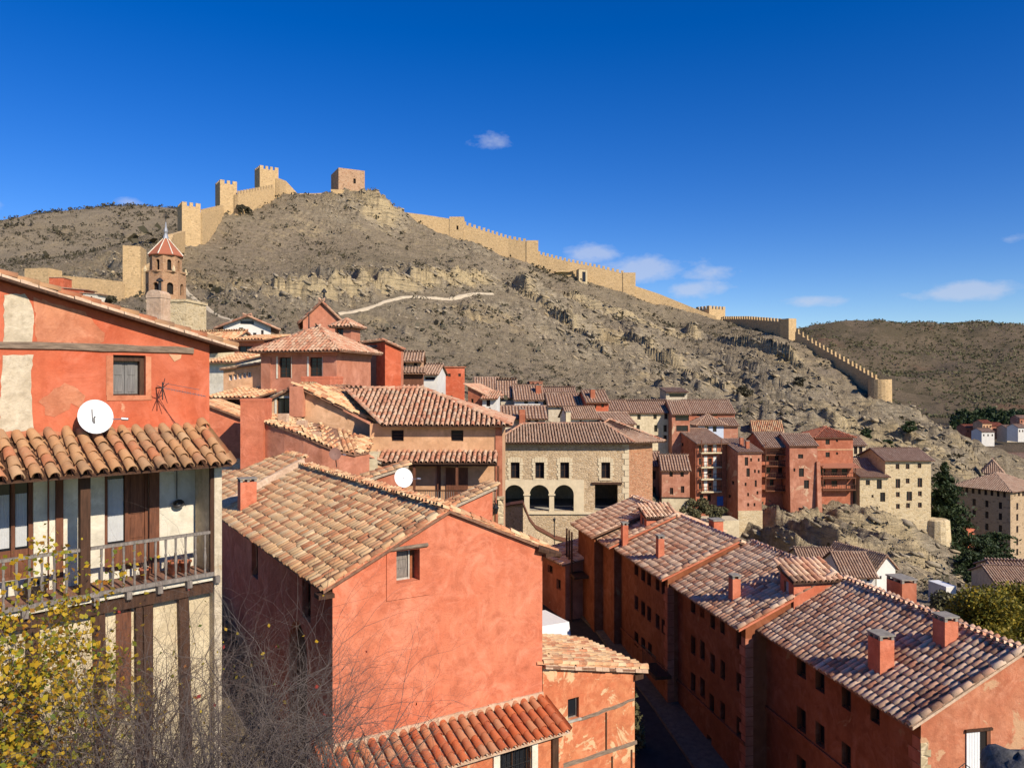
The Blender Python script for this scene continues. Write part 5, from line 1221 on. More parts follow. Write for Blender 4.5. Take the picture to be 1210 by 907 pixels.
# gallery posts at the street end
for i in range(3):
    a = .3+i*.55; m = MB(); m.box(fr0, a, a+.09, .75, .84, -13.9, -8.4); m.build('gallery_post', 'wood_dark', R0[0])
m = MB(); m.box(fr0, 0, 2.2, 0, .85, -10.9, -10.75); m.build('gallery_floor', 'wood_dark', R0[0])
m = MB(); m.tube(fr0.pt(0, .8, -9.95), fr0.pt(2.2, .8, -9.95), .03); m.build('gallery_rail', 'wood_dark', R0[0])

# ---------------------------------------------------------------- ochre house with the long balcony (behind the coral ridge)
def ochre_house():
    Y = 38.0; fr = Frame(at(437, 498, Y), V2(1, -.02)); L = 6.5; D = 7.0
    ze = at(0, 500, Y).z; zs = at(0, 536, Y).z; z0 = -14
    root = thing('ochre_house', fr.pt(L/2, -D/2, z0), 'ochre house with hipped tile roof over a shaded balcony and a long skirt roof', 'house', 'old houses behind the coral roof')
    hs = []; W = []
    for u in (470, 540.5): a0, zt = fr.px(u-7.5, 508); a1, _ = fr.px(u+7, 510); _, zb = fr.px(u, 521); hs.append(rect(a0, a1, zb, zt)); W.append((a0, a1, zb, zt))
    mb = MB(); panel(mb, fr, rect(0, L, z0, ze), hs, reveal=.2)
    panel(mb, fr.left(D), rect(0, D, z0, ze)); panel(mb, fr.right(L), rect(0, D, z0, ze)); panel(mb, fr.back(L, D), rect(0, L, z0, ze)); mb.build('wall', 'ochre', root)
    for w in W: window(root, fr, *w, frame_mat='wood_dark', mull=False, bars=2, fw=.04)
    e0, e1 = fr.pt(fr.px(452, 500, .5)[0], .55, ze-.09), fr.pt(fr.px(604, 500, .5)[0], .55, ze-.09)
    rz = at(0, 460, Y+3.4).z; r1 = at(500, 460, Y+3.4); r0 = at(408, 460, Y+3.4); r1.z = rz; r0.z = rz
    rf = roof_plane(root, [e0, e1, r1, r0], 'tile_mid', sp=.25, ex=.36, seg=5, single=300, deckmat='wood_dark', jit=1.2)
    b1 = fr.pt(L+.5, -D-.4, ze-.08); roof_plane(root, [e1, b1, r1], 'tile_mid', sp=.25, ex=.36, seg=4, roof=rf, deckmat='wood_dark')
    b0 = fr.pt(-1.5, -D-.4, ze-.08); roof_plane(root, [b1, b0, r0, r1], 'tile_mid', sp=.25, ex=.36, seg=3, roof=rf, deckmat='wood_dark')
    for (p, q) in ((e1, r1), (r1, r0), (e0, r0)): ridge_tiles(rf, p+Vector((0, 0, .06)), q+Vector((0, 0, .06)), 'tile_mid', r=.12, ln=.38)
    # skirt roof
    s0, _ = fr.px(452, 536); zt2, zo2 = at(0, 533, Y).z, at(0, 546.5, Y-1.3).z
    sk = roof_plane(root, [fr.pt(s0, 1.3, zo2), fr.pt(L-.15, 1.3, zo2), fr.pt(L-.15, 0, zt2), fr.pt(s0-.3, 0, zt2)], 'tile_mid', sp=.25, ex=.36, seg=5, single=90, deckmat='wood_dark'); sk.name = 'skirt_roof'
    m = MB(); m.box(fr, s0, L-.15, 1.0, 1.15, zo2-.17, zo2-.05); m.build('eave_beam', 'wood_dark', root)
    zf = at(0, 598, Y-1).z
    m = MB(); m.box(fr, s0, L, 0, 1.15, zf-.2, zf); m.build('balcony_floor', 'wood_dark', root)
    for u in (489.5, 516, 540, 588.5): a, _ = fr.px(u, 560, 1.05); m = MB(); w = .06 if u != 516 else .09; b = 1.02 if u != 516 else .02; m.box(fr, a-w, a+w, b, b+.1, zf, zo2-.16); m.build('post', 'wood_brown', root)
    a0, _ = fr.px(527, 560); a1, _ = fr.px(553, 560); m = MB(); m.box(fr, a0, a1, .004, .05, zf, at(0, 552, Y).z); m.build('door', 'wood_brown', root)
    m = MB(); zr = at(0, 578, Y-1).z; m.box(fr, s0, L-.2, 1.08, 1.14, zr-.06, zr); m.build('handrail', 'wood_dark', root); m = MB(); a = s0+.05
    while a < L-.25: m.box(fr, a, a+.025, 1.095, 1.12, zf, zr-.06); a += .105
    tag(m.build('balustrade', 'wood_grey', root), kind='stuff')
    # red corner pilaster
    m = MB(); p0, _ = fr.px(585.5, 540, .05); m.box(fr, p0, L+.05, -.3, .06, z0, ze-.02); m.build('pilaster', 'terracotta', root)
ochre_house()
# little roof end and coral wall in front of the ochre balcony
def roof_stub(label, u0, v0, u1, v1, Y, drop, D=4, wallmat='coral', tile='tile_tan', tilesingle=30):
    a = at(u0, v0, Y); b = at(u1, v1, Y+.6); d = V2(b.x-a.x, b.y-a.y); L = d.length; fr = Frame(a, d)
    root = thing('small_house', fr.pt(L/2, -D/2, -15), label, 'house', 'old houses behind the coral roof')
    mb = MB(); panel(mb, fr, [(0, -15), (L, -15), (L, b.z-.1), (0, a.z-.1)]); panel(mb, fr.right(L), rect(0, D, -15, b.z-.1)); panel(mb, fr.left(D), rect(0, D, -15, a.z-.1)); mb.build('wall', wallmat, root)
    e = Vector((0, 0, .05))
    p = [fr.pt(-.2, .12, a.z), fr.pt(L+.15, .12, b.z), fr.pt(L+.15, -D, b.z+drop), fr.pt(-.2, -D, a.z+drop)]
    lo, hi = (0, 1) if a.z < b.z else (1, 0)
    q = [p[3], p[0], p[1], p[2]] if a.z < b.z else [p[1], p[2], p[3], p[0]]
    rf = roof_plane(root, q, tile, sp=.24, ex=.36, seg=5, single=tilesingle, deckmat='mortar_old', jit=1.6)
    ridge_tiles(rf, (p[0] if a.z < b.z else p[1])+e, (p[1] if a.z < b.z else p[0])+e, tile, r=.11, ln=.36, name='verge_tile', single=True)
    m = MB(); m.hexa([fr.pt(-.2, .14, a.z-.1), fr.pt(L+.15, .14, b.z-.1), fr.pt(L+.15, -.05, b.z-.1), fr.pt(-.2, -.05, a.z-.1), fr.pt(-.2, .14, a.z+.02), fr.pt(L+.15, .14, b.z+.02), fr.pt(L+.15, -.05, b.z+.02), fr.pt(-.2, -.05, a.z+.02)]); m.build('verge_mortar', 'mortar_old', root)
    return root
roof_stub('small coral roof end with a mortared verge under the ochre balcony', 540, 597, 582, 574, 30.5, .0, 1.0)
roof_stub('short tiled lean-to beside the white oval dish', 437, 566, 478, 550, 34, .05, .9, 'terracotta')
roof_stub('low tiled porch roof below the brown satellite dish', 432, 538, 466, 552, 36.5, .05, 1.0, 'ochre', 'tile_mid')
c = at(477, 564, 28.5); dish('satellite_dish', 'white oval satellite dish standing on the coral roof', c, (.35, -.85, .35), .34, 'white', c+Vector((-.1, .3, -.75)))
c = at(396, 536, 33); dish('satellite_dish', 'brown round satellite dish below the curved roof', c, (.35, -.9, .3), .25, 'dishbrown', c+Vector((0, .3, -.6)))

# brick tower house with pyramid roof
T1 = ph('tower_house', 'square red house with pyramid tile roof and two tall windows', 309, 398, 411, 45, th=-14, D=4.6, rise=1.25, vb=520, wall='coralwall', tile='tile_mid', kind='hip', ov=.55,
        wins=[('F', 336.5, 434, 14, 24), ('F', 373, 434, 15, 24)], winkw=dict(bars=4, fw=.05), group='old houses behind the coral roof', lodkw=dict(seg=5))
fq = T1[1]['F'][0]; LQ = T1[1]['F'][1]
m = MB()
for f, l in ((fq, LQ), (T1[1]['R'][0], T1[1]['R'][1])): m.box(f, -.1, l+.1, .004, .12, fq.px(330, 417)[1], fq.px(330, 413)[1]); m.box(f, -.05, l+.05, .004, .07, fq.px(330, 421)[1], fq.px(330, 417)[1])
m.build('cornice', 'coralwall', T1[0])
for (x0, x1) in ((0, .62), (LQ-.85, LQ)): m = MB(); m.box(fq, x0, x1, .004, .06, -8, fq.px(330, 421.5)[1]); m.build('pilaster', 'pinkred', T1[0])
for u in (336.5, 373): a0, zt = fq.px(u-8, 421); a1, zb = fq.px(u+8, 447); m = MB(); m.box(fq, a0-.1, a0, .004, .03, zb, zt); m.box(fq, a1, a1+.02, .004, .03, zb, zt); m.build('window_surround', 'palecream', T1[0])
m = MB(); m.tube(at(365, 388, 47), at(365, 370, 47), .05, .03); m.build('finial', 'iron', T1[0])
ph('parapet_block', 'low coral parapet block below the tall windows', 356, 390, 447, 42.5, th=-8, D=2, rise=.05, vb=470, wall='coral', tile='coral', kind='flat', group='old houses behind the coral roof')
G1 = ph('gable_house', 'red gable house with small side turret behind the pyramid roof', 358, 402, 378, 54, th=14, D=6, rise=1.25, vb=430, wall='coralwall', tile='tile_mid', kind='front', ov=.3, group='old houses behind the coral roof')
ph('turret', 'small tiled turret on the shoulder of the red gable house', 396, 415, 384, 50.5, th=-10, D=1.6, rise=.35, vb=420, wall='coralwall', tile='tile_mid', kind='hip', ov=.3, wins=[('F', 401, 392, 9, 8)], group='old houses behind the coral roof')
m = MB(); p = at(383, 358, 56); m.tube(p-Vector((0, 0, .3)), p+Vector((0, 0, .75)), .12, .08); m.lathe(p+Vector((0, 0, .75)), [(.2, 0), (.2, .1), (.05, .3)], 8); m.build('chimney', 'iron', G1[0])
ph('white_house', 'white upper house with open dark gable and deep eaves', 264, 320, 385, 72, th=18, D=6, rise=.9, vb=415, wall='whitewall', tile='tile_mid', kind='front', ov=.8, vg=.6, wins=[('F', 285, 394, 5, 14), ('F', 301, 397, 4, 8), ('F', 310, 394, 3, 8), ('F', 292, 381, 16, 4)], group='old houses behind the coral roof')
ph('side_house', 'tan house with broad sunlit tile slope behind the balcony house roof', 196, 258, 414, 60, th=-20, D=6, rise=1.5, vb=440, wall='cream', tile='tile_tan', kind='side', ov=.3, group='old houses behind the coral roof')
ph('loft_house', 'red house with one wide dark loft opening', 277, 312, 402, 56, th=-8, D=4, rise=.5, vb=450, wall='coralwall', tile='tile_tan', kind='mono', wins=[('F', 290, 414, 17, 11), ('F', 306, 414, 7, 9)], group='old houses behind the coral roof')
ph('pale_house', 'pale pink house front beside the red corner', 246, 278, 428, 52, th=-12, D=5, rise=.8, vb=470, wall='palecream', tile='tile_tan', kind='mono', group='old houses behind the coral roof')
VR = ph('veranda_house', 'ochre house with a slanted row of white-framed panes', 264, 312, 437, 46, th=-6, D=4, rise=.35, vb=480, wall='ochre', tile='tile_tan', kind='monoL', ov=.15, wins=[('F', 272+i*5.6, 446-i*.9, 4.6, 6.5) for i in range(5)], frame_mat='white', group='old houses behind the coral roof')
ph('low_house', 'low tiled roof with a dark gap under its eave', 250, 300, 470, 43, th=-10, D=4, rise=.55, vb=500, wall='wood_dark', tile='tile_tan', kind='mono', ov=.4, group='old houses behind the coral roof')
ph('low_house', 'red house with sloping tile verge next to the tall coral chimney block', 244, 284, 494, 38.5, th=8, D=4, rise=.7, vb=540, wall='coral', tile='tile_tan', kind='monoR', ov=.1, vg=.2, group='old houses behind the coral roof')
ph('chimney_block', 'tall plain coral block with tilted tile cap', 284, 311, 474, 36, th=0, D=1.3, rise=.05, vb=545, wall='coral', tile='coral', kind='flat', group='old houses behind the coral roof')
# curved-roof house
def curved_house():
    ev = [(311, 499, 36.2), (335, 506, 35.6), (358, 515, 35.2), (380, 525, 35), (400, 533, 35), (420, 537, 35.3), (436, 534, 36)]
    tp = [(311, 488, 38.5), (330, 490, 38.6), (352, 494, 38.6), (375, 500, 38.5), (400, 507, 38.3), (422, 514, 38.2), (440, 522, 38.2)]
    E = [at(*t) for t in ev]; T = [at(*t) for t in tp]
    root = thing('curved_house', Vector((E[3].x, E[3].y+1, -12)), 'terracotta house with a sagging curved tile roof and tiny window', 'house', 'old houses behind the coral roof')
    mb = MB()
    for i in range(len(E)-1):
        inn = [p+Vector((0, .1, 0)) for p in (E[i], E[i+1])]; mb.quad(Vector((*inn[0].xy, -12)), Vector((*inn[1].xy, -12)), inn[1]-Vector((0, 0, .02)), inn[0]-Vector((0, 0, .02)))
    mb.build('wall', 'coralwall', root); rf = None
    for i in range(len(E)-1):
        rf2 = roof_plane(root, [E[i], E[i+1], T[i+1], T[i]], 'tile_tan', sp=.24, ex=.34, seg=4, roof=rf, deckmat='mortar_old', jit=1.8); rf = rf or rf2
    m = MB(); c = at(349, 539, 35.3)-Vector((0, .02, 0)); f = Frame(c, V2(1, -.2)); m.box(f, -.2, .2, -.02, .03, c.z-.2, c.z+.2); w = m.build('window', 'wood_grey', root)
    m = MB(); m.box(f, -.15, .15, .031, .035, c.z-.15, c.z+.15); m.build('pane', 'glass', w)
    for (u, v, Y) in ((335, 497, 37), (357, 505, 37), (373, 519, 36.2)): p = at(u, v, Y); chimney(rf, p, .45, .3, .35, f, 'mortar', cap=False)
    m = MB(); f2 = Frame(at(408, 560, 36.4), V2(1, .05)); m.box(f2, 0, 1.5, -2, 0, -12, at(0, 536, 36.4).z); m.build('pale_bay', 'cream', root)
    a0, zt = f2.px(417, 541); m = MB(); m.box(f2, a0, a0+.28, .004, .03, zt-.42, zt); m.build('bay_window', 'glass', root)
curved_house()
# half-gable house between the tower house and the ochre roof
def half_gable():
    Y = 40; fr = Frame(at(311, 500, Y), V2(1, -.06)); pts = [fr.px(311, 540), fr.px(440, 540), fr.px(440, 503), fr.px(352, 458), fr.px(311, 476)]
    root = thing('half_gable_house', fr.pt(2.5, -2, -12), 'tan wall house with a long falling tile verge and white-edged window', 'house', 'old houses behind the coral roof')
    a0, zt = fr.px(327, 470); a1, zb = fr.px(342, 490)
    mb = MB(); panel(mb, fr, pts, [rect(a0, a1, zb, zt)], reveal=.2); panel(mb, fr.left(4), rect(0, 4, -12, pts[4][1])); mb.build('wall', 'ochre', root)
    window(root, fr, a0, a1, zb, zt, mull=True); m = MB()
    for (x0, x1, y0, y1) in ((a0-.1, a0, zb, zt+.1), (a1, a1+.1, zb, zt+.1), (a0, a1, zt, zt+.1)): m.box(fr, x0, x1, .004, .03, y0, y1)
    m.build('window_surround', 'palecream', root)
    m = MB(); x0, _ = fr.px(346, 470); x1, _ = fr.px(361, 470); _, zb2 = fr.px(350, 492); m.box(fr, x0, x1, .004, .5, zb2, fr.px(353, 456)[1]); m.build('pier', 'coralwall', root)
    p0, p1, p2 = fr.px(308, 477), fr.px(351, 456), fr.px(456, 504)
    r = roof_plane(root, [fr.pt(p2[0], .3, p2[1]), fr.pt(p2[0]+1.2, -3.4, p2[1]+.2), fr.pt(p1[0]+1.8, -3.4, p1[1]+.1), fr.pt(p1[0], .3, p1[1])], 'tile_tan', sp=.24, ex=.35, seg=5, deckmat='mortar_old', jit=1.6)
    roof_plane(root, [fr.pt(p0[0], -3.4, p0[1]), fr.pt(p0[0], .25, p0[1]), fr.pt(p1[0], .25, p1[1]), fr.pt(p1[0], -3.4, p1[1])], 'tile_tan', sp=.24, ex=.35, seg=4, roof=r, deckmat='mortar_old', jit=1.6)
    ridge_tiles(r, fr.pt(p2[0], .25, p2[1]+.08), fr.pt(p1[0], .25, p1[1]+.08), 'tile_tan', r=.12, ln=.36, name='verge_tile', single=True)
half_gable()
ph('red_block', 'plain red corner house with flat dark top behind the ochre roof', 421, 456, 410, 54, th=-6, D=5, rise=.3, vb=470, wall='coralwall', tile='slate', kind='flat', group='old houses behind the coral roof')
ph('red_wing', 'bright red house wing with sloping tile edge', 455, 474, 412, 52.5, th=32, D=4, rise=.5, vb=470, wall='brickred', tile='tile_mid', kind='monoR', ov=.2, group='old houses behind the coral roof')
OC = 'houses climbing behind the ochre roof'
def v(name, label, *a, **k): k.setdefault('group', 'houses of the village'); return ph(name, label, *a, **k)
W_ = lambda l, w, h, f='F': [(f, u, vv, w, h) for u, vv in l]
v('village_house', 'small buff house with two square windows beside the bright red wing', 472, 498, 426, 72, th=4, D=5, rise=.8, vb=445, wall='ochre', tile='tile_far', wins=W_([(477.5, 430), (491, 430)], 4, 4), group=OC)
v('village_house', 'low open shed of dark timbers under the buff house', 468, 500, 441, 66, th=6, D=4, rise=.5, vb=460, wall='wood_brown', tile='tile_far', kind='mono', ov=.5, group=OC)
v('village_house', 'white-fronted house with wide eaves behind the sheds', 499, 517, 441, 82, th=-5, D=5, rise=.9, vb=460, wall='whitewall', tile='tile_far', ov=.6, wins=W_([(508, 447)], 12, 3), group=OC)
v('village_house', 'bright orange square house with two tiny windows and shaded flank', 523, 549, 434, 92, th=12, D=5, rise=.1, vb=462, wall='brickred', tile='terracotta', kind='flat', wins=W_([(531, 443), (543, 443)], 3, 3.5), group=OC)
v('village_house', 'red gable cottage with orange roof and white side wall', 553, 572, 466, 84, th=-14, D=6, rise=.9, vb=490, wall='terracotta', tile='tile_mid', kind='monoR', wins=W_([(558, 474)], 3, 6), group=OC)
v('village_house', 'white cottage end with single dark window under orange tiles', 570, 586, 471, 82, th=-4, D=5, rise=.7, vb=490, wall='whitewall', tile='tile_mid', kind='mono', wins=W_([(577, 476)], 4.5, 8), group=OC)
v('village_house', 'grey-roofed house at the upper edge of the village', 561, 589, 466, 128, th=3, D=8, rise=2.8, vb=480, wall='oldplaster', tile='tile_far')
v('village_house', 'tall brown-roofed house with ridge chimneys and open loft', 588, 610, 468, 122, th=2, D=7, rise=2.4, vb=485, wall='oldplaster', tile='tile_far', wins=W_([(594, 471), (602, 471)], 5, 4))
v('village_house', 'white house with two windows under a deep brown roof', 608, 642, 471, 120, th=4, D=7, rise=2.0, vb=486, wall='whitewall', tile='tile_far', wins=W_([(621.5, 474.5), (634, 474.5)], 4.5, 4.5), chims=[(636, 464, .8, 1.2, 'terracotta')])
v('village_house', 'tiny pink hut with two windows on the hill edge', 626, 641, 451, 165, th=3, D=4, rise=.3, vb=460, wall='pinkred', tile='pinkred', kind='flat', wins=W_([(630, 453.5), (635.5, 453.5)], 3, 2.5))
v('village_house', 'long low house with dark red-brown roof at the hill foot', 642, 681, 468, 150, th=4, D=7, rise=1.6, vb=478, wall='terracotta', tile='tile_far')
v('village_house', 'pinkish house with three small windows and wide grey roof', 648, 694, 478, 118, th=5, D=6, rise=1.6, vb=500, wall='oldplaster', tile='tile_far', wins=W_([(659, 480), (674, 480), (685, 480)], 3, 4)+W_([(650, 484)], 4, 5, 'L'))
v('village_house', 'orange house with dark gable side and brown roof', 693, 719, 474, 116, th=8, D=6, rise=1.5, vb=500, wall='brickred', tile='tile_far', wins=W_([(703, 480), (712, 479)], 3, 4), chims=[(700, 470, .7, 1.3, 'terracotta')])
v('village_house', 'pink house with plain front and low roof behind the orange house', 719, 742, 484, 130, th=5, D=6, rise=1.4, vb=505, wall='pinkred', tile='tile_far', wins=W_([(733, 489)], 4, 4))
v('village_house', 'grey-roofed low house behind the brick chimney', 592, 645, 493, 100, th=3, D=5, rise=1.3, vb=510, wall='oldplaster', tile='tile_far', wins=W_([(602, 497), (625, 497), (634, 496)], 4, 4), chims=[(617, 497, .75, 1.5, 'terracotta')])
v('village_house', 'white cottage with dark gable and one tiny window', 671, 706, 493, 98, th=8, D=5, rise=1.2, vb=510, wall='whitewall', tile='tile_far', wins=W_([(686, 496)], 2.5, 3.5), chims=[(671, 500, .6, 1.4, 'cream')])
v('village_house', 'ruddy cottage roof falling towards the white house', 716, 749, 500, 104, th=20, D=5, rise=1.3, vb=520, wall='terracotta', tile='tile_far', wins=W_([(738, 508)], 4, 5))
v('village_house', 'tall cream house with six dark shuttered windows', 742, 793, 487, 148, th=4, D=8, rise=2.0, vb=528, wall='cream', tile='tile_far', wins=W_([(755, 491.5), (774, 491), (787, 491), (754, 506), (775, 506), (786, 506), (776, 518), (786, 518)], 4, 8))
v('village_house', 'beige house with one wide dark gallery opening', 794, 815, 488, 146, th=4, D=7, rise=2.2, vb=520, wall='pinkred', tile='tile_far', wins=W_([(806, 493)], 16, 8)+W_([(806, 506)], 14, 7))
v('village_house', 'long-roofed house at the foot of the crag', 812, 868, 487, 165, th=3, D=8, rise=2.4, vb=515, wall='terracotta', tile='tile_far', wins=W_([(826, 490), (845, 490)], 5, 3))
v('village_house', 'blue-white glazed bay house under a low hipped roof', 825, 855, 500, 150, th=4, D=5, rise=1.6, vb=520, wall='bluewhite', tile='tile_far', kind='hip', ov=.7, wins=W_([(835, 506), (844.5, 506)], 4.5, 8))
v('village_house', 'plain red-brown side house joined to the glazed bay', 855, 872, 502, 152, th=4, D=5, rise=1.2, vb=520, wall='pinkred', tile='tile_far', wins=W_([(862, 503)], 8, 2))
v('ruined_house', 'roofless dark ruin on the slope above the village', 787, 812, 463, 178, th=5, D=5, rise=.8, vb=472, wall='oldplaster', tile='tile_far', kind='mono', ov=.8, wins=W_([(800, 467)], 18, 4), cat='ruin', group=None)
v('tan_shed', 'broad tan roof with dark triangular gable against the crag', 890, 926, 512, 172, th=-10, D=8, rise=2.6, vb=522, wall='cream', tile='tile_tan', kind='side')
v('red_cottage', 'small red house tucked beside the ruined tower stump', 58, 75, 328, 185, th=4, D=4, rise=.1, vb=350, wall='brickred', tile='tile_far', kind='flat', wins=W_([(66, 341)], 2, 4), group='small houses below the town wall')
v('red_cottage', 'low red row with three windows under the town wall', 75, 99, 343, 182, th=-6, D=4, rise=.5, vb=360, wall='brickred', tile='tile_far', kind='monoR', wins=W_([(80, 349), (90, 351)], 2, 4), group='small houses below the town wall')
v('pink_cottage', 'pale pink cottage at the end of the low red row', 98, 115, 348, 181, th=-6, D=4, rise=.3, vb=362, wall='palecream', tile='tile_far', kind='monoR', wins=W_([(108, 352)], 2, 4), group='small houses below the town wall')
CS = ph('chimney_stack', 'pale rendered chimney stack with rounded cap before the bell tower', 173, 190, 352, 26, th=-12, D=.5, rise=.1, vb=400, wall='mortar', tile='mortar', kind='flat', cat='chimney', group=None)
f = CS[1]['F'][0]; l = CS[1]['F'][1]; zt = f.px(180, 352)[1]+.12; m = MB(); vs = []
for b in (.01, -.51): vs += [f.pt(l/2+l/2*math.cos(math.pi*i/8), b, zt+.16*math.sin(math.pi*i/8)) for i in range(9)]
m.add(vs, [tuple(range(9)), tuple(range(17, 8, -1))]+[(i, i+9, i+10, i+1) for i in range(8)]); m.build('cap', 'mortar', CS[0])
m = MB(); m.lathe(f.pt(l/2+.05, -.25, zt+.15), [(.05, 0), (.05, .3), (.12, .32), (.12, .36), (.02, .44)], 8); m.build('cowl', 'iron', CS[0])

# ---------------------------------------------------------------- bell tower
def bell_tower():
    Y = 110; zt = lambda v_: at(0, v_, Y).z; c = at(196, 400, Y+2.6); c.z = 0
    root = thing('bell_tower', Vector((c.x, c.y, zt(400))), 'octagonal brick bell tower with red tiled cone and iron cross', 'tower')
    fr = Frame(at(174, 400, Y), V2(1, -.12)); m = MB(); m.box(fr, 0, 5.9, -5.6, 0, zt(420), zt(356)); m.box(fr, -.15, 6.05, -5.75, .15, zt(357), zt(354)); m.build('base', 'creamstone', root)
    def octa(r, z0, z1, holes_on, hw, hz0, hz1, mat, name):
        mb = MB(); ow = []
        for i in range(8):
            a0 = R(22.5+45*i-8); a1 = R(22.5+45*(i-1)-8)
            p0 = c+V2(math.cos(a1)*r, math.sin(a1)*r); p1 = c+V2(math.cos(a0)*r, math.sin(a0)*r); f = Frame(p0, p1-p0); l = (p1-p0).length
            hs = [arch(l/2-hw/2, l/2+hw/2, hz0, hz1)] if holes_on else []
            panel(mb, f, rect(0, l, z0, z1), hs, reveal=.4)
            if hs: ow.append((f, l))
        o = mb.build(name, mat, root)
        for f, l in ow:
            m = MB(); h = arch(l/2-hw/2, l/2+hw/2, hz0, hz1); m.add([f.pt(a, -.4, z) for a, z in h], [tuple(range(len(h)))]); m.build('bell_opening', 'dark_inside', o)
    octa(2.75, zt(356), zt(320), True, .85, zt(347), zt(333), 'towerbrick', 'lower_drum')
    octa(2.2, zt(320), zt(299), True, .55, zt(318), zt(305), 'towerbrick', 'upper_drum')
    m = MB(); m.lathe(c, [(2.85, zt(321)), (2.9, zt(320)), (2.9, zt(319)), (2.3, zt(318.6))], 8); m.build('cornice', 'towerbrick', root)
    m = MB(); m.lathe(c, [(2.5, zt(300)), (2.55, zt(299)), (1.2, zt(287)), (.25, zt(277))], 8); m.build('cone_roof', 'tile_red', root)
    m = MB()
    for i in range(8):
        a = 2*math.pi*i/8; m.tube(c+Vector((2.55*math.cos(a), 2.55*math.sin(a), zt(299))), c+Vector((.28*math.cos(a), .28*math.sin(a), zt(277))), .09, .06, 5)
    m.build('cone_ribs', 'palecream', root)
    m = MB(); m.lathe(c, [(.45, zt(278)), (.35, zt(275)), (.2, zt(272)), (.3, zt(269)), (.12, zt(264)), (.06, zt(258))], 8); m.build('finial', 'lead', root)
    m = MB(); m.tube(c+Vector((0, 0, zt(259))), c+Vector((0, 0, zt(246))), .05); m.tube(c+Vector((-.5, 0, zt(251))), c+Vector((.5, 0, zt(251))), .05); m.build('cross', 'iron', root)
    for i in range(4):
        a = R(45+90*i); m = MB(); m.lathe(c+Vector((2.9*math.cos(a), 2.9*math.sin(a), zt(320))), [(.22, 0), (.25, .3), (.05, .9)], 6); m.build('pinnacle', 'creamstone', root)
bell_tower()

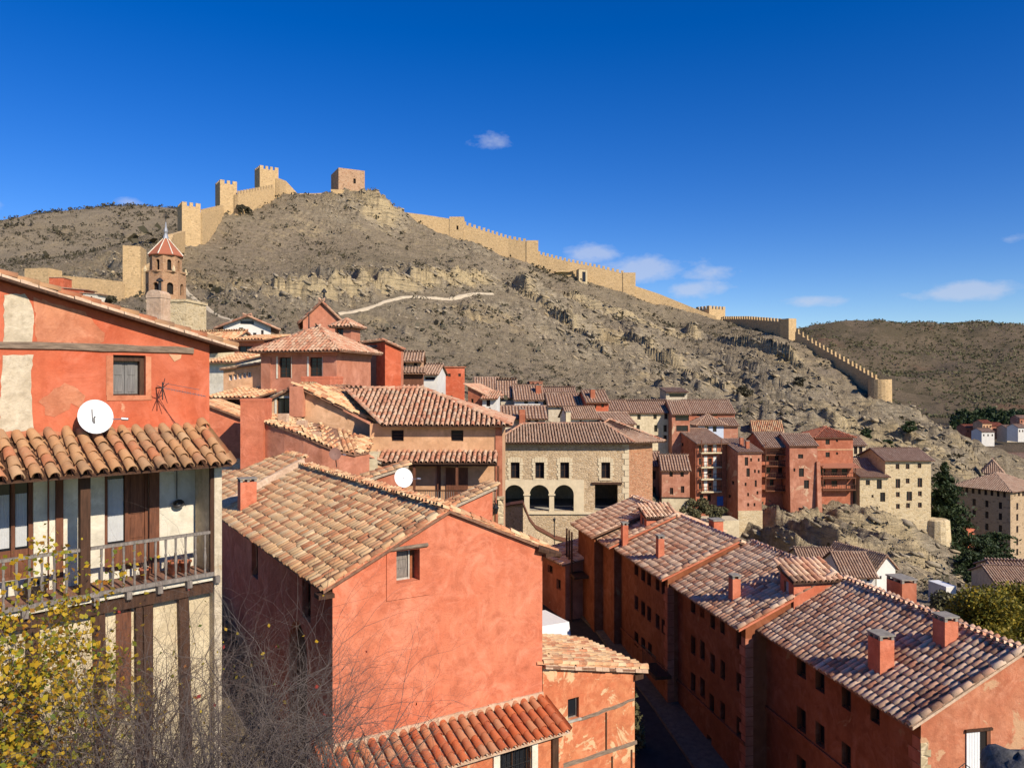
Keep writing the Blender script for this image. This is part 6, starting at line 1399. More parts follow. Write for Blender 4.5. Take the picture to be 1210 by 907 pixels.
# ---------------------------------------------------------------- arcaded stone building
def arcade():
    Y = 70; fr = Frame(at(590, 510, Y), V2(1, .0)); a_end = fr.px(743, 540)[0]; L = a_end; D = 9
    z = lambda v_: at(0, v_, Y).z; ze = z(524); z0 = z(640)-6
    root = thing('arcade_building', fr.pt(L/2, -D/2, z0), 'stone town building with three round arches and pale-framed windows', 'building')
    hs = []; wins = []
    for u in (608.5, 637.5, 667, 715.5): a0, a1 = fr.px(u-5, 540)[0], fr.px(u+5.5, 540)[0]; hs.append(rect(a0, a1, z(565), z(546))); wins.append((a0, a1, z(565), z(546)))
    archs = []
    for u in (608, 637.5, 666.5): a0, a1 = fr.px(u-11.8, 590)[0], fr.px(u+11.5, 590)[0]; archs.append(arch(max(.1, a0), a1, z(603.5), z(572.5), 14))
    gal = rect(fr.px(703, 590)[0], fr.px(730, 590)[0], z(603), z(571.5)); hs += archs+[gal]
    mb = MB(); panel(mb, fr, rect(0, L, z0, ze), hs, reveal=.45); mb.build('wall', 'archstone', root)
    rw = Frame(fr.pt(L, 0, 0), V2(.86, .42)); rL = (at(770, 0, 1).x*1); h = hit(771, 560, rw.P, rw.n); rl = (h-rw.P).dot(rw.d)
    mb = MB(); panel(mb, rw, rect(0, rl, z0, ze)); mb.build('side_wall', 'archbrick', root)
    e = rw.pt(rl, 0, 0); mb = MB(); mb.quad(Vector((e.x, e.y, z0)), Vector((e.x-2, e.y+8, z0)), Vector((e.x-2, e.y+8, ze)), Vector((e.x, e.y, ze))); panel(mb, fr.left(D), rect(0, D, z0, ze)); mb.build('far_wall', 'archbrick', root)
    for w in wins: window(root, fr, *w, b=0, dep=.3, fw=.07, frame_mat='wood_dark', bars=1)
    # interior behind arches and gallery
    mb = MB(); mb.box(fr, .05, L-.1, -8.2, -8.0, z(606), z(568)); mb.box(fr, .05, .25, -8.0, -.5, z(606), z(568)); mb.box(fr, L-.3, L-.1, -8.0, -.5, z(606), z(568)); mb.build('gallery_back', 'oldplaster', root)
    mb = MB(); mb.box(fr, .05, L-.1, -8.0, -.46, z(606), z(604)); mb.build('gallery_floor', 'stone_slab', root)
    mb = MB(); mb.box(fr, .05, L-.1, -8.0, -.46, z(570), z(568)); mb.build('gallery_ceiling', 'wood_dark', root)
    # dressed stone surrounds built block by block
    m = MB()
    for (a0, a1, zb, zt) in wins:
        for i in range(7):
            w = .34 if i % 2 else .22; q = (zt-zb)/6; y0 = zb+i*q
            if i < 6: m.box(fr, a0-w, a0-.004, .004, .05, y0+.01, y0+q-.01); m.box(fr, a1+.004, a1+w, .004, .05, y0+.01, y0+q-.01)
        for i in range(6): x0 = a0-.3+(a1-a0+.6)*i/6; dz = .1 if 0 < i < 5 else 0; m.box(fr, x0+.01, x0+(a1-a0+.6)/6-.01, .004, .05, zt+.01, zt+.38+dz)
        m.box(fr, a0-.2, a1+.2, .004, .09, zb-.16, zb-.01)
    for i in range(13):
        w = .6 if i % 2 else .38; q = (z(515)-z(603))/13; y0 = z(603)+i*q; m.box(fr, L-w, L+.02, -.2, .05, y0+.02, min(y0+q-.02, ze-.02))
    tag(m.build('stone_blocks', 'dressed', root), kind='stuff')
    # smooth arcade band, piers and ledge
    m = MB(); x1 = fr.px(690, 590)[0]
    panel(m, fr, rect(.02, x1, z(604.5), z(566.5)), archs, b=.07, reveal=.08); m.quad(fr.pt(x1, 0, z(604.5)), fr.pt(x1, .07, z(604.5)), fr.pt(x1, .07, z(566.5)), fr.pt(x1, 0, z(566.5))); m.build('arcade_band', 'dressed', root)
    m = MB(); m.box(fr, 0, L+.05, .004, .16, z(607), z(604.6)); m.build('ledge', 'dressed', root)
    m = MB()
    for u in (622.5, 652): a = fr.px(u, 590)[0]; m.box(fr, a-.32, a+.32, .071, .16, z(585), z(583)); m.box(fr, a-.3, a+.3, .071, .13, z(604.5), z(603))
    m.build('capitals', 'dressed', root)
    m = MB()
    for u in (608, 637.5, 666.5, 716): a = fr.px(u, 600)[0]; m.tube(fr.pt(a-.85, -.2, z(598)), fr.pt(a+.85, -.2, z(598)), .035)
    m.build('arch_rails', 'iron', root)
    m = MB(); a0, a1 = fr.px(699, 571)[0], fr.px(735, 571)[0]; m.box(fr, a0, a1, -.3, .14, z(572), z(569.5)); m.build('gallery_lintel', 'wood_dark', root)
    # shadow board and hipped roof
    m = MB(); m.box(fr, -.3, L, .01, .55, ze-.02, ze+.12); m.build('eave_board', 'wood_dark', root)
    ov = .75; e0 = fr.pt(-.6, ov, ze+.1); e1 = fr.pt(L+.4, ov, ze+.1); rr0 = at(618, 501, Y+5); rr1 = at(713, 503, Y+5.5); rz = rr0.z; rr1.z = rz
    rf = roof_plane(root, [e0, e1, rr1, rr0], 'tile_far', sp=.27, ex=.42, seg=5, lip=True, chan=True, deckmat='wood_dark')
    ee = rw.pt(rl+.9, .75, ze+.1); pk = at(720, 500, Y+6.5); pk.z = rz+.35
    roof_plane(root, [e1, ee, pk, rr1], 'tile_far', sp=.27, ex=.42, seg=5, roof=rf, deckmat='wood_dark')
    b0 = fr.pt(-.6, -D-1, ze+.1); roof_plane(root, [b0, e0, rr0], 'tile_far', sp=.27, ex=.42, seg=4, roof=rf, deckmat='wood_dark'); b1 = ee+Vector((-2, 9, 0))
    roof_plane(root, [ee, b1, pk], 'tile_far', sp=.27, ex=.42, seg=4, roof=rf, deckmat='wood_dark'); mq = MB(); mq.quad(b1, b0, rr0, pk); mq.build('rear_slope', 'tile_far', root)
    for (p, q) in ((rr0, rr1), (rr1, pk), (e1, rr1), (ee, pk), (e0, rr0)): ridge_tiles(rf, p+Vector((0, 0, .06)), q+Vector((0, 0, .06)), 'tile_mid', r=.13, ln=.45)
arcade()
# curved ramp wall and stone pillar in front of the arcade
m = MB(); k = thing('ramp_wall', at(612, 640, 62), 'curved rubble ramp wall with a dark tiled coping below the arches', 'wall')
prof = [(596, 599, 58), (603, 597, 57), (618, 595, 55.5), (622, 605, 56), (626, 615, 57), (633, 624, 59), (655, 636, 62), (670, 640, 63)]; P = [at(*t) for t in prof]
for i in range(len(P)-1): a, b = P[i], P[i+1]; o = Vector((0, .5, 0)); m.hexa([Vector((*a.xy, -17)), Vector((*b.xy, -17)), Vector((b.x, b.y+.5, -17)), Vector((a.x, a.y+.5, -17)), a, b, b+o, a+o])
m.build('wall', 'archstone', k); m = MB()
for i in range(len(P)-1): a, b = P[i], P[i+1]; e = Vector((0, 0, .15)); m.hexa([a+Vector((0, -.2, .01)), b+Vector((0, -.2, .01)), b+Vector((0, .7, .01)), a+Vector((0, .7, .01)), a+Vector((0, -.2, .1)), b+Vector((0, -.2, .1)), b+Vector((0, .7, .16)), a+Vector((0, .7, .16))])
m.build('coping', 'wood_brown', k)
k = thing('stone_pillar', at(592, 640, 37), 'slim pale stone pillar with a block cap at the balcony end', 'pillar'); f = Frame(at(588.5, 620, 36.5), V2(1, 0)); m = MB(); m.box(f, 0, .26, -.26, 0, -14, at(0, 590, 36.5).z); m.build('shaft', 'creamstone', k); m = MB(); m.box(f, -.05, .31, -.31, .05, at(0, 590, 36.5).z, at(0, 587, 36.5).z); m.build('cap', 'creamstone', k)
def lamp(label, p, s=1.0, arm=None):
    k = thing('street_lamp', p, label, 'lamp', 'iron street lanterns'); m = MB(); m.lathe(p, [(.06*s, 0), (.14*s, .30*s), (.17*s, .31*s), (.05*s, .45*s), (.02*s, .52*s)], 6); m.build('lantern', 'iron', k)
    m = MB()
    if arm: m.tube(p+Vector((0, 0, .5*s)), p+Vector(arm)+Vector((0, 0, .5*s)), .03*s); m.tube(p+Vector((0, 0, .1*s)), p+Vector(arm), .02*s)
    else: m.tube(p, p-Vector((0, 0, 3.2)), .04, .06)
    m.build('bracket', 'iron', k)
lamp('black lantern on a bracket at the ochre balcony corner', at(586, 607, 35), .9, (-.1, .9, 0)); lamp('tall iron street lantern on a post in the shaded street', at(690.5, 668, 47), 1.0); lamp('small lamp standing on the ramp below the arches', at(655, 617, 62), .8)
# shaded house at the head of the street
SH = ph('shaded_house', 'dark shaded house with striped tile edge at the street head', 636, 668, 652, 47, th=-66, D=6, rise=.9, vb=712, wall='terracotta', tile='tile_pale', kind='mono', ov=.3, wins=[('F', 650, 672, 6, 9), ('F', 660, 690, 5, 12)], group='old houses behind the coral roof', lodkw=dict(seg=5))

# ---------------------------------------------------------------- pink house beside the arcade and the tall hanging houses on the crag
HG = 'tall hanging houses above the crag'
M1 = v('corner_house', 'pink two-storey house with cream ground floor beside the arcade building', 782, 815, 554, 112, th=-4, D=6, rise=1.7, vb=604, wall='pinkred', tile='tile_far', ov=.5,
      wins=W_([(793, 559), (806, 559), (793.5, 580), (806.5, 578), (791, 597), (803.5, 597)], 4, 8)+W_([(772.5, 561), (772.5, 580)], 4, 10, 'L'), group=HG)
f = M1[1]['F'][0]; l = M1[1]['F'][1]; m = MB(); z1 = f.px(800, 587)[1]; m.box(f, .0, l, .004, .03, f.px(800, 612)[1], z1-.14); m.build('ground_floor_render', 'cream', M1[0])
m = MB(); m.box(f, -.1, l+.1, .004, .16, z1-.13, z1); m.build('timber_sill', 'wood_dark', M1[0])
v('corner_house', 'narrow pink house wedged between the arcade and the two-storey house', 770, 783, 549, 116, th=3, D=6, rise=1.6, vb=604, wall='pinkred', tile='tile_far', wins=W_([(773, 561), (773, 580)], 4, 10), group=HG)
def balconies(Rt, fr, lev, u0, u1, wall_items, dep=1.0):
    """slab, rail and posts for each level (pixel row of the slab)"""
    for vv in lev:
        a0, z = fr.px(u0, vv); a1, _ = fr.px(u1, vv); m = MB(); m.box(fr, a0, a1, .004, dep, z-.22, z); b = m.build('balcony', 'cream' if wall_items == 'w' else 'wood_brown', Rt)
        m = MB(); m.box(fr, a0, a1, dep-.06, dep, z+.85, z+.95); n = int((a1-a0)/.45)
        for i in range(n+1): x = a0+(a1-a0-.06)*i/n; m.box(fr, x, x+.05, dep-.05, dep-.01, z, z+.85)
        tag(m.build('railing', 'wood_dark', b), kind='stuff')
        for x in (a0, a1-.15): m = MB(); m.box(fr, x, x+.15, dep-.2, dep-.07, z, z+2.3); m.build('post', 'wood_brown', b)
TB = v('balcony_tower_house', 'dark red gable house with four stacked white balconies', 822, 858, 523, 140, th=12, D=17, rise=2.0, vb=606, wall='terracotta', tile='tile_far', kind='side', ov=1.0,
      wins=W_([(828, 530), (839, 530), (828, 545), (839, 545), (828, 559), (839, 559), (828, 574), (839, 574), (829, 588), (838, 588)], 4.5, 8)+W_([(792, 524), (806, 525), (796, 540), (800, 560)], 3, 4, 'L'), group=HG)
f = TB[1]['F'][0]; balconies(TB[0], f, (534, 551, 565, 580), 826, 850, 'w')
for vv in (529, 545, 559, 574):
    for u in (834, 845): a0, z = f.px(u-2.2, vv); a1, _ = f.px(u+1.6, vv); m = MB(); m.box(f, a0, a1, .004, .03, z-1.0, z+1.0); m.build('white_shutter', 'whitewall', TB[0])
m = MB(); a0, z = f.px(847, 592); m.box(f, a0, a0+1.2, .05, .1, z-.8, z+.9); m.build('blue_door', 'bluecloth', TB[0])
PT = v('pink_tower_house', 'tall narrow pink house with scattered windows on a stone foot', 872, 900, 534, 136, th=6, D=8, rise=1.6, vb=640, wall='pinkred', tile='tile_far', kind='mono', ov=.5,
      wins=W_([(882, 545)], 4, 10)+W_([(884, 558)], 4, 10)+W_([(887.5, 543), (896.5, 543), (892, 556.5), (896.5, 557), (881, 572), (884, 584), (895, 582), (884, 596), (891.5, 596)], 2.2, 4)+W_([(893, 571)], 2.5, 8)+W_([(862, 586), (866, 570)], 3, 4, 'L'), group=HG,
      chims=[(876, 527, .6, 1.6, 'terracotta'), (883, 530, .6, 1.4, 'terracotta')])
f = PT[1]['F'][0]; m = MB(); m.box(f, -.05, PT[1]['F'][1]+.05, .004, .25, f.px(885, 645)[1], f.px(885, 603)[1]); m.build('stone_foot', 'creamstone', PT[0])
DG = v('gallery_house', 'dark house of stacked timber galleries between two red houses', 900, 934, 524, 146, th=4, D=8, rise=1.8, vb=600, wall='terracotta', tile='tile_far', ov=1.6, wins=W_([(906, 541), (918, 541), (928, 541), (908, 556), (922, 556), (912, 570), (926, 570)], 5, 8), group=HG)
balconies(DG[0], DG[1]['F'][0], (536, 549, 563, 578), 901, 932, 'd', 1.5)
RB = v('red_tower_house', 'red house with few windows and tall corner buttresses', 933, 966, 526, 143, th=3, D=8, rise=1.8, vb=592, wall='pinkred', tile='tile_far', ov=.4, wins=W_([(946, 539), (950, 527.5)], 6, 5)+W_([(947, 558)], 6, 10)+W_([(938.5, 555)], 2.5, 4)+W_([(953, 572)], 6, 10), group=HG)
f = RB[1]['F'][0]
for u in (934, 966):
    a, z = f.px(u, 545); zb = f.px(u, 598)[1]; m = MB(); m.hexa([f.pt(a-.4, 1.1, zb-3), f.pt(a+.5, 1.1, zb-3), f.pt(a+.5, .004, zb-3), f.pt(a-.4, .004, zb-3), f.pt(a-.3, .35, z), f.pt(a+.35, .35, z), f.pt(a+.35, .004, z), f.pt(a-.3, .004, z)]); m.build('buttress', 'pinkred', RB[0])
RR = v('red_roof_house', 'square red house with fresh red roof above two dark galleries', 964, 1008, 516, 147, th=3, D=8, rise=1.6, vb=592, wall='terracotta', tile='tile_red', kind='hip', ov=.5, wins=W_([(978, 522), (978, 537)], 5, 6)+W_([(989, 520.5), (989, 535.5)], 2.5, 3)+W_([(972, 557), (986, 557), (998, 557), (972, 571), (986, 571)], 7, 7), group=HG)
balconies(RR[0], RR[1]['F'][0], (563, 577), 968, 1007, 'd', 1.5)
f = RR[1]['F'][0]; m = MB(); a0, z = f.px(967, 549); a1, _ = f.px(1010, 549); m.slab([f.pt(a0, 1.9, z-.3), f.pt(a1, 1.9, z-.3), f.pt(a1, .004, z+.3), f.pt(a0, .004, z+.3)], .15); m.build('gallery_roof', 'tile_red', RR[0])
m = MB(); x0, z = f.px(968, 531); m.box(f, .05, RR[1]['F'][1]-.05, .004, .08, z-.1, z+.1); m.build('string_course', 'ochre', RR[0])
v('glazed_house', 'small house with white glazed gallery beside the red roof', 1008, 1023, 525, 158, th=3, D=6, rise=1.4, vb=560, wall='cream', tile='tile_far', ov=.5, wins=W_([(1011, 532), (1017, 532)], 4, 9), group=HG)
SB = v('stone_annex_house', 'low tan stone house with three windows stepped against the tall cream house', 1016, 1050, 563, 146, th=2, D=5, rise=1.1, vb=612, wall='creamstone', tile='tile_far', kind='mono', ov=.6, wins=W_([(1025.5, 570)], 5, 6)+W_([(1039, 572)], 6, 11)+W_([(1031, 586)], 2.5, 3.5)+W_([(1043, 587)], 6, 11), group=HG)
v('upper_annex_house', 'brown-roofed upper storey set back above the low tan house', 1011, 1047, 552, 151, th=2, D=5, rise=1.4, vb=570, wall='pinkred', tile='tile_far', wins=W_([(1018, 555), (1033, 555)], 4, 3), group=HG)
CT = v('cream_tower_house', 'tall cream stone house with rows of small red-framed windows', 1046, 1100, 543, 147, th=2, D=10, rise=1.7, vb=616, wall='creamstone', tile='tile_far', ov=.7, vg=.5,
      wins=W_([(1060.5, 551), (1072.5, 551), (1086.5, 550)], 4.5, 6)+W_([(1061, 571), (1087, 570)], 5.5, 11)+W_([(1072.5, 568), (1061, 584), (1087, 583), (1061, 598), (1073, 597), (1087, 596.5)], 4.5, 6)+W_([(1074.5, 586)], 6.5, 11), frame_mat='wood_brown', group=HG)
m = MB(); k = thing('stone_bastion', at(1108, 640, 146), 'rounded stone bastion wall at the foot of the cream house', 'wall'); c = at(1107, 640, 148); m.lathe(Vector((c.x, c.y, 0)), [(2.6, at(0, 650, 148).z), (2.2, at(0, 614, 148).z), (1.8, at(0, 612.5, 148).z)], 14); m.build('wall', 'creamstone', k)
SE = v('seminary_building', 'long hipped building with shaded arcaded front and sunlit end', 1130, 1194, 572, 166, th=-58, D=12, rise=2.7, vb=668, wall='seminary', tile='tile_far', kind='hip', ov=.8,
      wins=W_([(1135+i*7.4, 577+i*.9) for i in range(8)], 3.4, 8)+W_([(1151, 593), (1166, 595), (1182, 597), (1151, 606), (1166, 608), (1182, 610), (1166, 622), (1182, 624)], 4, 8)+W_([(1199, 582), (1204, 582), (1209, 582), (1202, 598), (1202, 611), (1202, 625), (1202, 640), (1202, 652)], 2.4, 8, 'R'), group=None, cat='building')
v('roof_pavilion', 'low pyramid-roofed pavilion behind the long hipped building', 1164, 1184, 555, 184, th=-30, D=6, rise=2.2, vb=575, wall='wood_dark', tile='tile_far', kind='hip', ov=.6, group=None)
v('red_hut', 'tiny bright pink block with one slit beside the pine', 1142.5, 1152, 626, 150, th=14, D=1.2, rise=.5, vb=633, wall='coral', tile='coral', kind='flat', wins=W_([(1148, 635)], 1.6, 4), group=None)
v('white_gable_house', 'white gabled house behind the near street roofs', 1036, 1058, 672, 78, th=20, D=7, rise=1.2, vb=705, wall='whitewall', tile='tile_far', kind='front', ov=.3, wins=W_([(1040.5, 682), (1040.5, 697)], 2.4, 4), group='roofs beyond the street row')
v('white_gable_house', 'low white wing with brown roof joined to the white gable', 995, 1034, 678, 76, th=-4, D=6, rise=1.5, vb=705, wall='whitewall', tile='tile_far', wins=W_([(1015, 685), (1026, 684)], 4, 5), group='roofs beyond the street row')
v('brown_roof_house', 'broad brown tiled roof just past the dormer', 948, 998, 668, 82, th=-6, D=6, rise=1.2, vb=700, wall='oldplaster', tile='tile_far', group='roofs beyond the street row')
v('white_shed', 'tiny white garage under the rocks', 1118, 1130, 694, 92, th=10, D=3, rise=.2, vb=703, wall='whitewall', tile='white', kind='flat', group=None)
v('valley_house', 'low reddish roof in the valley behind the yellow tree', 1176, 1225, 688, 88, th=-8, D=6, rise=1.2, vb=705, wall='oldplaster', tile='tile_far', group='roofs in the valley')
v('valley_house', 'second low roof in the valley above the yellow tree', 1178, 1230, 678, 102, th=-8, D=6, rise=1.1, vb=690, wall='oldplaster', tile='tile_far', group='roofs in the valley')
# far town beyond the hill's toe
for i, (u0, u1, ve, Y, wl, lab) in enumerate([(1161, 1172, 500, 430, 'ochre', 'far orange block with grid windows below the pine grove'), (1172, 1186, 503, 430, 'pinkred', 'far pink house beside the orange block'), (1141, 1158, 505, 440, 'terracotta', 'far low red roof at the edge of the pine grove'),
        (1203, 1214, 505, 400, 'whitewall', 'far white house with two pillars'), (1190, 1203, 506, 420, 'oldplaster', 'far grey-walled house between pink and white ones'), (1205, 1218, 494, 470, 'pinkred', 'far red house under the trees'), (1160, 1175, 510, 400, 'whitewall', 'far white garage row in front of the orange block'), (1196, 1225, 541, 300, 'whitewall', 'long pale roofed shed past the toe of the hill')]):
    v('far_house', lab, u0, u1, ve, Y, th=0, D=9, rise=1.6, H=5, wall=wl, tile='tile_red' if i < 3 else 'tile_far', ov=.4, wins=[('F', u0+(u1-u0)*(j+.5)/3, ve+4, 1.6, 2.5) for j in range(3)], group='far town in the valley')

# ---------------------------------------------------------------- vegetation
def leaf_cloud(pts, size, rngs=None, elong=1.6, up=0.0):
    """small bent leaf quads at the given points"""
    pts = np.asarray(pts); n = len(pts); a = rng.normal(size=(n, 3)); a[:, 2] += up; a /= np.linalg.norm(a, axis=1)[:, None]
    b = rng.normal(size=(n, 3)); b -= a*(a*b).sum(1)[:, None]; b /= np.linalg.norm(b, axis=1)[:, None]
    s = (size*(.6+.8*rng.random(n)))[:, None]; c = np.cross(a, b)
    v = np.stack([pts-a*s*elong*.5, pts+b*s*.5+c*s*.12, pts+a*s*elong*.5, pts-b*s*.5+c*s*.12], 1)
    return v.reshape(-1, 3), (np.arange(n)[:, None]*4+np.array([0, 1, 2, 3])[None])
def stuff_mesh(name, v, q, mat, parent=None, kind=None, tris=None):
    if parent is not None: v = v-np.array(ORG[parent])
    o = link(name, mesh_np(name, v, q, tris), mat, parent)
    if kind: o['kind'] = kind
    return o
class Twigs:
    def __init__(s): s.v = []; s.q = []; s.tips = []
    def seg(s, p, q, r0, r1):
        ax = (q-p).normalized(); e = ax.orthogonal().normalized(); f = ax.cross(e); b = len(s.v)
        for c, r in ((p, r0), (q, r1)):
            for i in range(3): t = 2.094*i; s.v.append(tuple(c+(e*math.cos(t)+f*math.sin(t))*r))
        s.q += [(b+i, b+(i+1) % 3, b+3+(i+1) % 3, b+3+i) for i in range(3)]
    def branch(s, p, d, ln, r, depth, bend=.25, nseg=5, split=3, grav=0.0):
        r0 = r; step = ln/nseg
        for i in range(nseg):
            d = (d+Vector((random.gauss(0, bend), random.gauss(0, bend), random.gauss(0, bend)+grav))).normalized()
            q = p+d*step; r1 = r*(1-.7*(i+1)/nseg); s.seg(p, q, r0, r1); r0 = r1; p = q
            if depth > 0 and i >= 1 and random.random() < split/nseg*1.4:
                dd = (d+Vector((random.gauss(0, .7), random.gauss(0, .7), random.gauss(.1, .6)))).normalized()
                s.branch(p, dd, ln*random.uniform(.45, .75), r1*.75, depth-1, bend, nseg, split, grav)
        s.tips.append(p)
def bare_bush(label, base, n, ln, r, depth, mat, spread=.6, seed=1, name='bare_bush', split=3):
    random.seed(seed); root = thing(name, base, label, 'bush'); t = Twigs()
    for i in range(n):
        d = Vector((random.gauss(0, spread), random.gauss(0, spread), 1)).normalized(); b = Vector(base)+Vector((random.gauss(0, .5), random.gauss(0, .35), 0))
        t.branch(b, d, ln*random.uniform(.6, 1.1), r, depth, split=split)
    o = stuff_mesh('branches', np.array(t.v), t.q, mat, root); return root, t
bb, tw = bare_bush('leafless grey shrub of tangled twigs before the timber house', at(225, 1000, 10.5), 40, 2.9, .022, 3, 'twig', .62, 4, split=3.3)
bb2, tw2 = bare_bush('denser brown leafless shrub at the foot of the loggia posts', at(140, 985, 11.4), 80, 2.5, .014, 3, 'twig_red', .7, 9, split=3.3)
bb3, tw3 = bare_bush('grey twiggy shrub spreading in front of the coral wall corner', at(335, 1010, 11.5), 48, 2.6, .020, 3, 'twig', .62, 12, split=3.3)
bb5, tw5 = bare_bush('low bramble of fine twigs under the taller grey shrubs', at(230, 1050, 9.0), 84, 2.2, .012, 3, 'twig', .95, 31, split=3.3)
bb4, tw4 = bare_bush('yellow-leaved shrub beside the timber balcony', at(25, 1010, 9.5), 26, 2.6, .016, 3, 'twig_red', .5, 21, name='yellow_shrub', split=3.0)
pts = []; cb = at(20, 800, 9.5)
for p in tw4.tips+[Vector(x) for x in tw4.v[::3]]:
    for k in range(2):
        q = Vector(p)+Vector((random.gauss(0, .07), random.gauss(0, .07), random.gauss(0, .07)))
        if random.random() < math.exp(-max(0, (q.x-cb.x)/.75)**4) and q.z < at(0, 672, 9.5).z+random.gauss(0, .12): pts.append(tuple(q))
pts = [p for p in pts if random.random() < min(1, 13000/len(pts))]
vv, qq = leaf_cloud(pts, .06, elong=1.2); stuff_mesh('leaves', vv, qq, 'leaf_yellow', bb4)
for tws, bsh, cnt, mt in ((tw2, bb2, 260, 'leaf_yellow'), (tw, bb, 24, 'leaf_red')):
    pp = [tuple(Vector(p)+Vector((random.gauss(0, .03),)*3)) for p in random.sample(tws.tips, min(cnt, len(tws.tips))) if p.z < at(0, 700, 10).z]; vv, qq = leaf_cloud(pp, .045, elong=1.3); stuff_mesh('leaves', vv, qq, mt, bsh)
random.seed(3)
def crown_points(c, rx, ry, rz, n, clumps):
    cs = [(random.gauss(0, .42), random.gauss(0, .42), random.uniform(-.75, .85)) for _ in range(clumps)]; out = []
    for (a, b, h) in cs:
        k = max(0.25, 1-abs(h)*.55); m = int(n/clumps); r = rng.normal(size=(m, 3)); r /= np.linalg.norm(r, axis=1)[:, None]; r *= (.55+.45*rng.random(m))[:, None]*.36
        out.append(np.stack([c[0]+(a*k+r[:, 0])*rx, c[1]+(b*k+r[:, 1])*ry, c[2]+(h*.8+r[:, 2])*rz], 1))
    return np.concatenate(out)
def tree(name, label, base, h, rx, mat, n=2500, clumps=26, leaf=.3, cat='tree', group=None, trunk=.2):
    base = Vector(base); root = thing(name, base, label, cat, group); c = base+Vector((0, 0, h*.6)); t = Twigs()
    t.branch(base-Vector((0, 0, .3)), Vector((0, 0, 1)), h*.75, h*.03, 2, .1, 6, 3); stuff_mesh('trunk', np.array(t.v), t.q, 'bark', root)
    vv, qq = leaf_cloud(crown_points(c, rx, rx, h*.42, n, clumps), leaf); stuff_mesh('crown', vv, qq, mat, root); return root
def conifer(name, label, base, h, r, n=26, mat='leaf_pine', flat=False, group=None, leaf=.5, dens=90):
    base = Vector(base); root = thing(name, base, label, 'tree', group); m = MB(); m.tube(base-Vector((0, 0, .5)), base+Vector((0, 0, h)), h*.022, h*.004, 7); m.build('trunk', 'bark', root); P = []
    for i in range(n):
        t = (i+.5)/n; z = h*(.08+.9*t); rad = r*((1-t)**.75)*(1+.25*random.gauss(0, 1)) if not flat else r*(1-abs(t-.6))*random.uniform(.6, 1.1)
        for k in range(6):
            a = random.random()*6.28; L = max(.3, rad*random.uniform(.7, 1.1)); m_ = int(dens*L/r)+6; s = rng.random(m_)
            P.append(np.stack([base.x+math.cos(a)*L*s+rng.normal(0, .16*L*.5+.12, m_), base.y+math.sin(a)*L*s+rng.normal(0, .16*L*.5+.12, m_), base.z+z-.12*L*s*s*1.5+rng.normal(0, h*.008+.08, m_)], 1))
    vv, qq = leaf_cloud(np.concatenate(P), leaf, elong=2.2); stuff_mesh('crown', vv, qq, mat, root); return root
p = at(1116, 650, 152); conifer('cedar_tree', 'tall dark cedar with layered boughs behind the cream house', p, at(0, 545, 152).z-p.z, 6.2, 34, leaf=.3, dens=150)
PG = 'pines in the valley below the crag'
for (u, vb, vt, Y, r, lab) in ((1172, 700, 628, 150, 6.0, 'broad layered pine before the long hipped building'), (1150, 705, 652, 140, 4.5, 'smaller pine leaning over the rocks'), (1193, 705, 655, 142, 4.5, 'pine at the corner of the sunlit end wall'), (1140, 715, 672, 128, 4, 'low dark pine at the foot of the crag')):
    p = at(u, vb, Y); conifer('pine_tree', lab, p, at(0, vt, Y).z-p.z, r, 16, flat=True, group=PG, leaf=.32, dens=120)
for (u, vb, vt, Y, rx, lab) in ((1168, 790, 694, 58, 3.2, 'bushy yellow and green tree behind the street roof'), (1205, 790, 690, 62, 3.4, 'darker yellow-tinged tree beside the bushy yellow tree'), (1128, 775, 700, 66, 2.6, 'olive bush-like tree in the valley')):
    p = at(u, vb, Y); tree('autumn_tree', lab, p, at(0, vt, Y).z-p.z, rx, 'leaf_tree' if u != 1128 else 'leaf_olive', 9000, 60, .17, group='autumn trees in the valley')
for (u, v_, Y, s, lab) in ((828, 606, 112, 2.2, 'olive bush at the foot of the balcony tower house'), (846, 612, 112, 1.8, 'small bush beside the stone wall below the balconies'), (818, 614, 108, 1.6, 'dull green bush next to the pink corner house')):
    p = at(u, v_+8, Y); tree('garden_bush', lab, p, s*1.6, s, 'leaf_olive', 1400, 16, .22, 'bush', 'garden bushes under the hanging houses')
p = at(762, 870, 31); tree('street_shrub', 'small green shrub growing against the annex corner', (p.x-.6, p.y, -17), 5.0, .75, 'leaf_olive', 1500, 18, .12, 'bush')
k = thing('garden_wall', at(838, 628, 112), 'pale garden wall and terrace below the balcony tower house', 'wall'); f = Frame(at(820, 640, 114), V2(1, .05)); m = MB(); m.box(f, 0, 6.8, -4, 0, at(0, 690, 114).z, at(0, 615, 114).z); m.build('wall', 'cream', k)
# far pine grove: reads as one dark mass
P = []
for i in range(420):
    u = random.uniform(1126, 1290); Y = random.uniform(520, 640); b = at(u, 500, Y); z0 = float(far_h(np.array([b.x]), np.array([b.y]))[0][0]); hh = random.uniform(9, 14)
    s = rng.random(46); rr = (1-s)*3.2+.4; a = rng.random(46)*6.28; P.append(np.stack([b.x+np.cos(a)*rr*rng.random(46), b.y+np.sin(a)*rr*rng.random(46), z0+hh*(.15+.85*s)], 1))
vv, qq = leaf_cloud(np.concatenate(P), 2.0); tag(stuff_mesh('pine_grove', vv, qq, 'leaf_pine'), 'far dark green pine grove at the foot of the distant hill', 'trees', kind='stuff')
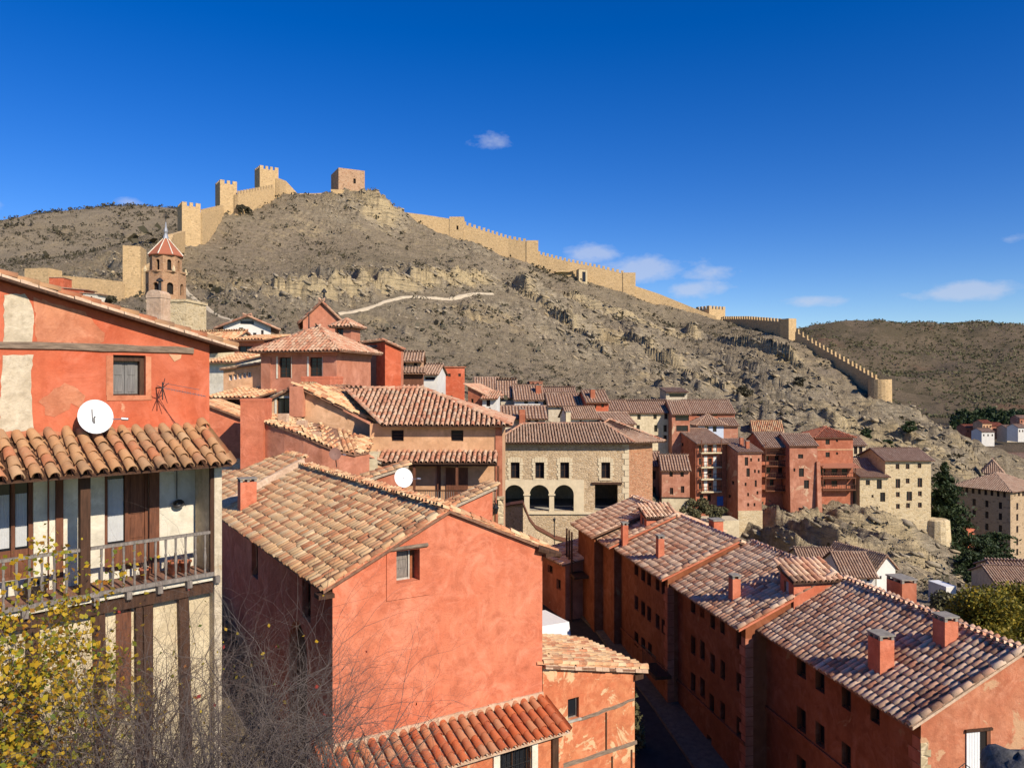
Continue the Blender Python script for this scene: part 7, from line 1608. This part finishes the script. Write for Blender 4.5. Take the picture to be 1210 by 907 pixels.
# far scrub on the distant hill
U = rng.uniform(930, 1330, 9000); Yf = rng.uniform(700, 1300, 9000); X = (U-CX)/FPX*Yf; Z = far_h(X, Yf)[0]
keep = fbm(X/120, Yf/120, 3, 71)+.25*rng.normal(size=len(X)) > -.12; X, Yf, Z = X[keep], Yf[keep], Z[keep]; P = []
for k in range(4): P.append(np.stack([X+rng.normal(0, 1.0, len(X)), Yf+rng.normal(0, 1.0, len(X)), Z+rng.uniform(.2, 2.0, len(X))], 1))
vv, qq = leaf_cloud(np.concatenate(P), 1.9, elong=1.1); tag(stuff_mesh('far_scrub', vv, qq, 'leaf_olive'), 'dark scrub dotting the distant hill', 'scrub', kind='stuff')
# scrub on the castle hill: uncountable dry bushes
def scatter(n, r0, r1, th0, th1):
    r = np.sqrt(rng.uniform(r0*r0, r1*r1, n)); t = np.radians(rng.uniform(th0, th1, n)); x = r*np.sin(t); y = r*np.cos(t); z, m = height(x, y); return x, y, z, m
x, y, z, m_ = scatter(42000, 100, 468, -38, 36); dn = fbm(x/26, y/26, 3, 61)
keep = (rng.random(len(x)) < np.clip(.35+1.1*dn, .05, 1)*np.where(y > 330, 1.0, 1)); x, y, z, m_ = x[keep], y[keep], z[keep], m_[keep]
sz = 1.15*rng.lognormal(-1.05, .5, len(x))*(1+np.clip((y-230)/300, 0, .6)); P = []; S = []
for k in range(9): P.append(np.stack([x+rng.normal(0, .45, len(x))*sz*1.5, y+rng.normal(0, .45, len(x))*sz*1.5, z+rng.uniform(0, 1.0, len(x))*sz*1.1], 1)); S.append(sz)
vv, qq = leaf_cloud(np.concatenate(P), np.concatenate(S)*.62, elong=1.3); tag(stuff_mesh('hill_scrub', vv, qq, 'leaf_scrub'), 'dry grey-green scrub bushes scattered over the castle hill', 'scrub', kind='stuff')
# loose limestone blocks on the ledges
bm_v = np.array([(0, 0, 1), (.89, 0, .45), (.28, .85, .45), (-.72, .53, .45), (-.72, -.53, .45), (.28, -.85, .45), (.72, .53, -.45), (-.28, .85, -.45), (-.89, 0, -.45), (-.28, -.85, -.45), (.72, -.53, -.45), (0, 0, -1)])
bm_t = np.array([(0, 1, 2), (0, 2, 3), (0, 3, 4), (0, 4, 5), (0, 5, 1), (1, 6, 2), (2, 7, 3), (3, 8, 4), (4, 9, 5), (5, 10, 1), (6, 7, 2), (7, 8, 3), (8, 9, 4), (9, 10, 5), (10, 6, 1), (6, 11, 7), (7, 11, 8), (8, 11, 9), (9, 11, 10), (10, 11, 6)])
def rocks(name, x, y, z, s, label):
    n = len(x); v_ = np.sign(bm_v[None])*np.abs(bm_v[None])**.55*(1+rng.normal(0, .2, (n, 12, 1))); sq = np.stack([s*rng.uniform(.9, 2.4, n), s*rng.uniform(.6, 1.1, n), s*rng.uniform(.35, .7, n)], 1)[:, None]
    v_ = v_*sq; tilt = -.38+rng.normal(0, .15, n); v_[..., 2] += v_[..., 0]*tilt[:, None]; a = rng.normal(0, .5, n)
    X = v_[..., 0]*np.cos(a)[:, None]-v_[..., 1]*np.sin(a)[:, None]+x[:, None]; Yy = v_[..., 0]*np.sin(a)[:, None]+v_[..., 1]*np.cos(a)[:, None]+y[:, None]; Z = v_[..., 2]+z[:, None]
    t = bm_t[None]+(np.arange(n)*12)[:, None, None]; tag(stuff_mesh(name, np.stack([X, Yy, Z], -1).reshape(-1, 3), None, 'rockblock', None, 'stuff', t.reshape(-1, 3)), label, 'rocks')
def rockmat():
    m, nt, bs = nodes('rockblock'); g = N(nt, 'ShaderNodeNewGeometry'); p = g.outputs['Position']
    col = ramp(nt, g.outputs['Random Per Island'], [(0, (.30, .245, .165)), (.5, (.42, .345, .24)), (.8, (.48, .37, .215)), (1, (.24, .205, .15))])
    col = mix(nt, ramp(nt, noise(nt, p, 1.6, 5, .7), [(.5, 0.0), (.7, .6)]), col, (.18, .155, .115)); nt.links.new(col, bs.inputs['Base Color']); bs.inputs['Roughness'].default_value = 1; bs.inputs['Specular IOR Level'].default_value = .05
    bump(nt, bs, noise(nt, p, 3, 5, .7), .8, .2); MATS['rockblock'] = m
rockmat()
x, y, z, m_ = scatter(48000, 95, 330, -37, 36); keep = rng.random(len(x)) < np.clip(np.minimum(m_, 1.1)*.8+.03, 0, 1); x, y, z, m_ = x[keep], y[keep], z[keep], np.minimum(m_[keep], 1)
rocks('loose_rocks', x, y, z-.05, np.minimum(rng.lognormal(-1.25, .5, len(x)), .75)*(.45+.6*m_), 'pale limestone blocks strewn over the ledges of the hill')
# dark bushes that stand out one by one
for (u, v_, Y, s, lab) in ((284, 262, 268, 2.6, 'dark bush at the foot of the middle wall tower'), (292, 258, 272, 1.8, 'smaller dark bush beside the middle wall tower'), (130, 362, 175, 1.8, 'round olive bush below the low town wall'),
        (1022, 532, 185, 2.2, 'dark green shrub above the cream tower house'), (1075, 530, 192, 2.4, 'dark shrub in a cleft of the crag'), (1047, 535, 186, 2.0, 'low shrub on the ledge above the cream house roof'), (877, 470, 206, 3.0, 'large dark shrub in the cliff hollow above the hanging houses'), (945, 455, 216, 2.4, 'dark thorn bush on the upper crag'), (555, 470, 0, 0, '')):
    if not Y: continue
    p = at(u, v_, Y); p.z = ground_z(p.x, p.y)-.2; tree('hill_bush', lab, p, s*1.5, s, 'leaf_scrub' if u < 1000 else 'leaf_pine', 900, 12, .38, 'bush', 'standout bushes on the hill')
# stone parapet corner by the camera
k = thing('stone_parapet', at(1200, 905, 2.6), 'dark rough stone of a parapet in the bottom corner', 'stone'); c = at(1203, 916, 2.6); m = MB(); n1, n2 = 14, 20; vs = []
for i in range(n1+1):
    for j in range(n2):
        th, ph_ = math.pi*i/n1, 2*math.pi*j/n2; d = Vector((math.sin(th)*math.cos(ph_), math.sin(th)*math.sin(ph_), math.cos(th))); r_ = 1+.12*math.sin(3*ph_+2*th)+random.gauss(0, .03); vs.append(c+Vector((d.x*.105, d.y*.14, d.z*.075))*r_)
m.add(vs, [(i*n2+j, i*n2+(j+1) % n2, (i+1)*n2+(j+1) % n2, (i+1)*n2+j) for i in range(n1) for j in range(n2)]); m.build('stone', 'greystone', k, True)
f = Frame(at(1150, 1000, 2.6), V2(1, .1)); m = MB(); m.box(f, 0, 1.5, -.12, .1, -4, at(0, 985, 2.6).z); m.build('wall', 'greystone', k)
